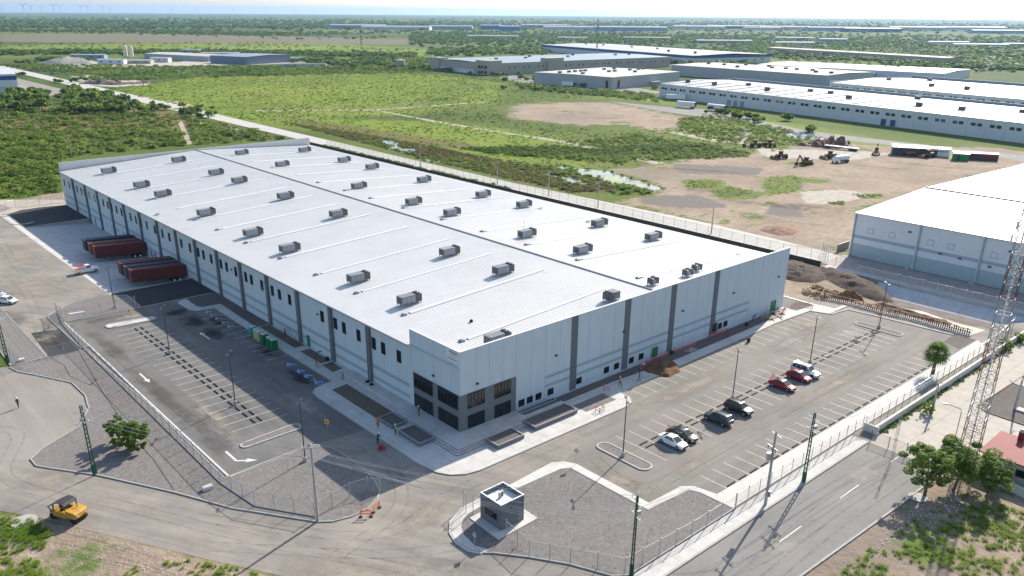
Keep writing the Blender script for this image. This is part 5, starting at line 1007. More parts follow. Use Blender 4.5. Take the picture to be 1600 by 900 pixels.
# ================================================================ FENCES
def fence(line, h, label, sp=2.9, rail=True, m=None, z=.05, pr=.05, cat='fence', plinth=False, dark=False):
    t = empty('chain_link_fence', (line[0][0], line[0][1], z), 0, label, cat); o0 = Vector(line[0]); mb = MB(); rl = MB(); pl = MB()
    pts = []
    for i, (a, b) in enumerate(zip(line[:-1], line[1:])):
        a = Vector(a)-o0; b = Vector(b)-o0; L = (b-a).length; n = max(1, round(L/sp)); mb.add([(a.x,a.y,.03),(b.x,b.y,.03),(b.x,b.y,h),(a.x,a.y,h)], [(0,1,2,3)])
        pts += [a+(b-a)*k/n for k in range(n)]
        if rail: rl.tube([(a.x,a.y,h),(b.x,b.y,h)], .03, 6)
        if plinth: d = (b-a).normalized(); c = (a+b)/2; pl.obox(c, d, L/2, .07, 0, .16)
    pts.append(Vector(line[-1])-o0); mb.build('mesh_panel', m or M['net'], t, fix=False)
    if rail: rl.build('top_rail', M['steel'] if not dark else M['dsteel'], t)
    if plinth: pl.build('plinth', M['trim'], t)
    base = MB().tube([(0,0,0),(0,0,h+.25)], pr, 6).build('post', M['steel'] if not dark else M['dsteel'], t)
    for i, p in enumerate(pts):
        o = base if i == 0 else base.copy()
        if i: COL.objects.link(o)
        o.parent = t; o.location = (p.x, p.y, 0)
    return t
fence([(-30.8,95.3),(-31.9,88),(-32.5,71.5),(-32.7,40),(-32.9,10),(-31.9,1.9),(-27.3,-5.2)], 2.1, 'long mesh fence between the gravel verge and the left car park', plinth=True)
fence([(-27.2,-5.4),(-24.6,-4.7),(-21.6,-4.1),(-19.1,-4.5),(-18.0,-5.8)], 2.1, 'short mesh fence across the tip of the left gravel')
fence([(-31.0,95.2),(-30.6,89.4),(-27.1,89.2),(-20.9,89.4),(-17.0,89.4)], 2.2, 'mesh fence along the top edge of the left car park')
fence([(-38.6,71.4),(-33.1,71.6)], 1.9, 'mesh gate closing the dark patched entrance', cat='gate'); fence([(-43.6,68.9),(-44.2,80),(-44.5,95),(-43.5,112)], 2.2, 'mesh fence left of the narrow gravel strip')
fence([(-75,222),(-35,214),(-19,207.5),(-13,211.5),(0.5,209.5)], 2.2, 'mesh fence behind the far left corner of the warehouse', sp=3.2)
fence([(-11.9,-15.6),(-12.4,-16.7),(-11.9,-17.5)], 2.6, 'short open fence by the back corner of the guard booth')
fence([(-11.9,-23.8),(-12.5,-28.5),(-9.9,-32.6),(-6.6,-37.9),(5,-38.45),(14,-38.45)], 2.2, 'mesh fence round the near edge of the guard booth gravel', sp=2.8)
fence([(14.1,-38.5),(30,-38.5),(47.3,-38.6)], 2.3, 'mesh fence between front walkway and side road', sp=2.6)
fence([(47.5,-38.9),(70,-38.9),(99.5,-38.6),(112,-37.5)], 2.3, 'mesh fence along the top of the low white wall', sp=2.6)
fence([(124.0,-88),(123.6,-30),(123.6,1)], 2.3, 'mesh fence along the drainage channel', sp=3.2); fence([(127.0,6.2),(128.3,11.4),(135.6,16.8)], 2.6, 'gate of the pale perimeter road near the right warehouse', sp=2.6, cat='gate', dark=True)
fence([(44.7,-41.2),(44.7,-51.6)], 1.7, 'dark rusty gate across the far end of the side road', sp=2.4, cat='gate', dark=True); fence([(128.2,12),(128.2,140),(128.4,262)], 2.3, 'long mesh fence along the pale road behind the warehouse', sp=4.0)
t = empty('windscreen_fence', (123.0,10.4,0), 0, 'long dark green screened fence behind the warehouse', 'fence')
MB().box(-.02,.02,0,258,0,1.45).build('mesh_panel', M['netdark'], t)
b0 = MB().box(-.12,-.03,-.05,.05,0,1.55).build('post', M['dsteel'], t)
for k in range(1, 64): o = b0.copy(); COL.objects.link(o); o.parent = t; o.location = (0, k*4, 0)
# low white boundary wall with its coping
tag(MB().box(47.6,132,-40.55,-40.25,0,1.15).box(47.5,132,-40.6,-40.2,1.152,1.22).box(47.3,47.55,-41.0,-38.7,0,1.3).build('boundary_wall', mat('whitewashed_wall', (.62,.60,.55), .85, .1, .5, dirt=((.38,.34,.28), .4, .6))), 'low whitewashed boundary wall with plants at its foot', 'wall')
# formwork row and rebar along the right edge of the car park
t = empty('formwork_row', (100.3,-1.2,0), 0, 'long row of rusty orange formwork stakes by the car park edge', 'formwork'); rm = mat('rusty_formwork', (.20,.085,.05), .8, .4, 2.0); wm = mat('pale_formwork', (.45,.33,.22), .8, .3, 2)
FL = [(100.3,-1.2),(101.8,-7.4),(101.7,-15.3),(102.3,-22),(101.9,-33.5)]; pts = []
for a, b in zip(FL[:-1], FL[1:]):
    a = Vector(a); b = Vector(b); n = int((b-a).length/.42); pts += [a+(b-a)*k/n for k in range(n)]
for i, p in enumerate(pts[:96]):
    q = p-Vector(FL[0]); mb = MB(); mb.box(-.06,.06,-.11,.11,0,random.uniform(.7,1.5)); mb.bar((-.05,0,.2),(-1.0,.1,.05),.07); o = mb.build('stake', rm if random.random() < .6 else wm, t); o.location = (q.x, q.y, 0); o.rotation_euler = (0,0,random.uniform(-.1,.1))
mb = MB()
for a, b in zip(FL[:-1], FL[1:]):
    a = Vector(a)-Vector(FL[0]); b = Vector(b)-Vector(FL[0])
    for z in (.5,1.1): mb.bar((a.x+.2,a.y,z),(b.x+.2,b.y,z),.09,.14)
mb.build('rail', wm, t)
slab('footing', [(x-.9,y) for x,y in FL]+[(x+.7,y) for x,y in FL[::-1]], .0, .12, M['walk'], 'concrete footing under the formwork stakes')
fm = MB()
for k in range(40): a = random.uniform(0,3); fm.obox((random.uniform(100.5,107), random.uniform(-3,2.5)), (math.cos(a), math.sin(a)), random.uniform(.3,1.6), .06, .1, random.uniform(.2,.9))
tag(fm.build('formwork_pile', wm), 'tangle of timber formwork on the excavated ground', 'timber')
heap('soil_heap', [(107,14),(107.5,7.5),(110,4.5),(114,4),(118,6),(122,10),(122.5,18),(116,21),(110,20)], 1.7, hd_, 'big dark soil heap behind the right end of the warehouse', seed=8, n=34)
heap('soil_heap', [(108,-12),(109,-6),(113,2),(120,10),(123,9),(123,2),(120,-5),(113,-12),(110,-14)], 1.5, hd_, 'dark low soil heap in front of the channel gate', seed=9)
heap('soil_heap', [(103.5,-3),(104,-7),(106,-9.5),(108,-8),(108,-4)], 1.4, hs, 'rough brown soil heap behind the formwork', seed=10, n=30); heap('soil_heap', [(105,-12),(104,-20),(104.6,-28),(106.5,-28),(107,-18),(108,-12)], .7, hr, 'low earth bank along the formwork row', seed=11)
heap('soil_heap', [(143,34),(147,32),(152,33),(156,38),(150,43),(144,41)], .9, hr, 'small earth mound beside the pale road', seed=12)
tag(MB().box(139.6,145.5,14.6,14.9,0,2.0).build('screen_panel', M['trim']), 'dark grey panel fence at the left corner of the right warehouse', 'fence')
# ================================================================ POWER POLES AND LINES
gm = mat('pole_green', (.012,.075,.035), .6, .1, coord='obj'); wires = []
def green_pole(x, y, label, arms=(0,), h=10.5, ang=0):
    t = empty('power_pole', (x,y,.05), ang, label, 'power pole', 'green lattice power poles along the roads'); p = MB(); w0, w1 = .26, .13
    for s in (-1,1): p.bar((s*w0,0,0),(s*w1,0,h),.09,.14)
    n = 15
    for k in range(n):
        z = .25+(h-.4)*k/n; w = w0+(w1-w0)*z/h; p.bar((-w,0,z),(w,0,z),.10,.12)
    p.build('pole', gm, t); MB().box(-.3,.3,-.1,.1,0,1.6).build('base', gm, t)
    for i, z in enumerate((h-.9, h-2.6)):
        MB().box(-.1,1.25,-.09,-.03,z,z+.1).box(-1.2,-.1,.03,.09,z-.0,z+.1).build('cross_arm', M['white'], t)
        for xx in (-1.1,.55,1.15): MB().tube([(xx,-.06 if xx>0 else .06,z+.1),(xx,-.06 if xx>0 else .06,z+.22),(xx,-.06 if xx>0 else .06,z+.36)],[.05,.075,.04],8).build('insulator', M['white'], t)
    for s in (-1,1): MB().bar((s*.1,-.1,h-.1),(s*.12,-.1,h+.45),.06).build('insulator', M['white'], t)
    MB().box(-.45,-.2,-.3,.1,h-2.2,h-1.7).build('fuse_box', M['steel'], t)
green_pole(-6.2,-38.55,'green lattice power pole at the bottom edge of the view',ang=R(70)); green_pole(26.6,-40.75,'green lattice power pole beside the side road',ang=R(70)); green_pole(-44.8,23.2,'green lattice power pole near the left tree',ang=R(20)); green_pole(-44.7,72.9,'green lattice power pole at the left edge',ang=R(20),h=10.8)
def conc_pole(x, y, h, label, gear=True, ang=0):
    t = empty('power_pole', (x,y,.05), ang, label, 'power pole'); MB().tube([(0,0,0),(0,0,h)],[.2,.12],8).build('pole', M['kerb'], t)
    MB().box(-1.1,1.1,-.2,-.12,h-.5,h-.4).build('cross_arm', M['steel'], t)
    for xx in (-1,0,1): MB().tube([(xx,-.16,h-.4),(xx,-.16,h-.28),(xx,-.16,h-.1)],[.05,.075,.04],8).build('insulator', M['white'], t)
    if gear:
        MB().box(-1.0,1.0,.12,.2,h-2.2,h-2.1).build('cross_arm', M['steel'], t); MB().tube([(.1,.5,h-3.9),(.1,.5,h-2.9)],.3,14).build('transformer', M['steel'], t)
        for k in (-.7,.0,.7): MB().tube([(k,.25,h-2.6),(k,.32,h-2.1)],.05,6).build('fuse', M['dsteel'], t)
        MB().box(-.2,.2,-.45,-.2,1.2,2.0).build('meter_box', M['steel'], t)
conc_pole(17.9,-40.4,10.6,'pale concrete power pole carrying a transformer on the pavement',ang=R(70)); conc_pole(-27.4,-6.1,10.8,'tall pale power pole at the bottom tip of the left fence',False,ang=R(-35))
conc_pole(129.9,48,7.6,'thin pole on the pale road right of the roof',False); conc_pole(129.8,92,8.5,'thin pole on the pale road halfway along the roof',False); conc_pole(129.9,142,8.5,'thin pole on the pale road behind the roof edge',False); conc_pole(129.9,190,8.5,'thin pole on the pale road near the puddle',False); conc_pole(129.9,115,8.5,'thin pole on the pale road between two others',False)
conc_pole(28.4,302,9,'leaning dark pole in the scrub at the far left',False); conc_pole(61.8,-42.9,5,'thin pole standing in the old concrete yard',False)
conc_pole(*G(1585,640),6,'thin post on the round concrete pad of the gravel yard',False)
def cable(a, b, sag, label, r=.022):
    a = Vector(a); b = Vector(b); pts = [a.lerp(b, k/16)-Vector((0,0,sag*4*(k/16)*(1-k/16))) for k in range(17)]
    tag(MB().tube(pts, r, 5).build('power_line', M['steel']), label, 'power line')
for k, dz, ox in ((1,10.6,0),(2,9.95,1.1),(3,9.95,-1.1),(4,8.2,.4)):
    cable((-6.2+ox*.3,-38.55+ox,dz),(17.9+ox*.3,-40.4+ox,dz+.1),.7,'%s power line from the near green pole to the concrete pole'%ORD[k]); cable((17.9+ox*.3,-40.4+ox,dz+.1),(26.6+ox*.3,-40.75+ox,dz),.25,'%s short power line from concrete pole to green pole'%ORD[k]); cable((26.6+ox*.3,-40.75+ox,dz),(59,-43.5+ox,dz-1.5),1.1,'%s power line from the roadside green pole into the old yard'%ORD[k])
    cable((-27.4,-6.1+ox*.7,10.5-.4*k),(-6.2,-38.55+ox*.6,dz),1.3,'%s power line crossing above the junction'%ORD[k]); cable((-44.8+ox,23.2,dz),(-27.4,-6.1+ox*.7,10.5-.4*k),1.0,'%s power line from the left green pole to the pale pole'%ORD[k]); cable((-44.7+ox,72.9,dz+.2),(-44.8+ox,23.2,dz),1.4,'%s power line between the two left green poles'%ORD[k])
for k in range(4): cable((-27.4,-6.1,10.4-.35*k),(-6.5+k*.5,-38.5,5.6+.5*k),1.5+.1*k,'%s lower cable sagging over the junction'%ORD[k+1],.016)
# ================================================================ LATTICE MAST (right edge)
TX, TY = 52.9, -51.9; t = empty('lattice_tower', (TX,TY,0), R(8), 'tall red and white lattice radio tower at the right edge', 'lattice tower')
rd = mat('tower_red', (.15,.055,.045), .6, .2, .6, coord='obj'); wd = mat('tower_white', (.33,.34,.34), .5, .08, coord='obj'); HT = 60; bands = [(0,5.6,rd),(5.6,11.2,wd),(11.2,17,rd),(17,23.4,wd),(23.4,29.6,rd),(29.6,36,wd),(36,42,rd),(42,48,wd),(48,54,rd),(54,60,wd)]
hw = lambda z: 1.2-.85*z/HT
for z0, z1, m in bands:
    b = MB(); n = 3; cs = [(1,1),(-1,1),(-1,-1),(1,-1)]
    for k in range(n):
        a0 = z0+(z1-z0)*k/n; a1 = z0+(z1-z0)*(k+1)/n; w0, w1 = hw(a0), hw(a1)
        for i in range(4):
            (cx, cy), (dx, dy) = cs[i], cs[(i+1)%4]
            b.bar((cx*w0,cy*w0,a0),(cx*w1,cy*w1,a1),.085); b.bar((cx*w0,cy*w0,a0),(dx*w1,dy*w1,a1),.045); b.bar((dx*w0,dy*w0,a0),(cx*w1,cy*w1,a1),.045); b.bar((cx*w0,cy*w0,a0),(dx*w0,dy*w0,a0),.06)
    b.build('lattice_section', m, t)
lad = MB(); lad.bar((.25,-.2,0),(.1,-.1,HT-2),.06).bar((.25,.2,0),(.1,.1,HT-2),.06)
for k in range(120): z = .4+k*.48; f_ = 1-z/HT; lad.bar((.1+.15*f_,-.1-.1*f_,z),(.1+.15*f_,.1+.1*f_,z),.035)
lad.build('ladder', M['steel'], t); MB().tube([(-.3,0,0),(-.15,0,HT-8)],.09,6).build('cable_tray', M['white'], t)
for z, a in ((30.2,0),(31.5,2),(33,1),(34.6,4),(36,3),(37.5,5),(39,2)): MB().bar((0,0,z),(1.3*math.cos(a),1.3*math.sin(a),z+.1),.05).box(1.3*math.cos(a)-.12,1.3*math.cos(a)+.12,1.3*math.sin(a)-.12,1.3*math.sin(a)+.12,z-.5,z+.6).build('antenna', M['white'], t)
t = empty('street_lamp', (55.3,-49.0,0), R(120), 'curved street lamp beside the radio tower', 'street lamp'); MB().tube([(0,0,0),(0,0,4.4),(.2,0,4.9),(1.9,0,5.4)],.07,8).build('pole', M['steel'], t); MB().box(1.8,2.8,-.2,.2,5.36,5.48).build('lamp_head', M['dsteel'], t)
t = empty('antenna_mast', (*G(1393,720),0), R(20), 'thin lattice mast with small square antennas by the side road end', 'mast'); b = MB()
for k in range(12):
    z = k*.6
    for i in range(3): a = 2*PI*i/3; c = 2*PI*(i+1)/3; b.bar((.2*math.cos(a),.2*math.sin(a),z),(.2*math.cos(a),.2*math.sin(a),z+.6),.035); b.bar((.2*math.cos(a),.2*math.sin(a),z),(.2*math.cos(c),.2*math.sin(c),z+.6),.02)
b.build('lattice_section', M['steel'], t); 
for z in (3,5.5): MB().box(.3,.8,-.05,.05,z,z+.5).build('antenna', M['dsteel'], t)
# ================================================================ RED ROOFED HOUSE
t = empty('house', (47.9,-54.6,0), 0, 'low white house with a dark red flat roof at the right edge', 'house'); hw_ = mat('house_wall', (.50,.49,.47), .85, .1, .6, dirt=((.3,.28,.26), .5, .5)); rr_ = mat('dark_red_roof', (.22,.028,.032), .7, .1, .5, dirt=((.25,.05,.04), .3, .5))
MB().box(.35,7.4,-15,-.35,0,2.95).build('wall', hw_, t); MB().loft([[(-.1,-15.3,2.952),(7.8,-15.3,3.25),(7.8,.1,3.25),(-.1,.1,2.952)],[(-.1,-15.3,3.12),(7.8,-15.3,3.42),(7.8,.1,3.42),(-.1,.1,3.12)]]).build('roof', rr_, t)
for k in range(4):
    w = MB().box(.29,.345,-2.9-k*3.1,-1.6-k*3.1,1.1,2.2).build('window', M['hvacd'], t); MB().box(.26,.289,-2.8-k*3.1,-1.7-k*3.1,1.2,2.1).build('pane', M['glass'], w)
    MB().box(.28,.345,-3.8-k*3.1,-3.65-k*3.1,0,2.9).build('downspout', M['trim'], t)
c = MB().box(7.0,7.7,-3.0,-2.3,3.35,4.5).build('chimney', rr_, t); MB().box(6.9,7.8,-3.1,-2.2,4.502,4.62).box(7.05,7.65,-2.95,-2.35,4.622,4.9).build('chimney_cap', M['walk2'], c)
tag(MB().obox(((46.3+45.2)/2,-59.2),(-.19,-.98),4.6,.12,0,1.3).build('garden_wall', M['walk2']), 'low white garden wall in front of the red roofed house', 'wall')
tag(MB().loft([[(r*math.cos(a*PI/7), r*.8*math.sin(a*PI/7), z) for a in range(14)] for r, z in ((1.0,0),(1.25,.6),(1.0,1.3),(.5,1.7),(.05,1.8))]).build('rusty_tank', mat('rusty_tank', (.2,.07,.03), .8, .3, coord='obj')), 'rusty rounded tank behind the roadside trees', 'tank').location = (52.5,-49.3,0)
# ================================================================ RIGHT WAREHOUSE
RX, RYN, RYF = 138.6, 10.9, -120
t = empty('warehouse', (0,0,0), 0, 'white roofed warehouse at the right edge with a pale teal base band', 'warehouse'); wA = mat('off_white_wall', (.66,.67,.69), .8, .04); wT = mat('teal_wall', (.36,.45,.47), .8, .05); 
w = MB().box(RX,RX+.3,RYF,RYN,0,11.4); w.mi = 1; w.box(RX-.012,RX,RYF,RYN-.2,.0,3.5); w.mi = 2; w.box(RX-.012,RX,RYF,RYN-.2,5.0,5.8); w.build('wall', [wA, wT, M['band']], t)
MB().box(RX+.3,262,RYN-.3,RYN,0,11.4).build('wall', wA, t); MB().box(RX-.3,RX-.01,RYN-.35,RYN,0,11.4).build('corner_trim', M['band'], t)
r_ = MB(); r_.add([(RX-.3,RYN+.2,11.45),(179,RYN+.2,12.7),(179,RYF,12.7),(RX-.3,RYF,11.45),(262,RYN+.2,10.9),(262,RYF,10.9)], [(0,3,2,1),(1,2,5,4)])
y = RYN-.5
while y > RYF:
    r_.add([(RX-.3,y-.04,11.45),(179,y-.04,12.7),(179,y-.04,12.77),(RX-.3,y-.04,11.52),(RX-.3,y+.04,11.45),(179,y+.04,12.7),(179,y+.04,12.77),(RX-.3,y+.04,11.52)], [(0,1,2,3),(7,6,5,4),(3,2,6,7)]); y -= .62
rf2 = r_.build('roof', M['roof'], t, fix=False); MB().box(178.6,179.4,RYF,RYN,12.72,13.0).build('ridge_cap', M['trim'], rf2); MB().box(RX-.5,RX-.31,RYF,RYN,11.2,11.44).build('gutter', M['steel'], t)
for y in (-5.6,-20.2,-35,-50): MB().box(RX-.35,RX-.014,y-.35,y-.05,0,11.3).build('pilaster', M['band'], t); MB().box(RX-.3,RX-.014,y+.0,y+.15,0,11.3).build('downspout', wA, t)
for i, y in enumerate((7.1,1.6,-7.9,-12.6,-22.2,-27,-36,-42)):
    f = MB().box(RX-.05,RX-.013,y-1.6,y,6.7,8.15).build('window', M['band'], t); MB().box(RX-.07,RX-.051,y-1.45,y-.15,6.85,8.0).build('pane', wA, f)
for i, (y, z) in enumerate(((-3.2,9.1),(-11.2,5.3),(-15.8,5.1),(-22.5,4.6),(-26,9.0))): MB().box(RX-.35,RX-.014,y-.5,y+.2,z-.18,z+.18).build('wall_light' if i in (0,4) else 'wall_fan', M['hvacd'] if i not in (0,4) else M['dsteel'], t)
for y, lb in ((-4.6,'low concrete plinth at the foot of the first wall pipe'),(-19.8,'low concrete plinth at the foot of the second wall pipe')): tag(MB().box(RX-1.2,RX-.5,y-.4,y+.4,0,.3).build('concrete_box', M['walk']), lb, 'concrete block')
# ================================================================ DISTANT PLANTS AND WAREHOUSES
fw_ = mat('far_white_wall', (.62,.64,.66), .8, .05, .05); fbei = mat('far_beige_wall', (.42,.37,.31), .8, .05, .05); fblue = mat('far_blue_trim', (.03,.07,.22), .6); fgr = mat('far_grey_wall', (.40,.41,.42), .8, .05, .05); froof = mat('far_grey_roof', (.44,.43,.41), .7, .08, .03); fwr = mat('far_white_roof', (.36,.36,.35), .38, .05, .03); fbr = mat('far_blue_grey_roof', (.22,.30,.36), .6, .08, .03); flb = mat('far_light_blue', (.25,.38,.48), .7)
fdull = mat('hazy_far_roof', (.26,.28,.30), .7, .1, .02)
def zc(x, y): r = math.hypot(x, y); return -max(0, r-1500)**2/(2*6371000.)
def shed(O, e1, L, D, H, wm, rm, label, cat='factory', rise=1.2, win=None, sky_=0, par=0, trim=None, units=0, docks=(), side=1, skyw=1.2):
    # O near corner, e1 direction of the long front, depth D to the left (side=1) or right (-1) of it
    e1 = Vector(e1).normalized(); ang = math.atan2(e1.y, e1.x); t = empty('factory_building', (O[0],O[1],zc(*O)), ang, label, cat); s = side
    Y = lambda a, b: (min(s*a, s*b), max(s*a, s*b))
    w = MB(); w.box(0,L,*Y(0,.3),-.5,H).box(0,L,*Y(D-.3,D),-.5,H+par).box(0,.3,*Y(.3,D-.3),-.5,H+par*.6).box(L-.3,L,*Y(.3,D-.3),-.5,H)
    w.build('wall', wm, t)
    r = MB(); r.add([(-.3,-.3*s,H),(L,-.3*s,H),(L,s*D/2,H+rise),(-.3,s*D/2,H+rise),(L,s*(D-.31),H),(-.3,s*(D-.31),H)], [(0,1,2,3),(3,2,4,5)]); ro = r.build('roof', rm, t)
    for k in range(sky_):
        x = L*(k+.5)/sky_; m_ = MB(); m_.add([(x-skyw,s*3,H+rise*6/D+.05),(x+skyw,s*3,H+rise*6/D+.05),(x+skyw,s*D*.47,H+rise*.94+.05),(x-skyw,s*D*.47,H+rise*.94+.05),(x-skyw,s*3,H+rise*6/D+.4),(x+skyw,s*3,H+rise*6/D+.4),(x+skyw,s*D*.47,H+rise*.94+.4),(x-skyw,s*D*.47,H+rise*.94+.4)], [(0,1,5,4),(1,2,6,5),(2,3,7,6),(3,0,4,7),(4,5,6,7)]); m_.build('skylight', M['sky'], ro)
    if win:
        n, ww, hh, zz, pair = win; 
        for k in range(min(n, 96)):
            bay = L/(n/2 if pair else n); x = (k//2+.5)*bay+(-.17 if k%2 == 0 else .17)*bay if pair else (k+.5)*bay
            MB().box(x-ww/2,x+ww/2,*Y(-.15,-.01),zz,zz+hh).build('window', M['glass'] if random.random() < .85 else M['hvacd'], t)
        jm = MB(); 
        for k in range(int(L/10)): jm.box(k*10,k*10+.12,*Y(-.06,-.01),0,H)
        jm.build('panel_joint', M['seam'], t)
    if trim: MB().box(-.2,L+.1,*Y(-.5,-.02),H-1.6,H+.3).box(-.6,-.01,*Y(-.1,D),H-1.6,H+.3).build('roof_edge', trim, t)
    if par: MB().box(0,L,*Y(D-.8,D-.31),H,H+par).build('parapet', fbr if rm is fwr else wm, t)
    for k in range(units):
        x = L*(k+.5+random.uniform(-.2,.2))/units; y = s*D*random.choice((.25,.45,.7)); MB().box(x-1.6,x+1.6,y-1,y+1,H+.3,H+rise+1.4).build('roof_unit', M['hvacd'], t)
    for x, ww, hh, mm in docks: MB().box(x,x+ww,*Y(-.4,-.01),.2,.2+hh).build('dock_door', mm, t)
    return t
e = (-.175,-.985)
shed((446.5,321.5),e,380,76,9.6,fw_,fwr,'long white factory with a row of paired windows at the upper right','factory',1.6,(76,2.4,1.5,5.6,True),26,1.6,None,16,((70,3,3.6,fbr),(76,3,3.6,fbr),(82,3,3.6,fbr),(190,3,3.4,fblue),(196,3,3.4,fblue),(292,3.4,3.4,fblue),(306,3.4,3.4,fblue)),side=1,skyw=1.0)
shed((566,250),e,320,105,9.3,fw_,fwr,'second long white factory just behind the first, upper right','factory',1.8,(66,2.4,1.4,5.8,True),20,2,None,12,side=1,skyw=1.0)
t = shed((463,384),(.985,.11),105,84,9.6,fgr,froof,'grey flat topped factory block right of the beige plant','factory',.4,None,0,0,None,14,side=1)
for k in range(10): MB().box(-.15,-.01,2+k*8,2.25+k*8,0,9.4).build('panel_joint', M['steel'], t)
MB().box(-.3,22,-.35,-.01,5.2,9.7).box(-.35,-.01,0,10,5.2,9.7).build('corner_panel', fbei, t); MB().box(8,10,-.6,-.02,1,7).build('window', M['glass'], t); MB().box(-.6,-.02,4,6,1,7).build('window', M['glass'], t); MB().box(55,68,-4,-.02,3.2,3.6).build('canopy', fw_, t)
t = shed((488,568),(.995,-.06),265,105,11,fbei,fbr,'wide beige plant with a blue grey roof and a taller entrance block','factory',1.0,(28,2,1.2,6,True),0,0,None,8,side=1)
MB().box(-1.0,-.02,6,118,4.8,5.5).build('wall_band', fgr, t); MB().box(-1.5,14,-1.5,22,0,13.6).build('entrance_block', fbei, t); MB().box(-1.5,10,88,106,0,12.8).build('entrance_block', fbei, t); MB().box(74,96,-2,10,0,14.2).build('entrance_block', fbei, t)
for yy in (3,9,14): MB().box(-1.7,-1.51,yy,yy+4,1.0,3.6).box(-1.7,-1.51,yy,yy+4,5.8,8.6).build('window', M['glass'], t)
MB().box(-.3,-.02,26,94,0,4.4).build('wall_band', fw_, t)
t = shed((812,565),(.24,.97),372,130,10,fw_,fwr,'far white warehouse with a dark blue roof edge','warehouse',2,None,0,0,None,6,side=-1); MB().box(-1,372,.02,.5,7.2,10.3).box(-.8,-.02,-130,.4,7.2,10.3).build('roof_edge', fblue, t)
shed((640,462),(-.06,-1),175,75,10,fgr,froof,'long grey corrugated factory behind the white one','factory',.8,None,0,0,None,12,side=1)
t = shed((760,440),(.12,-1),190,90,7.5,fw_,fwr,'group of low white roofed sheds among palms, upper right','shed',1,None,0,0,None,0,side=1); MB().box(40,70,-30,-2,0,7).build('annexe', fw_, t); MB().box(100,128,-26,-2,0,5).build('annexe', froof, t)
shed((1197,701),(-.295,-.955),340,32,7.5,fbei,mat('far_sand_roof',(.50,.44,.36),.8),'very long sand coloured shed crossing the trees at the upper right','shed',1,None,0,0,None,0,side=1)
t = shed((82,632),(-.985,.17),120,70,13.5,fw_,mat('far_pale_roof',(.5,.54,.58),.6),'white warehouse with a dark blue stripe cut by the left edge','warehouse',1,None,0,0,None,0,side=-1); MB().box(-.3,120,.02,.2,9.5,12.2).box(-.3,-.02,-70,.1,9.5,12.2).build('wall_band', fblue, t); MB().box(-.3,120,.02,.15,3.8,4.4).build('wall_band', fgr, t)
t = shed((434,880),(-.3,.95),60,70,8.5,mat('far_slate_wall',(.16,.19,.26),.7),mat('far_slate_roof',(.24,.28,.35),.6),'slate blue factory in the fields at the upper left','factory',1,None,0,0,None,0,side=1)
shed((400,955),(-.3,.95),120,45,6,fgr,froof,'lower grey wing of the slate blue factory','factory',1,None,0,0,None,0,side=1)
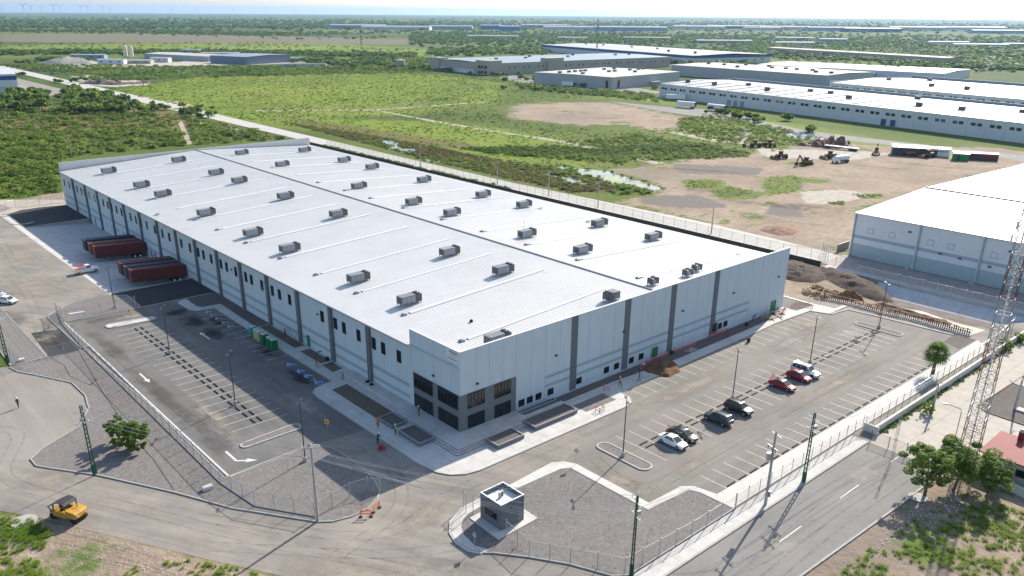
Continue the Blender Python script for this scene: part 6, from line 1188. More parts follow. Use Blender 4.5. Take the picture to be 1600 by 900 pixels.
# beige water tank, silos, masts, turbines
x, y = G(626,106); tag(MB().tube([(0,0,0),(0,0,8.2),(0,0,9.4)],[5.2,5.2,1],20).build('storage_tank', fbei), 'round beige water tank at the edge of the green field', 'tank').location = (x, y, 0)
for k, (px, py) in enumerate(((198,96),(207,96.5))):
    x, y = G(px, py); t = empty('silo', (x,y,0), 0, ['left leaning looking cream silo of the batching plant','right cream silo of the batching plant'][k], 'silo'); MB().tube([(0,0,4),(0,0,6),(0,0,17),(0,0,18)],[.8,2.6,2.6,1.2],16).build('silo_body', mat('cream_silo',(.6,.55,.42),.6) if k == 0 else bpy.data.materials['cream_silo'], t)
    for s in ((-2,-2),(2,-2),(2,2),(-2,2)): MB().bar((s[0],s[1],0),(s[0],s[1],6),.4).build('leg', M['steel'], t)
for k, (px, py, L, D, H, mm, lb) in enumerate(((176,100,30,10,5,fw_,'white office cabin left of the silos'),(215,99,34,14,3.5,fbei,'low beige hopper wall right of the silos'),(252,97,22,10,5,fw_,'white shed right of the batching plant'),(140,92,42,10,5,flb,'long light blue shed behind the batching plant'),(300,83,26,8,5,fw_,'pale shed at the field edge, upper left'),(445,95,48,9,4,fw_,'long white container block below the slate factory'),(475,104,50,3.5,3,fw_,'row of white containers in the field'),
     (190,30,60,20,6,fw_,'tiny white building far off at the upper left'),(285,34,50,20,5,fw_,'faint white shed near the horizon, left'),(345,88,50,12,4.5,fgr,'low grey shed left of the slate factory'),
     (560,45,190,60,12,flb,'long light blue plant near the horizon, left of centre'),(620,46.5,230,60,10,fw_,'long white plant near the horizon, centre left'),(705,46,150,50,11,flb,'light blue plant near the horizon, centre'),(768,46,75,40,14,mat('bright_blue_wall',(.03,.22,.5),.6),'bright blue plant near the horizon, left one'),(797,48,70,40,14,bpy.data.materials['bright_blue_wall'],'bright blue plant near the horizon, right one'),(850,43,190,60,10,fbei,'beige plant on the far plain, centre'),(900,47,230,60,11,fw_,'bright white roofed plant far off, centre right'),(985,48,250,60,12,flb,'very long light blue plant far off, right of centre'),(1090,46,200,60,12,fw_,'white plant with glinting roof far off, right'),(1150,44.5,240,60,10,fblue,'dark blue trimmed plant far off, right'),(1225,46,200,50,11,fw_,'pale plant far off, right'),(1300,48,200,50,12,flb,'light blue plant far off, far right'),(1360,50,200,60,12,fblue,'blue walled plant far off, far right'),(1430,47,230,60,12,fw_,'white roofed plant far off, far right'),(1520,47,260,60,12,fw_,'big white roofed plant far off at the right edge'),(1560,52,200,40,10,flb,'blue grey plant far off at the right edge'),
     (770,60,120,25,6,fw_,'white low sheds behind the green field, centre'),(895,62,70,20,5,fw_,'white shed among the trees, centre'),(1010,62,110,22,5,fbei,'low beige sheds among the trees, right of centre'),(1130,67,120,24,5,fgr,'grey sheds among the trees, right'),(1240,62,90,20,5,fw_,'white town buildings among trees, right'),(1300,66,60,20,7,flb,'small blue building in the town, right'),(1240,70,80,20,5,fw_,'low white houses in the town, right'),(1480,69,90,20,5,fw_,'white houses in the town at the far right'),(1530,73,110,20,5,fw_,'row of white houses in the town, right edge'),(1590,73,60,20,6,fbei,'beige houses in the town, right edge'),(1190,47,140,30,10,fw_,'white tall roofed hall near the horizon'),(350,40,60,16,5,fw_,'tiny pale farm building in the left plain'),(870,75,40,12,5,fbei,'small building with orange tanks behind the beige plant'),(1080,96,30,5,4,fw_,'white trailer block right of the blue edged warehouse'))):
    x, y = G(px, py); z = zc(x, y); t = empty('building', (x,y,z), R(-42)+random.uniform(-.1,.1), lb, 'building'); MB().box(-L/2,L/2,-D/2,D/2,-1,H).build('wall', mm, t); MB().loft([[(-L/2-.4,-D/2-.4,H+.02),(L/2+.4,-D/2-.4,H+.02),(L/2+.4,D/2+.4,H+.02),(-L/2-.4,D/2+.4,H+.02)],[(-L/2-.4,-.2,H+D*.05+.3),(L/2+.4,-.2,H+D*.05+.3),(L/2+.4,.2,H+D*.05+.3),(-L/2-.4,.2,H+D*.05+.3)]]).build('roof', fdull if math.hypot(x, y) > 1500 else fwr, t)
    wb = MB(); n = max(3, int(L/9))
    for i in range(n): wb.box(-L/2+(i+.35)*L/n,-L/2+(i+.65)*L/n,-D/2-.2,-D/2-.01,H*.45,H*.7)
    q = wb.build('window_band', M['hvacd'], t)
def mast(px, py, h, label, w=1.2, red=True):
    x, y = G(px, py); t = empty('radio_mast', (x,y,zc(x,y)), 0, label, 'mast'); n = 8
    for k in range(n):
        b = MB(); a0, a1 = h*k/n, h*(k+1)/n
        for i in range(3):
            a = 2*PI*i/3; c = 2*PI*(i+1)/3; b.bar((w*math.cos(a),w*math.sin(a),a0),(w*math.cos(a),w*math.sin(a),a1),.3); b.bar((w*math.cos(a),w*math.sin(a),a0),(w*math.cos(c),w*math.sin(c),a1),.2)
        b.build('lattice_section', rd if k % 2 == 0 and red else wd, t)
mast(565,77,34,'red and white mast in the green field, upper middle'); mast(932,90,50,'tall red and white mast behind the beige plant'); mast(918,68,22,'slim white mast left of the tall red one',.8,False); mast(962,71,24,'thin pale mast behind the blue edged warehouse',.6,False); mast(981,71,24,'second thin pale mast behind the blue edged warehouse',.6,False); mast(361,47,40,'pale lattice pylon far off at the upper left',2.5,False); mast(166,47,30,'faint pylon far off, left',2.5,False); mast(1424,90,22,'thin white mast among the trees, upper right',.6,False)
def turbine():
    t = empty('wind_turbine', (0,0,0), 0, 'pale wind turbine on the horizon', 'wind turbine'); tm_ = mat('turbine_white',(.6,.62,.64),.6)
    MB().tube([(0,0,0),(0,0,84)],[2.6,1.5],10).build('tower', tm_, t); MB().box(-2,2,-4,6,83,87.5).build('nacelle', tm_, t)
    for k in range(3):
        a = 2*PI*k/3+.5; MB().loft([[(1.6*math.cos(a+PI/2)*s1+r*math.cos(a),-5+s2*.4,85+1.6*math.sin(a+PI/2)*s1+r*math.sin(a)) for s1, s2 in ((-w_,-1),(w_,-1),(w_,1),(-w_,1))] for r, w_ in ((1,1),(10,1.5),(44,.4))]).build('blade', tm_, t)
    return t
tb = turbine()
for i, (px, d) in enumerate(((4,11500),(13,11000),(46,8600),(57,10800),(73,12500),(92,8800),(101,11500),(135,10800),(144,10400),(168,10600),(179,12500),(274,12500),(312,14000),(370,13500),(418,13800),(465,14500),(575,14500),(605,14000),(705,15000),(1350,14500),(1407,13500),(1425,13800),(1436,14000),(1460,14500))):
    gx, gy = G(px, 60); dx, dy = gx-CAMP.x, gy-CAMP.y; n = math.hypot(dx, dy); x, y = CAMP.x+dx/n*d, CAMP.y+dy/n*d
    place(tb, USED, (x,y,zc(x,y)-1), math.atan2(dy, dx)-PI/2+random.uniform(-.5,.5), group='wind turbines along the horizon', label='tiny pale wind turbine standing on the far horizon')
# ================================================================ MACHINES AND YARD BEYOND
Ym = mat('rusty_yellow', (.26,.14,.04), .7, .3, .8, coord='obj', dirt=((.16,.09,.04),1,.7))
def loader(x, y, rz, label, kind=0):
    t = empty('excavator' if kind == 1 else 'grader' if kind == 2 else 'wheel_loader', (x,y,0), rz, label, 'earth mover')
    MB().loft([[(-2.6,-1,.9),(2.2,-1.1,.8),(2.2,1.1,.8),(-2.6,1,.9)],[(-2.6,-.9,2.1),(2.0,-1,1.9),(2.0,1,1.9),(-2.6,.9,2.1)]]).build('body', Ym, t, bevel=.08); c = MB().box(-.4,1.0,-.75,.75,1.95,3.2).build('cab', M['dsteel'], t, bevel=.06); MB().box(-.55,1.15,-.9,.9,3.21,3.35).build('cab_roof', Ym, c)
    if kind == 1:
        for s in (-1,1): MB().loft([[(-2.4,s*1.35-.3,.15),(2.4,s*1.35-.3,.15),(2.4,s*1.35+.3,.15),(-2.4,s*1.35+.3,.15)],[(-2.7,s*1.35-.3,.6),(2.7,s*1.35-.3,.6),(2.7,s*1.35+.3,.6),(-2.7,s*1.35+.3,.6)],[(-2.3,s*1.35-.3,1.0),(2.3,s*1.35-.3,1.0),(2.3,s*1.35+.3,1.0),(-2.3,s*1.35+.3,1.0)]]).build('track', M['black'], t)
        MB().bar((1.8,0,1.8),(4.5,0,4.2),.5).build('boom', Ym, t); MB().bar((4.5,0,4.2),(5.6,0,1.6),.4).build('arm', Ym, t); MB().loft([[(5.2,-.6,.2),(6.2,-.6,.3),(6.2,.6,.3),(5.2,.6,.2)],[(5.3,-.6,1.6),(6.0,-.6,1.5),(6.0,.6,1.5),(5.3,.6,1.6)]]).build('bucket', M['dsteel'], t)
    else:
        for X_ in (-1.7,1.7):
            for s in (-1,1): MB().tube([(X_,s*1.05,.8),(X_,s*1.55,.8)],.8,16).build('wheel', M['black'], t)
        if kind == 2: MB().bar((2.2,0,1.9),(5.5,0,1.6),.35).build('frame', Ym, t); MB().obox((3.4,0),(.4,1),1.8,.1,.2,.9).build('blade', M['dsteel'], t); [MB().tube([(5.4,s*.8,.7),(5.4,s*1.2,.7)],.7,14).build('wheel', M['black'], t) for s in (-1,1)]
        else: MB().bar((2.0,-.6,1.6),(3.8,-.6,.7),.25).bar((2.0,.6,1.6),(3.8,.6,.7),.25).build('arm', Ym, t); MB().loft([[(3.6,-1.4,.1),(4.9,-1.4,.15),(4.9,1.4,.15),(3.6,1.4,.1)],[(3.5,-1.4,1.4),(4.2,-1.4,1.3),(4.2,1.4,1.3),(3.5,1.4,1.4)]]).build('bucket', Ym, t)
for a in ((284,133,2.4,'leftmost yellow grader at the grass edge',2),(290,129,1.2,'second rusty earth mover beside the leftmost grader',0),(263.5,107,2.6,'rusty earth mover parked in the green strip',0),(257.5,91.5,2.9,'big yellow bulldozer like loader on the bare ground',1),(281,93.5,2.7,'yellow loader just left of the white tanker truck',0),(307,85.5,.4,'yellow excavator near the open sheds',1),(*G(1420,243.5),1.8,'small yellow machine before the dark shed',0),(*G(1450,246),2.8,'rusty loader right of the dark shed',0)): loader(*a)
t = empty('tanker_truck', (274.5,85.4,0), R(165), 'white tanker truck on the bare ground', 'truck'); MB().tube([(-4.2,0,1.9),(1.2,0,1.9)],1.15,16).build('tank', M['white'], t); MB().loft([[(1.5,-1.15,.7),(4.2,-1.1,.7),(4.2,1.1,.7),(1.5,1.15,.7)],[(1.5,-1.15,1.7),(4.1,-1.0,1.6),(4.1,1.0,1.6),(1.5,1.15,1.7)],[(1.5,-1.05,2.8),(2.7,-1.0,2.75),(2.7,1.0,2.75),(1.5,1.05,2.8)]]).build('cab', M['white'], t); MB().box(2.62,2.95,-.85,.85,1.8,2.6).build('windscreen', CG, t); MB().box(-4.3,4,-.5,.5,.55,.72).build('chassis', M['dsteel'], t)
for X_ in (-3.4,-2.2,3.2):
    for s in (-1,1): MB().tube([(X_,s*.9,.5),(X_,s*1.25,.5)],.5,14).build('wheel', M['black'], t)
def box_thing(name, x, y, L, D, H, m, label, cat, rz=0, z=0, roof=None):
    t = empty(name, (x,y,z), rz, label, cat); MB().box(-L/2,L/2,-D/2,D/2,.05,H).build('wall', m, t); r = MB().add([(-L/2-.3,-D/2-.3,H+.05),(L/2+.3,-D/2-.3,H+.05),(L/2+.3,D/2+.3,H+.5),(-L/2-.3,D/2+.3,H+.5),(-L/2-.3,-D/2-.3,H+.2),(L/2+.3,-D/2-.3,H+.2),(L/2+.3,D/2+.3,H+.65),(-L/2-.3,D/2+.3,H+.65)], [(0,3,2,1),(4,5,6,7),(0,1,5,4),(1,2,6,5),(2,3,7,6),(3,0,4,7)]); r.build('roof', roof or fwr, t)
    MB().box(-L*.3,-L*.1,-D/2-.08,-D/2-.01,.1,H*.8).build('door', M['dsteel'], t); return t
A_ = math.atan2(-25,14)
box_thing('open_shed', *G(1420,242),14.5,7,3.4,M['dsteel'],'long open fronted shed with a pale roof beyond the machines','shed',A_); box_thing('store_shed', *G(1466,244),8.5,2.6,3.2,M['white'],'white lettered container on its own right of the open shed','container',A_)
box_thing('green_shed', *G(1500,250),6,4,2.8,M['green'],'green container with a pale lean-to roof','shed',A_); box_thing('red_container', *G(1534,250),12,2.5,2.6,cr,'long red container beside the green one','container',A_,roof=cr)
ltm = MB()
for k in range(6): ltm.box(-3.6+k*1.2,-2.8+k*1.2,-1.36,-1.32,1.9,2.6)
o = ltm.build('lettering', M['trim'], None); o.parent = [q for q in bpy.data.objects if q.name.startswith('store_shed')][0]
t = empty('flatbed_trailer', (309,103,0), math.atan2(-16,1.5), 'long empty flatbed trailer before the scrap', 'trailer'); MB().box(-8,8,-1.2,1.2,1.1,1.4).build('deck', M['white'], t)
for X_ in (4,5.3,6.6):
    for s in (-1,1): MB().tube([(X_,s*.8,.5),(X_,s*1.2,.5)],.5,12).build('wheel', M['black'], t)
MB().box(-5,-4.8,-.9,-.7,0,1.1).box(-5,-4.8,.7,.9,0,1.1).build('landing_leg', M['steel'], t)
heap('scrap_heap', [(304,124),(312,122),(322,112),(326,104),(318,101),(308,110)], 2.2, mat('scrap_metal', (.2,.10,.08), .8, .6, .5, bump=.8, bscale=2), 'reddish scrap heap behind the flatbed trailer', 'scrap heap', 21, n=36, rough=1.6)
heap('debris_field', [(334,150),(340,146),(338,128),(330,116),(325,120),(328,140)], .8, mat('pale_debris', (.4,.42,.45), .8, .6, .7), 'strip of pale white debris among the bushes', 'debris', 22, n=36, rough=2.2)
heap('scrap_heap', [(140,693),(152,704),(172,672),(196,682),(190,668),(160,662)], 2.0, mat('dark_scrap', (.10,.075,.07), .8, .6, .2), 'dark line of scrapped cars by the pale road, upper left', 'scrap heap', 23, n=36, rough=1.6)
x, y = G(100,99); heap('aggregate_heap', [(x-26,y+10),(x-10,y-16),(x+25,y-22),(x+34,y+2),(x+8,y+20)], 7, mat('aggregate', (.30,.29,.27), .9, .2, .1), 'big grey aggregate heap left of the batching plant', 'aggregate heap', 24, rough=.15)
for k, (px, py, rz, lb) in enumerate(((1056,157,-1.1,'white semitrailer at the docks of the long white factory'),(1074,156,-1.25,'second white semitrailer at the docks'),(1072,168.5,-1.5,'white semitrailer with a dark end, parked on the grass edge'),(1119,173.5,-1.65,'white semitrailer standing alone on the grass'),(856,131,-1.6,'white semitrailer beside the grey block, first of three'),(871,133,-1.6,'white semitrailer beside the grey block, second of three'),(888,135.5,-1.6,'white semitrailer beside the grey block, third of three'))):
    x, y = G(px, py); t = empty('semitrailer', (x,y,0), rz, lb, 'trailer'); MB().box(-7,7,-1.25,1.25,1.2,4.1).build('trailer_box', M['white'], t); MB().box(6.99,7.06,-1.15,1.15,1.3,4.0).build('rear_door', M['dsteel'], t)
    for X_ in (4.2,5.5):
        for s in (-1,1): MB().tube([(X_,s*.8,.5),(X_,s*1.2,.5)],.5,12).build('wheel', M['black'], t)
    MB().box(-4.6,-4.4,-1,-.8,0,1.2).box(-4.6,-4.4,.8,1,0,1.2).build('landing_leg', M['steel'], t)
k = 0
for px, py in ((743,113),(748,114),(757,116),(764,117),(786,120),(812,122),(826,124),(845,125),(858,126.5),(1036,154),(1190,140)):
    x, y = G(px, py); t = empty('parked_car', (x,y,.01), random.uniform(0,3), '%s of the tiny cars parked before the beige plants, counted from the left'%ORD[k+1], 'car', 'tiny cars parked before the distant plants'); k += 1
    MB().loft([[(-.9,-2.2,.3),(.9,-2.2,.3),(.9,2.2,.3),(-.9,2.2,.3)],[(-.9,-2.2,.85),(.9,-2.2,.85),(.9,2.2,.9),(-.9,2.2,.9)]]).build('body', paint[('white','black','silver','slate','red')[k%5]], t); MB().loft([[(-.8,-1.1,.86),(.8,-1.1,.86),(.8,1.7,.9),(-.8,1.7,.9)],[(-.6,-.5,1.45),(.6,-.5,1.45),(.6,1.2,1.45),(-.6,1.2,1.45)]]).build('windows', CG, t)
# ================================================================ VEGETATION
M['leaf'] = leafmat('shrub_leaves', [(.07,.13,.02),(.11,.18,.028),(.15,.23,.035),(.20,.28,.045),(.28,.34,.07)])
M['leafd'] = leafmat('dark_tree_leaves', [(.05,.10,.02),(.09,.16,.028),(.14,.22,.04),(.07,.12,.028)])
M['leafb'] = leafmat('bright_grass', [(.12,.23,.02),(.18,.28,.03),(.26,.33,.05),(.13,.24,.025)])
M['leafr'] = leafmat('rusty_marsh_growth', [(.19,.15,.06),(.26,.19,.08),(.15,.17,.05),(.21,.21,.07)])
M['leafn'] = leafmat('near_tree_leaves', [(.10,.17,.025),(.14,.22,.035),(.19,.28,.05),(.12,.19,.03),(.25,.32,.08)])
M['bark'] = mat('bark', (.16,.12,.085), .9, .25, 4)
def clump(n, leaf, lobes, seed, flat=.7, up=.35):
    # quads scattered through several overlapping lobes of a crown, unit radius
    g = np.random.default_rng(seed); Q = []
    L = [(np.array(c), r) for c, r in lobes]
    for i in range(n):
        c, r = L[g.integers(len(L))]; d = g.normal(size=3); d /= np.linalg.norm(d); rad = r*(g.uniform(.35, 1)**.45)
        p = c+d*rad*np.array([1, 1, flat]); nn = d*.8+g.normal(size=3)*.55+np.array([0, 0, up]); nn /= np.linalg.norm(nn)
        a = np.cross(nn, [0, 0, 1.]) if abs(nn[2]) < .95 else np.cross(nn, [1., 0, 0]); a /= np.linalg.norm(a); b = np.cross(nn, a); th = g.uniform(0, PI); a, b = a*math.cos(th)+b*math.sin(th), b*math.cos(th)-a*math.sin(th)
        s = leaf*g.uniform(.6, 1.3); Q.append([p-a*s-b*s*.6, p+a*s*.8-b*s, p+a*s+b*s*.7, p-a*s*.7+b*s])
    return np.array(Q)
def blades(n, seed, w=.035):
    g = np.random.default_rng(seed); Q = []
    for i in range(n):
        a = g.uniform(0, 2*PI); r0 = abs(g.normal(0, .4)); b = np.array([r0*math.cos(a), r0*math.sin(a), 0.]); t = g.uniform(0, 2*PI); o_ = np.array([math.cos(t), math.sin(t), 0]); h = g.uniform(.35, .95); s_ = np.array([-o_[1], o_[0], 0])*w*g.uniform(.7, 1.5)
        m_ = b+o_*h*.3+np.array([0, 0, h*.7]); e = b+o_*h*.75+np.array([0, 0, h*.85]); Q.append([b-s_, b+s_, m_+s_, m_-s_]); Q.append([m_-s_, m_+s_, e+s_*.2, e-s_*.2])
    return np.array(Q)
def lobes(g, n, spread=.55, r=(.35, .6), z=.55): return [((g.uniform(-spread, spread), g.uniform(-spread, spread), z+g.uniform(-.25, .3)), g.uniform(*r)) for _ in range(n)]
def scatter(name, protos, P, S_, mat_, label, zs=.75, base=0.0):
    out = []; ti = []; g = rng
    for (x, y), s in zip(P, S_):
        q = protos[g.integers(len(protos))]; a = g.uniform(0, 2*PI); c, s_ = math.cos(a), math.sin(a); X = q[..., 0]*c-q[..., 1]*s_; Y = q[..., 0]*s_+q[..., 1]*c
        out.append(np.stack([X*s+x, Y*s+y, q[..., 2]*s*zs+base+zc(x, y)], -1)); t0 = .42+.3*math.sin(x/19+2.3*math.sin(y/27))+.2*math.sin(y/9+x/13)+g.uniform(-.22, .22); ti.append(np.clip(t0+g.uniform(-.12, .12, len(q)), 0.02, .98)*.999)
    V = np.concatenate(out).reshape(-1, 3); F_ = np.arange(len(V)).reshape(-1, 4)
    return tag(mesh_np(name, V, F_, mat_, np.concatenate(ti)), label, kind='stuff')
g0 = np.random.default_rng(5)
shr = [clump(95, .125, lobes(g0, 6, .6), 100+i, .55, 1.1) for i in range(5)]           # far shrub
tuft = [clump(12, .26, [((0, 0, .22), .75)], 200+i, .32, 1.3) for i in range(5)]     # low tuft
ftree = [clump(42, .24, lobes(g0, 4, .75), 300+i, .55, 1.2) for i in range(4)]           # distant tree
shrN = [clump(90, .15, lobes(g0, 5), 400+i) for i in range(5)]
avoid = [[(-100,-70),(124,-70),(124,16),(142,16),(139,250),(144,1000),(124,1000),(124,230),(105,215),(-5,216),(-20,222),(-80,226),(-100,60)]]
def inside(P, pts): return sdpoly(P, pts[:, 0], pts[:, 1]) > 0
def fill(polys, n, excl=True, clusters=0, cr=12):
    out = []
    for P in polys:
        P = np.array(P, float); lo, hi = P.min(0), P.max(0); k = int(n); got = []
        while sum(map(len, got)) < k:
            if clusters: c = rng.uniform(lo, hi, (clusters, 2)); q = c[rng.integers(clusters, size=k)]+rng.normal(0, cr, (k, 2))
            else: q = rng.uniform(lo, hi, (k*2, 2))
            m = inside(P, q)
            if excl:
                for A in avoid: m &= ~inside(A, q)
            got.append(q[m]); 
            if not m.any(): break
        if got: out.append(np.concatenate(got)[:k])
    return np.concatenate(out)
pathL = PL([(277,186),(288,186),(306,226),(290,230)])
avoid.append(pathL)
# individual bushy trees of the thicket, upper left
def tree_proto(seed, n, leaf, nl, h, name='bushy_tree', m=None, trunk=.35, spread=.55):
    g = np.random.default_rng(seed); q = clump(n, leaf, lobes(g, nl, spread, (.28, .5), .62), seed); t = empty(name, (0, 0, 0), 0, 'bushy green tree', 'tree')
    V = q.reshape(-1, 3)*np.array([h*.62, h*.62, h*.62])+np.array([0, 0, h*.12]); mesh_np('crown', V, np.arange(len(V)).reshape(-1, 4), m or M['leafd'], g.uniform(0, 1, len(q)), t)
    b = MB(); top = (0, 0, h*.4); b.tube([(0, 0, -.1), (.02*h, 0, h*.2), top], [h*.035, h*.028, h*.02], 7)
    for k in range(4): a = 2*PI*k/4+g.uniform(0, 1); b.tube([(.01*h, 0, h*.25), (h*.15*math.cos(a), h*.15*math.sin(a), h*.42), (h*.3*math.cos(a), h*.3*math.sin(a), h*.58)], [h*.018, h*.012, h*.006], 5)
    b.build('trunk', M['bark'], t); return t
bt = [tree_proto(500+i, 260, .12, 6, 5.0, m=M['leafd'] if i < 3 else M['leaf']) for i in range(4)]
used2 = {}
def put(i, x, y, h, label, group):
    p = bt[i % 4]; o = copy_tree(p) if used2.get(p.name) else p; used2[p.name] = 1; o.location = (x, y, zc(x, y)-.1); o.rotation_euler = (0, 0, random.uniform(0, 6)); s = h/5.0; o.scale = (s*random.uniform(.9, 1.35), s*random.uniform(.9, 1.35), s*random.uniform(.85, 1.05)); o['label'] = label; o['group'] = group; return o
th = PL([(-30,150),(25,147),(90,143),(140,143),(200,150),(250,162),(248,170),(215,178),(150,182),(60,176),(-30,175)]); k = 0
for (x, y) in fill([th], 110, False):
    if x < 122:
        q_ = int(x//35)
        hh = random.uniform(5.5, 9.5); put(k, x, y, hh, ('tall ' if hh > 8 else 'low ' if hh < 6.5 else '')+['bushy tree','bushy tree'][0]+' of the thicket, '+('at its left end' if q_ < -1 else 'left of its middle' if q_ < 0 else 'at its middle' if q_ < 1 else 'right of its middle' if q_ < 2 else 'at its right end by the pale road'), 'trees of the thicket at the upper left'); k += 1
CLD = [(105,128,7,8,'bushy tree at the lay-by where the scrapped cars stand'),(40,100,5,6,'bushy tree at the far left end of the pale road'),(50,97,6,8,'bushy tree across the road from the blue striped warehouse'),(235,170,6,9,'bushy tree at the right tip of the thicket'),(285,172,7,10,'bushy tree on the verge above the broken pale path'),(300,176,6,8,'bushy tree on the near verge of the pale road'),(312,183,5,6,'bushy tree last along the verge before the warehouse'),(120,95,8,14,'bushy tree beside the grey aggregate heap'),(25,118,4,5,'bushy tree right beside the blue striped warehouse'),(60,178,5,7,'bushy tree alone below the thicket at the left'),
 (690,108,8,9,'bushy tree at the left end of the beige plant'),(700,112,5,6,'bushy tree just right of the beige water tank'),(1120,175,7,8,'bushy tree behind the lone white semitrailer'),(1135,180,6,7,'bushy tree on the bank near the grey service road'),(1150,186,7,8,'bushy tree between service road and machines'),(1195,188,6,8,'bushy tree at the bend of the grey service road'),(1255,206,3,3,'bushy tree behind the scrap heap'),(1310,121,2,2,'round tree between the two long white factories'),(1028,140,2,2,'round tree at the left corner of the long white factory'),(900,135,4,5,'bushy tree in front of the grey block docks'),(780,118,8,12,'bushy tree in the car park of the beige plant'),(815,125,10,12,'bushy tree in the hedge along the beige plant'),(840,140,8,10,'bushy tree in the hedge near the parked semitrailers'),(620,104,6,10,'bushy tree left of the beige water tank'),(600,100,8,12,'bushy tree at the far edge of the green field')]
for px, py, n, r, lb in CLD:
    c = G(px, py)
    for _ in range(n): x, y = c[0]+random.gauss(0, r), c[1]+random.gauss(0, r); put(k, x, y, random.uniform(3.2, 6.0), lb, 'clump: '+lb.replace('bushy tree ', 'trees ').replace('round tree ', 'trees ')); k += 1
# scrub ground cover, upper left, and field growth
scr = PL([(-40,172),(60,172),(240,178),(330,190),(420,208),(470,216),(300,226),(95,246),(95,300),(0,312),(-60,330)])
scatter('scrub', shr, fill([scr], 1700, clusters=110, cr=13), rng.uniform(.6, 2.6, 1700)**1.15, M['leaf'], 'dense mixed green and brown scrub left of the warehouse')
scatter('scrub', shr, fill([scr], 1000), rng.uniform(.5, 1.5, 1000), M['leafr'], 'brown dry scrub patches left of the warehouse')
scatter('grass', tuft, fill([PL([(-40,215),(110,215),(95,250),(95,300),(0,312),(-60,330)])], 2600), rng.uniform(.5, 1.3, 2600), M['leafb'], 'bright green grass at the left edge behind the fence')
fld2 = PL([(-20,100),(300,104),(560,104),(690,98),(690,114),(560,116),(300,122),(150,128),(60,112),(-20,108)]); P = fill([fld2], 2300, clusters=150, cr=26); scatter('field_scrub', shr, P, rng.uniform(1.0, 3.2, len(P)), M['leaf'], 'scrub and low trees on the land beyond the green field')
P = fill([PL([(0,68),(420,66),(700,80),(660,92),(0,84)])], 500); scatter('field_scrub', shr, P, rng.uniform(1.2, 3.5, len(P)), M['leafd'], 'single bushes dotted over the far green plain')
P = fill([PL([(560,86),(690,92),(690,112),(560,108)]), PL([(800,130),(1020,148),(1030,160),(930,150),(820,140)])], 420); scatter('field_scrub', shr, P, rng.uniform(1.2, 3.4, len(P)), M['leaf'], 'bushes on the land before the distant plants')
fld = PL([(150,140),(300,118),(650,108),(800,124),(930,150),(770,166),(800,190),(960,205),(1040,200),(1190,235),(960,262),(800,275),(600,215),(400,190),(250,158)])
P = fill([fld], 9000); scatter('field_growth', tuft, P, rng.uniform(.4, 1.3, 9000), M['leafb'], 'low bright green weeds covering the wide field')
P = fill([fld], 2200, clusters=160, cr=9); scatter('field_scrub', shr, P, rng.uniform(.3, 1.2, 2200), M['leaf'], 'dark low shrubs dotted over the green field')
msh = PL([(440,190),(600,215),(780,250),(930,270),(960,300),(880,300),(780,276),(650,244),(500,206)])
def notpond(P): 
    m = np.ones(len(P), bool)
    for o in bpy.data.objects:
        if o.name.split('.')[0] == 'pond': m &= ~inside([tuple(v.co[:2]) for v in o.data.vertices][:len(o.data.vertices)//2], P)
    return P[m]
P = notpond(fill([msh], 2600)); scatter('marsh_growth', shr, P, rng.uniform(.35, 1.1, len(P)), M['leafr'], 'reddish brown marsh growth along the pale road')
P = notpond(fill([msh], 900)); scatter('marsh_scrub', shr, P, rng.uniform(.4, 1.3, len(P)), M['leaf'], 'green reeds round the ponds')
pe = []
for o in [o for o in bpy.data.objects if o.name.split('.')[0] == 'pond']:
    vs_ = [tuple(v.co[:2]) for v in o.data.vertices][:len(o.data.vertices)//2]
    for v in vs_:
        if random.random() < .8: pe.append((v[0]+random.gauss(0, .7), v[1]+random.gauss(0, .7)))
scatter('reed_bank', shr, pe, rng.uniform(.4, 1.4, len(pe)), M['leaf'], 'ragged reed fringe of the shallow ponds')
P = fill([PL([(1060,186),(1120,180),(1200,196),(1300,218),(1240,228),(1120,222),(1060,206)]), PL([(720,232),(860,228),(1000,240),(980,256),(860,248),(760,240)]), PL([(880,222),(1000,212),(1160,235),(1180,245),(1000,252)])], 900); scatter('field_scrub', shr, P, rng.uniform(.6, 1.7, len(P)), M['leaf'], 'rank green bushes round the bare ground')
P = fill([PL([(945,285),(1005,296),(1020,303),(960,304)]), PL([(865,266),(900,266),(905,274),(870,274)])], 70, False); scatter('reed_bank', shr, P, rng.uniform(.7, 1.8, len(P)), M['leaf'], 'green reed banks in the larger pond')
P = fill([PL(q) for q in ([(1192,278),(1240,274),(1260,284),(1250,298),(1200,304)],[(1330,303),(1380,304),(1350,311)],[(1108,298),(1140,292),(1185,300),(1130,310)],[(1066,282),(1130,284),(1110,294),(1075,295)],[(1292,317),(1318,314),(1318,321)],[(1198,226),(1225,224),(1235,232),(1205,238)])], 90); scatter('weed_patch', tuft, P, rng.uniform(.3, .8, len(P)), M['leafb'], 'green weed patches on the bare construction ground')
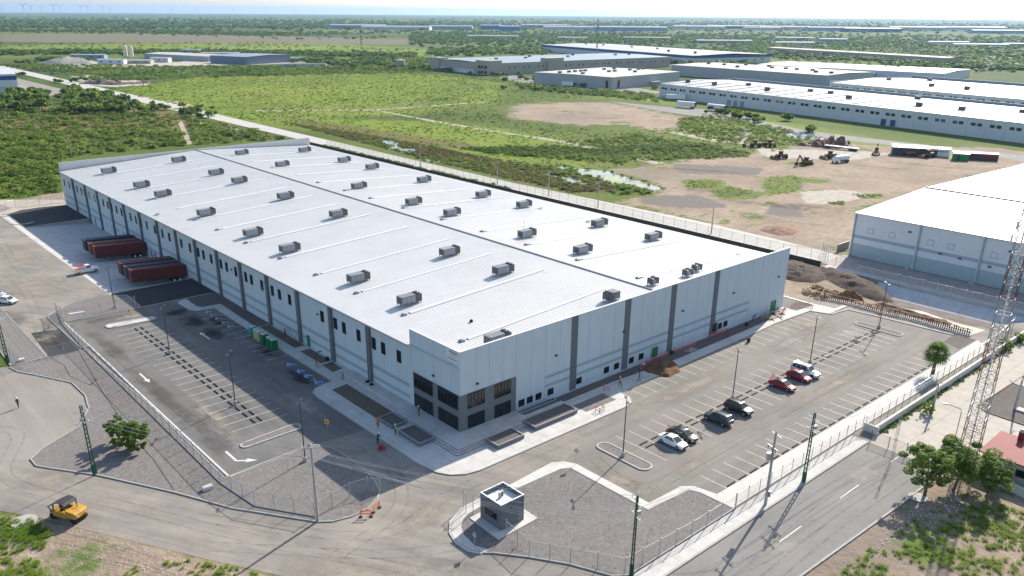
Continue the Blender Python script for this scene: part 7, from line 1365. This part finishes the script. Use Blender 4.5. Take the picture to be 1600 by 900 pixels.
# near corners
nearL = PL([(-20,808),(60,812),(80,835),(60,880),(80,905),(-20,905)]); P = fill([nearL], 420, False, 26, 1.0); scatter('grass', [blades(46, 600+i) for i in range(4)], P, rng.uniform(.2, .65, len(P)), M['leafb'], 'tufts of grass in the bottom left corner')
P = fill([PL([(200,885),(300,875),(400,893),(420,930),(190,930)])], 170, False, 12, .8); scatter('grass', [blades(46, 610+i) for i in range(4)], P, rng.uniform(.2, .6, len(P)), M['leafb'], 'tufts of grass along the bottom verge')
P = np.concatenate([fill([PL([(1330,880),(1400,830),(1440,800),(1600,790),(1610,905),(1290,905)])], 430, False, 46, .9), fill([PL([(1500,770),(1600,800),(1600,850),(1520,830)])], 120, False)]); P = P[P[:, 1] < -52.6]; scatter('grass', [blades(46, 620+i) for i in range(4)], P, rng.uniform(.2, .65, len(P)), M['leafb'], 'grass and weeds in the bottom right corner')
P = np.stack([rng.uniform(48, 110, 260), rng.normal(-40.95, .25, 260)], 1); scatter('weed_patch', [clump(20, .2, [((0,0,.3),.6)], 630, .6)], P, rng.uniform(.2, .7, 260), M['leaf'], 'weeds along the foot of the white wall')
P = np.stack([rng.normal(125.8, .5, 300), rng.uniform(130, 262, 300)], 1); scatter('weed_patch', shr, P, rng.uniform(.5, 1.6, 300), M['leaf'], 'weeds growing along the dark screened fence')
def small_stones(P, label, s=(.05, .16)):
    mb = MB()
    for x, y in P: r = random.uniform(*s); a = random.uniform(0, 3); mb.obox((x, y), (math.cos(a), math.sin(a)), r, r*.7, -.02, r*.8)
    tag(mb.build('stones', M['walk'], fix=False), label, kind='stuff')
small_stones(fill([PL([(60,812),(200,850),(380,893),(300,905),(100,905)])], 60, False), 'scattered stones on the bare bottom verge', (.03,.09)); small_stones(fill([PL([(1440,780),(1500,770),(1500,800),(1350,870)])], 120, False), 'rubble stones under the roadside trees', (.04,.1))
# far woodland belts (merged masses)
def belt(pl, n, w, s=(4, 8), seed=0):
    pts = []
    for (x0, y0), (x1, y1) in zip(pl[:-1], pl[1:]):
        for _ in range(int(n/(len(pl)-1))):
            f = random.random(); px = x0+(x1-x0)*f; py = y0+(y1-y0)*f+random.gauss(0, w); 
            if py < 27: continue
            pts.append(G(px, py))
    return pts
B = belt([(0,84),(120,82),(300,82),(420,84),(520,86),(650,88)], 900, 1.5)+belt([(60,94),(140,97)], 60, 1.5)+belt([(560,95),(640,103),(680,100)], 260, 3)+belt([(440,88),(560,102)], 200, 3)+belt([(0,48),(200,49),(300,51),(420,54),(640,50)], 900, 2)+belt([(420,62),(600,60)], 20, 1)
scatter('tree_belt', ftree, B, rng.uniform(3.2, 6.5, len(B)), M['leafd'], 'dark belts of trees between the far fields on the left')
B = belt([(640,58),(800,58),(1000,60),(1250,62),(1600,66)], 3600, 6)+belt([(1380,96),(1600,106)], 350, 3)+belt([(1050,98),(1180,104)], 120, 2)+belt([(670,82),(800,80),(860,78)], 500, 3)+belt([(1150,76),(1300,84),(1420,88),(1600,100)], 2200, 5)+belt([(1000,78),(1200,84)], 300, 2)+belt([(1300,75),(1600,84)], 700, 3)
B = [b for b in B]
blds = [(o.location.x, o.location.y) for o in bpy.data.objects if o.name.startswith('building')]
B = [b for b in B if not any(abs(b[0]-x)+abs(b[1]-y) < 18 for x, y in blds)]
scatter('woodland', ftree, B, rng.uniform(3.5, 7, len(B)), M['leafd'], 'dark woodland wrapped round the distant plants and the town')
B = belt([(0,34),(400,36),(800,38),(1200,40),(1600,43)], 3200, 4)+belt([(0,41),(600,43)], 700, 1.5); scatter('far_woodland', ftree, B, rng.uniform(6, 13, len(B)), M['leafd'], 'far blue green woodland reaching to the horizon')
# single scattered trees on the far green field
# near trees
def near_tree(x, y, h, r, seed, label, n=2600, leaf=.055, lean=(0, 0), cz=.5, vz=.46):
    g = np.random.default_rng(seed); t = empty('leafy_tree', (x, y, 0), 0, label, 'tree'); ls = [((g.uniform(-.8, .8), g.uniform(-.8, .8), g.uniform(-.75, .7)), g.uniform(.1, .28)) for _ in range(44)]+[((0, 0, .1), .55)]
    q = clump(n, leaf, ls, seed, .8, .6); V = q.reshape(-1, 3)*np.array([r, r, h*vz])+np.array([lean[0], lean[1], h*cz]); mesh_np('crown', V, np.arange(len(V)).reshape(-1, 4), M['leafn'], (np.repeat(g.uniform(0, 1, (n//20)+1), 20)[:n]+g.uniform(-.2, .2, n)) % 1, t)
    b = MB(); b.tube([(0, 0, -.1), (lean[0]*.2, lean[1]*.2, h*.2), (lean[0]*.6, lean[1]*.6, h*.42)], [h*.032, h*.026, h*.018], 9)
    for (c, rr2) in ls[:9]:
        e_ = Vector((c[0]*r+lean[0], c[1]*r+lean[1], c[2]*h*vz+h*cz)); s_ = Vector((lean[0]*.4, lean[1]*.4, h*.3)); b.tube([s_, s_.lerp(e_, .5)+Vector((0, 0, .2)), e_], [h*.014, h*.009, h*.004], 6)
    b.build('trunk', M['bark'], t, smooth=True)
near_tree(-38.3, 26.6, 5.2, 2.1, 31, 'green tree with two rounded crowns on the left gravel, nearer trunk', 9000, .042)
near_tree(-39.3, 30.4, 4.6, 1.75, 32, 'smaller crown just behind the gravel verge tree', 6000, .045)
near_tree(35.8, -52.9, 7.4, 3.6, 33, 'roadside tree leaning over the end of the side road', 9500, .03, (1.2, .6), .62, .38); near_tree(40.2, -54.8, 7.2, 4.0, 34, 'broad tree right beside the leaning roadside tree', 10000, .03, (1.0, -.8), .6, .4); near_tree(43.2, -58.0, 5.2, 3.0, 35, 'lower tree nearest the red roofed house', 6000, .035, (0, 0), .55, .42)
near_tree(60.5, -42.6, 2.4, 1.2, 36, 'small green bush in the old concrete yard', 500, .09); near_tree(99.5,-40.3,2.5,1.6,37,'leafy bush leaning over the white wall behind the tower',600,.09); near_tree(106,-40.8,2.2,1.5,38,'second bush on the white wall behind the tower',500,.09)
P = [(x+random.gauss(0,.35), y+random.gauss(0,.35)) for (x, y) in fill([G1], 130, False)]+[(-34.5+random.gauss(0,1.2), random.uniform(8,70)) for _ in range(60)]+[(random.uniform(-15,13), -38.0+random.gauss(0,.3)) for _ in range(40)]+list(map(tuple, fill([gi], 60, False)))
scatter('gravel_weeds', [blades(16, 700, .03)], P, rng.uniform(.1, .3, len(P)), M['leafb'], 'tiny weeds pushing through the grey gravel', base=.1)
# palms
def palm(x, y, h, r, label, nf=34, group=None, skirt=True):
    t = empty('fan_palm', (x, y, 0), random.uniform(0, 6), label, 'palm', group); g = random.Random(int(x*7+y)); mb = MB()
    MB().tube([(0, 0, -.1), (0, 0, h*.5), (0, 0, h)], [.34, .26, .24], 9).build('trunk', M['bark'], t)
    for k in range(nf):
        a = 2*PI*k*.382; el = R(82)-R(125)*k/nf; L = r*.42; d = Vector((math.cos(a)*math.cos(el), math.sin(a)*math.cos(el), math.sin(el))); s0 = Vector((0, 0, h)); c = s0+d*L; up = Vector((0, 0, 1)); sd_ = d.cross(up).normalized(); nn = sd_.cross(d).normalized()
        mb.bar(s0, c, .04)
        for j in range(11):
            b = (j-5)/5*1.35; dd = (d*math.cos(b)+sd_*math.sin(b)); e_ = c+dd*r*.66-Vector((0, 0, .16*r*abs(b)+.12*r)); m1 = c+dd*r*.3; w = sd_*math.cos(b)*.035*r-d*math.sin(b)*.035*r
            mb.add([c, m1+w, e_, m1-w], [(0, 1, 2, 3)])
    mb.build('fronds', M['leafn'], t, fix=False)
    if skirt:
        s = MB()
        for k in range(40): a = g.uniform(0, 2*PI); s.bar((.22*math.cos(a), .22*math.sin(a), h), (g.uniform(.4, .7)*math.cos(a), g.uniform(.4, .7)*math.sin(a), h-g.uniform(.9, 1.9)), .12, .02)
        s.build('dead_frond_skirt', mat('dry_fronds', (.17,.13,.07), .9, .2) if 'dry_fronds' not in bpy.data.materials else bpy.data.materials['dry_fronds'], t)
palm(76.9, -36.6, 4.0, 2.5, 'fan palm growing through the walkway near the far corner', 44)
for k, (px, py) in enumerate(((1246,104),(1320,106),(1334,108),(1341,109),(1356,110),(1381,112),(1394,114),(1401,114),(1475,114),(1179,101),(1190,101))):
    x, y = G(px, py+3); palm(x, y, random.uniform(7, 10), 3.6, '%s of the tall thin palms among the far sheds, counted from the left'%ORD[k+1] if k < 9 else 'tall palm by the blue edged warehouse, %s one'%('left' if k == 9 else 'right'), 18, 'tall palms among the far sheds', False)
# ================================================================ HAZE
m, nt, p = newmat('haze_air'); nt.nodes.remove(p); vp = N(nt, 'VolumePrincipled'); vp.inputs['Color'].default_value = (.40, .64, 1.0, 1); vp.inputs['Density'].default_value = 4.2e-5; vp.inputs['Anisotropy'].default_value = .35
nt.links.new(vp.outputs[0], nt.nodes['Material Output'].inputs['Volume'])
hz = MB().box(-26000, 34000, -26000, 34000, -190, 175).build('haze', m); tag(hz, 'thin blue morning haze over the plain', kind='stuff')
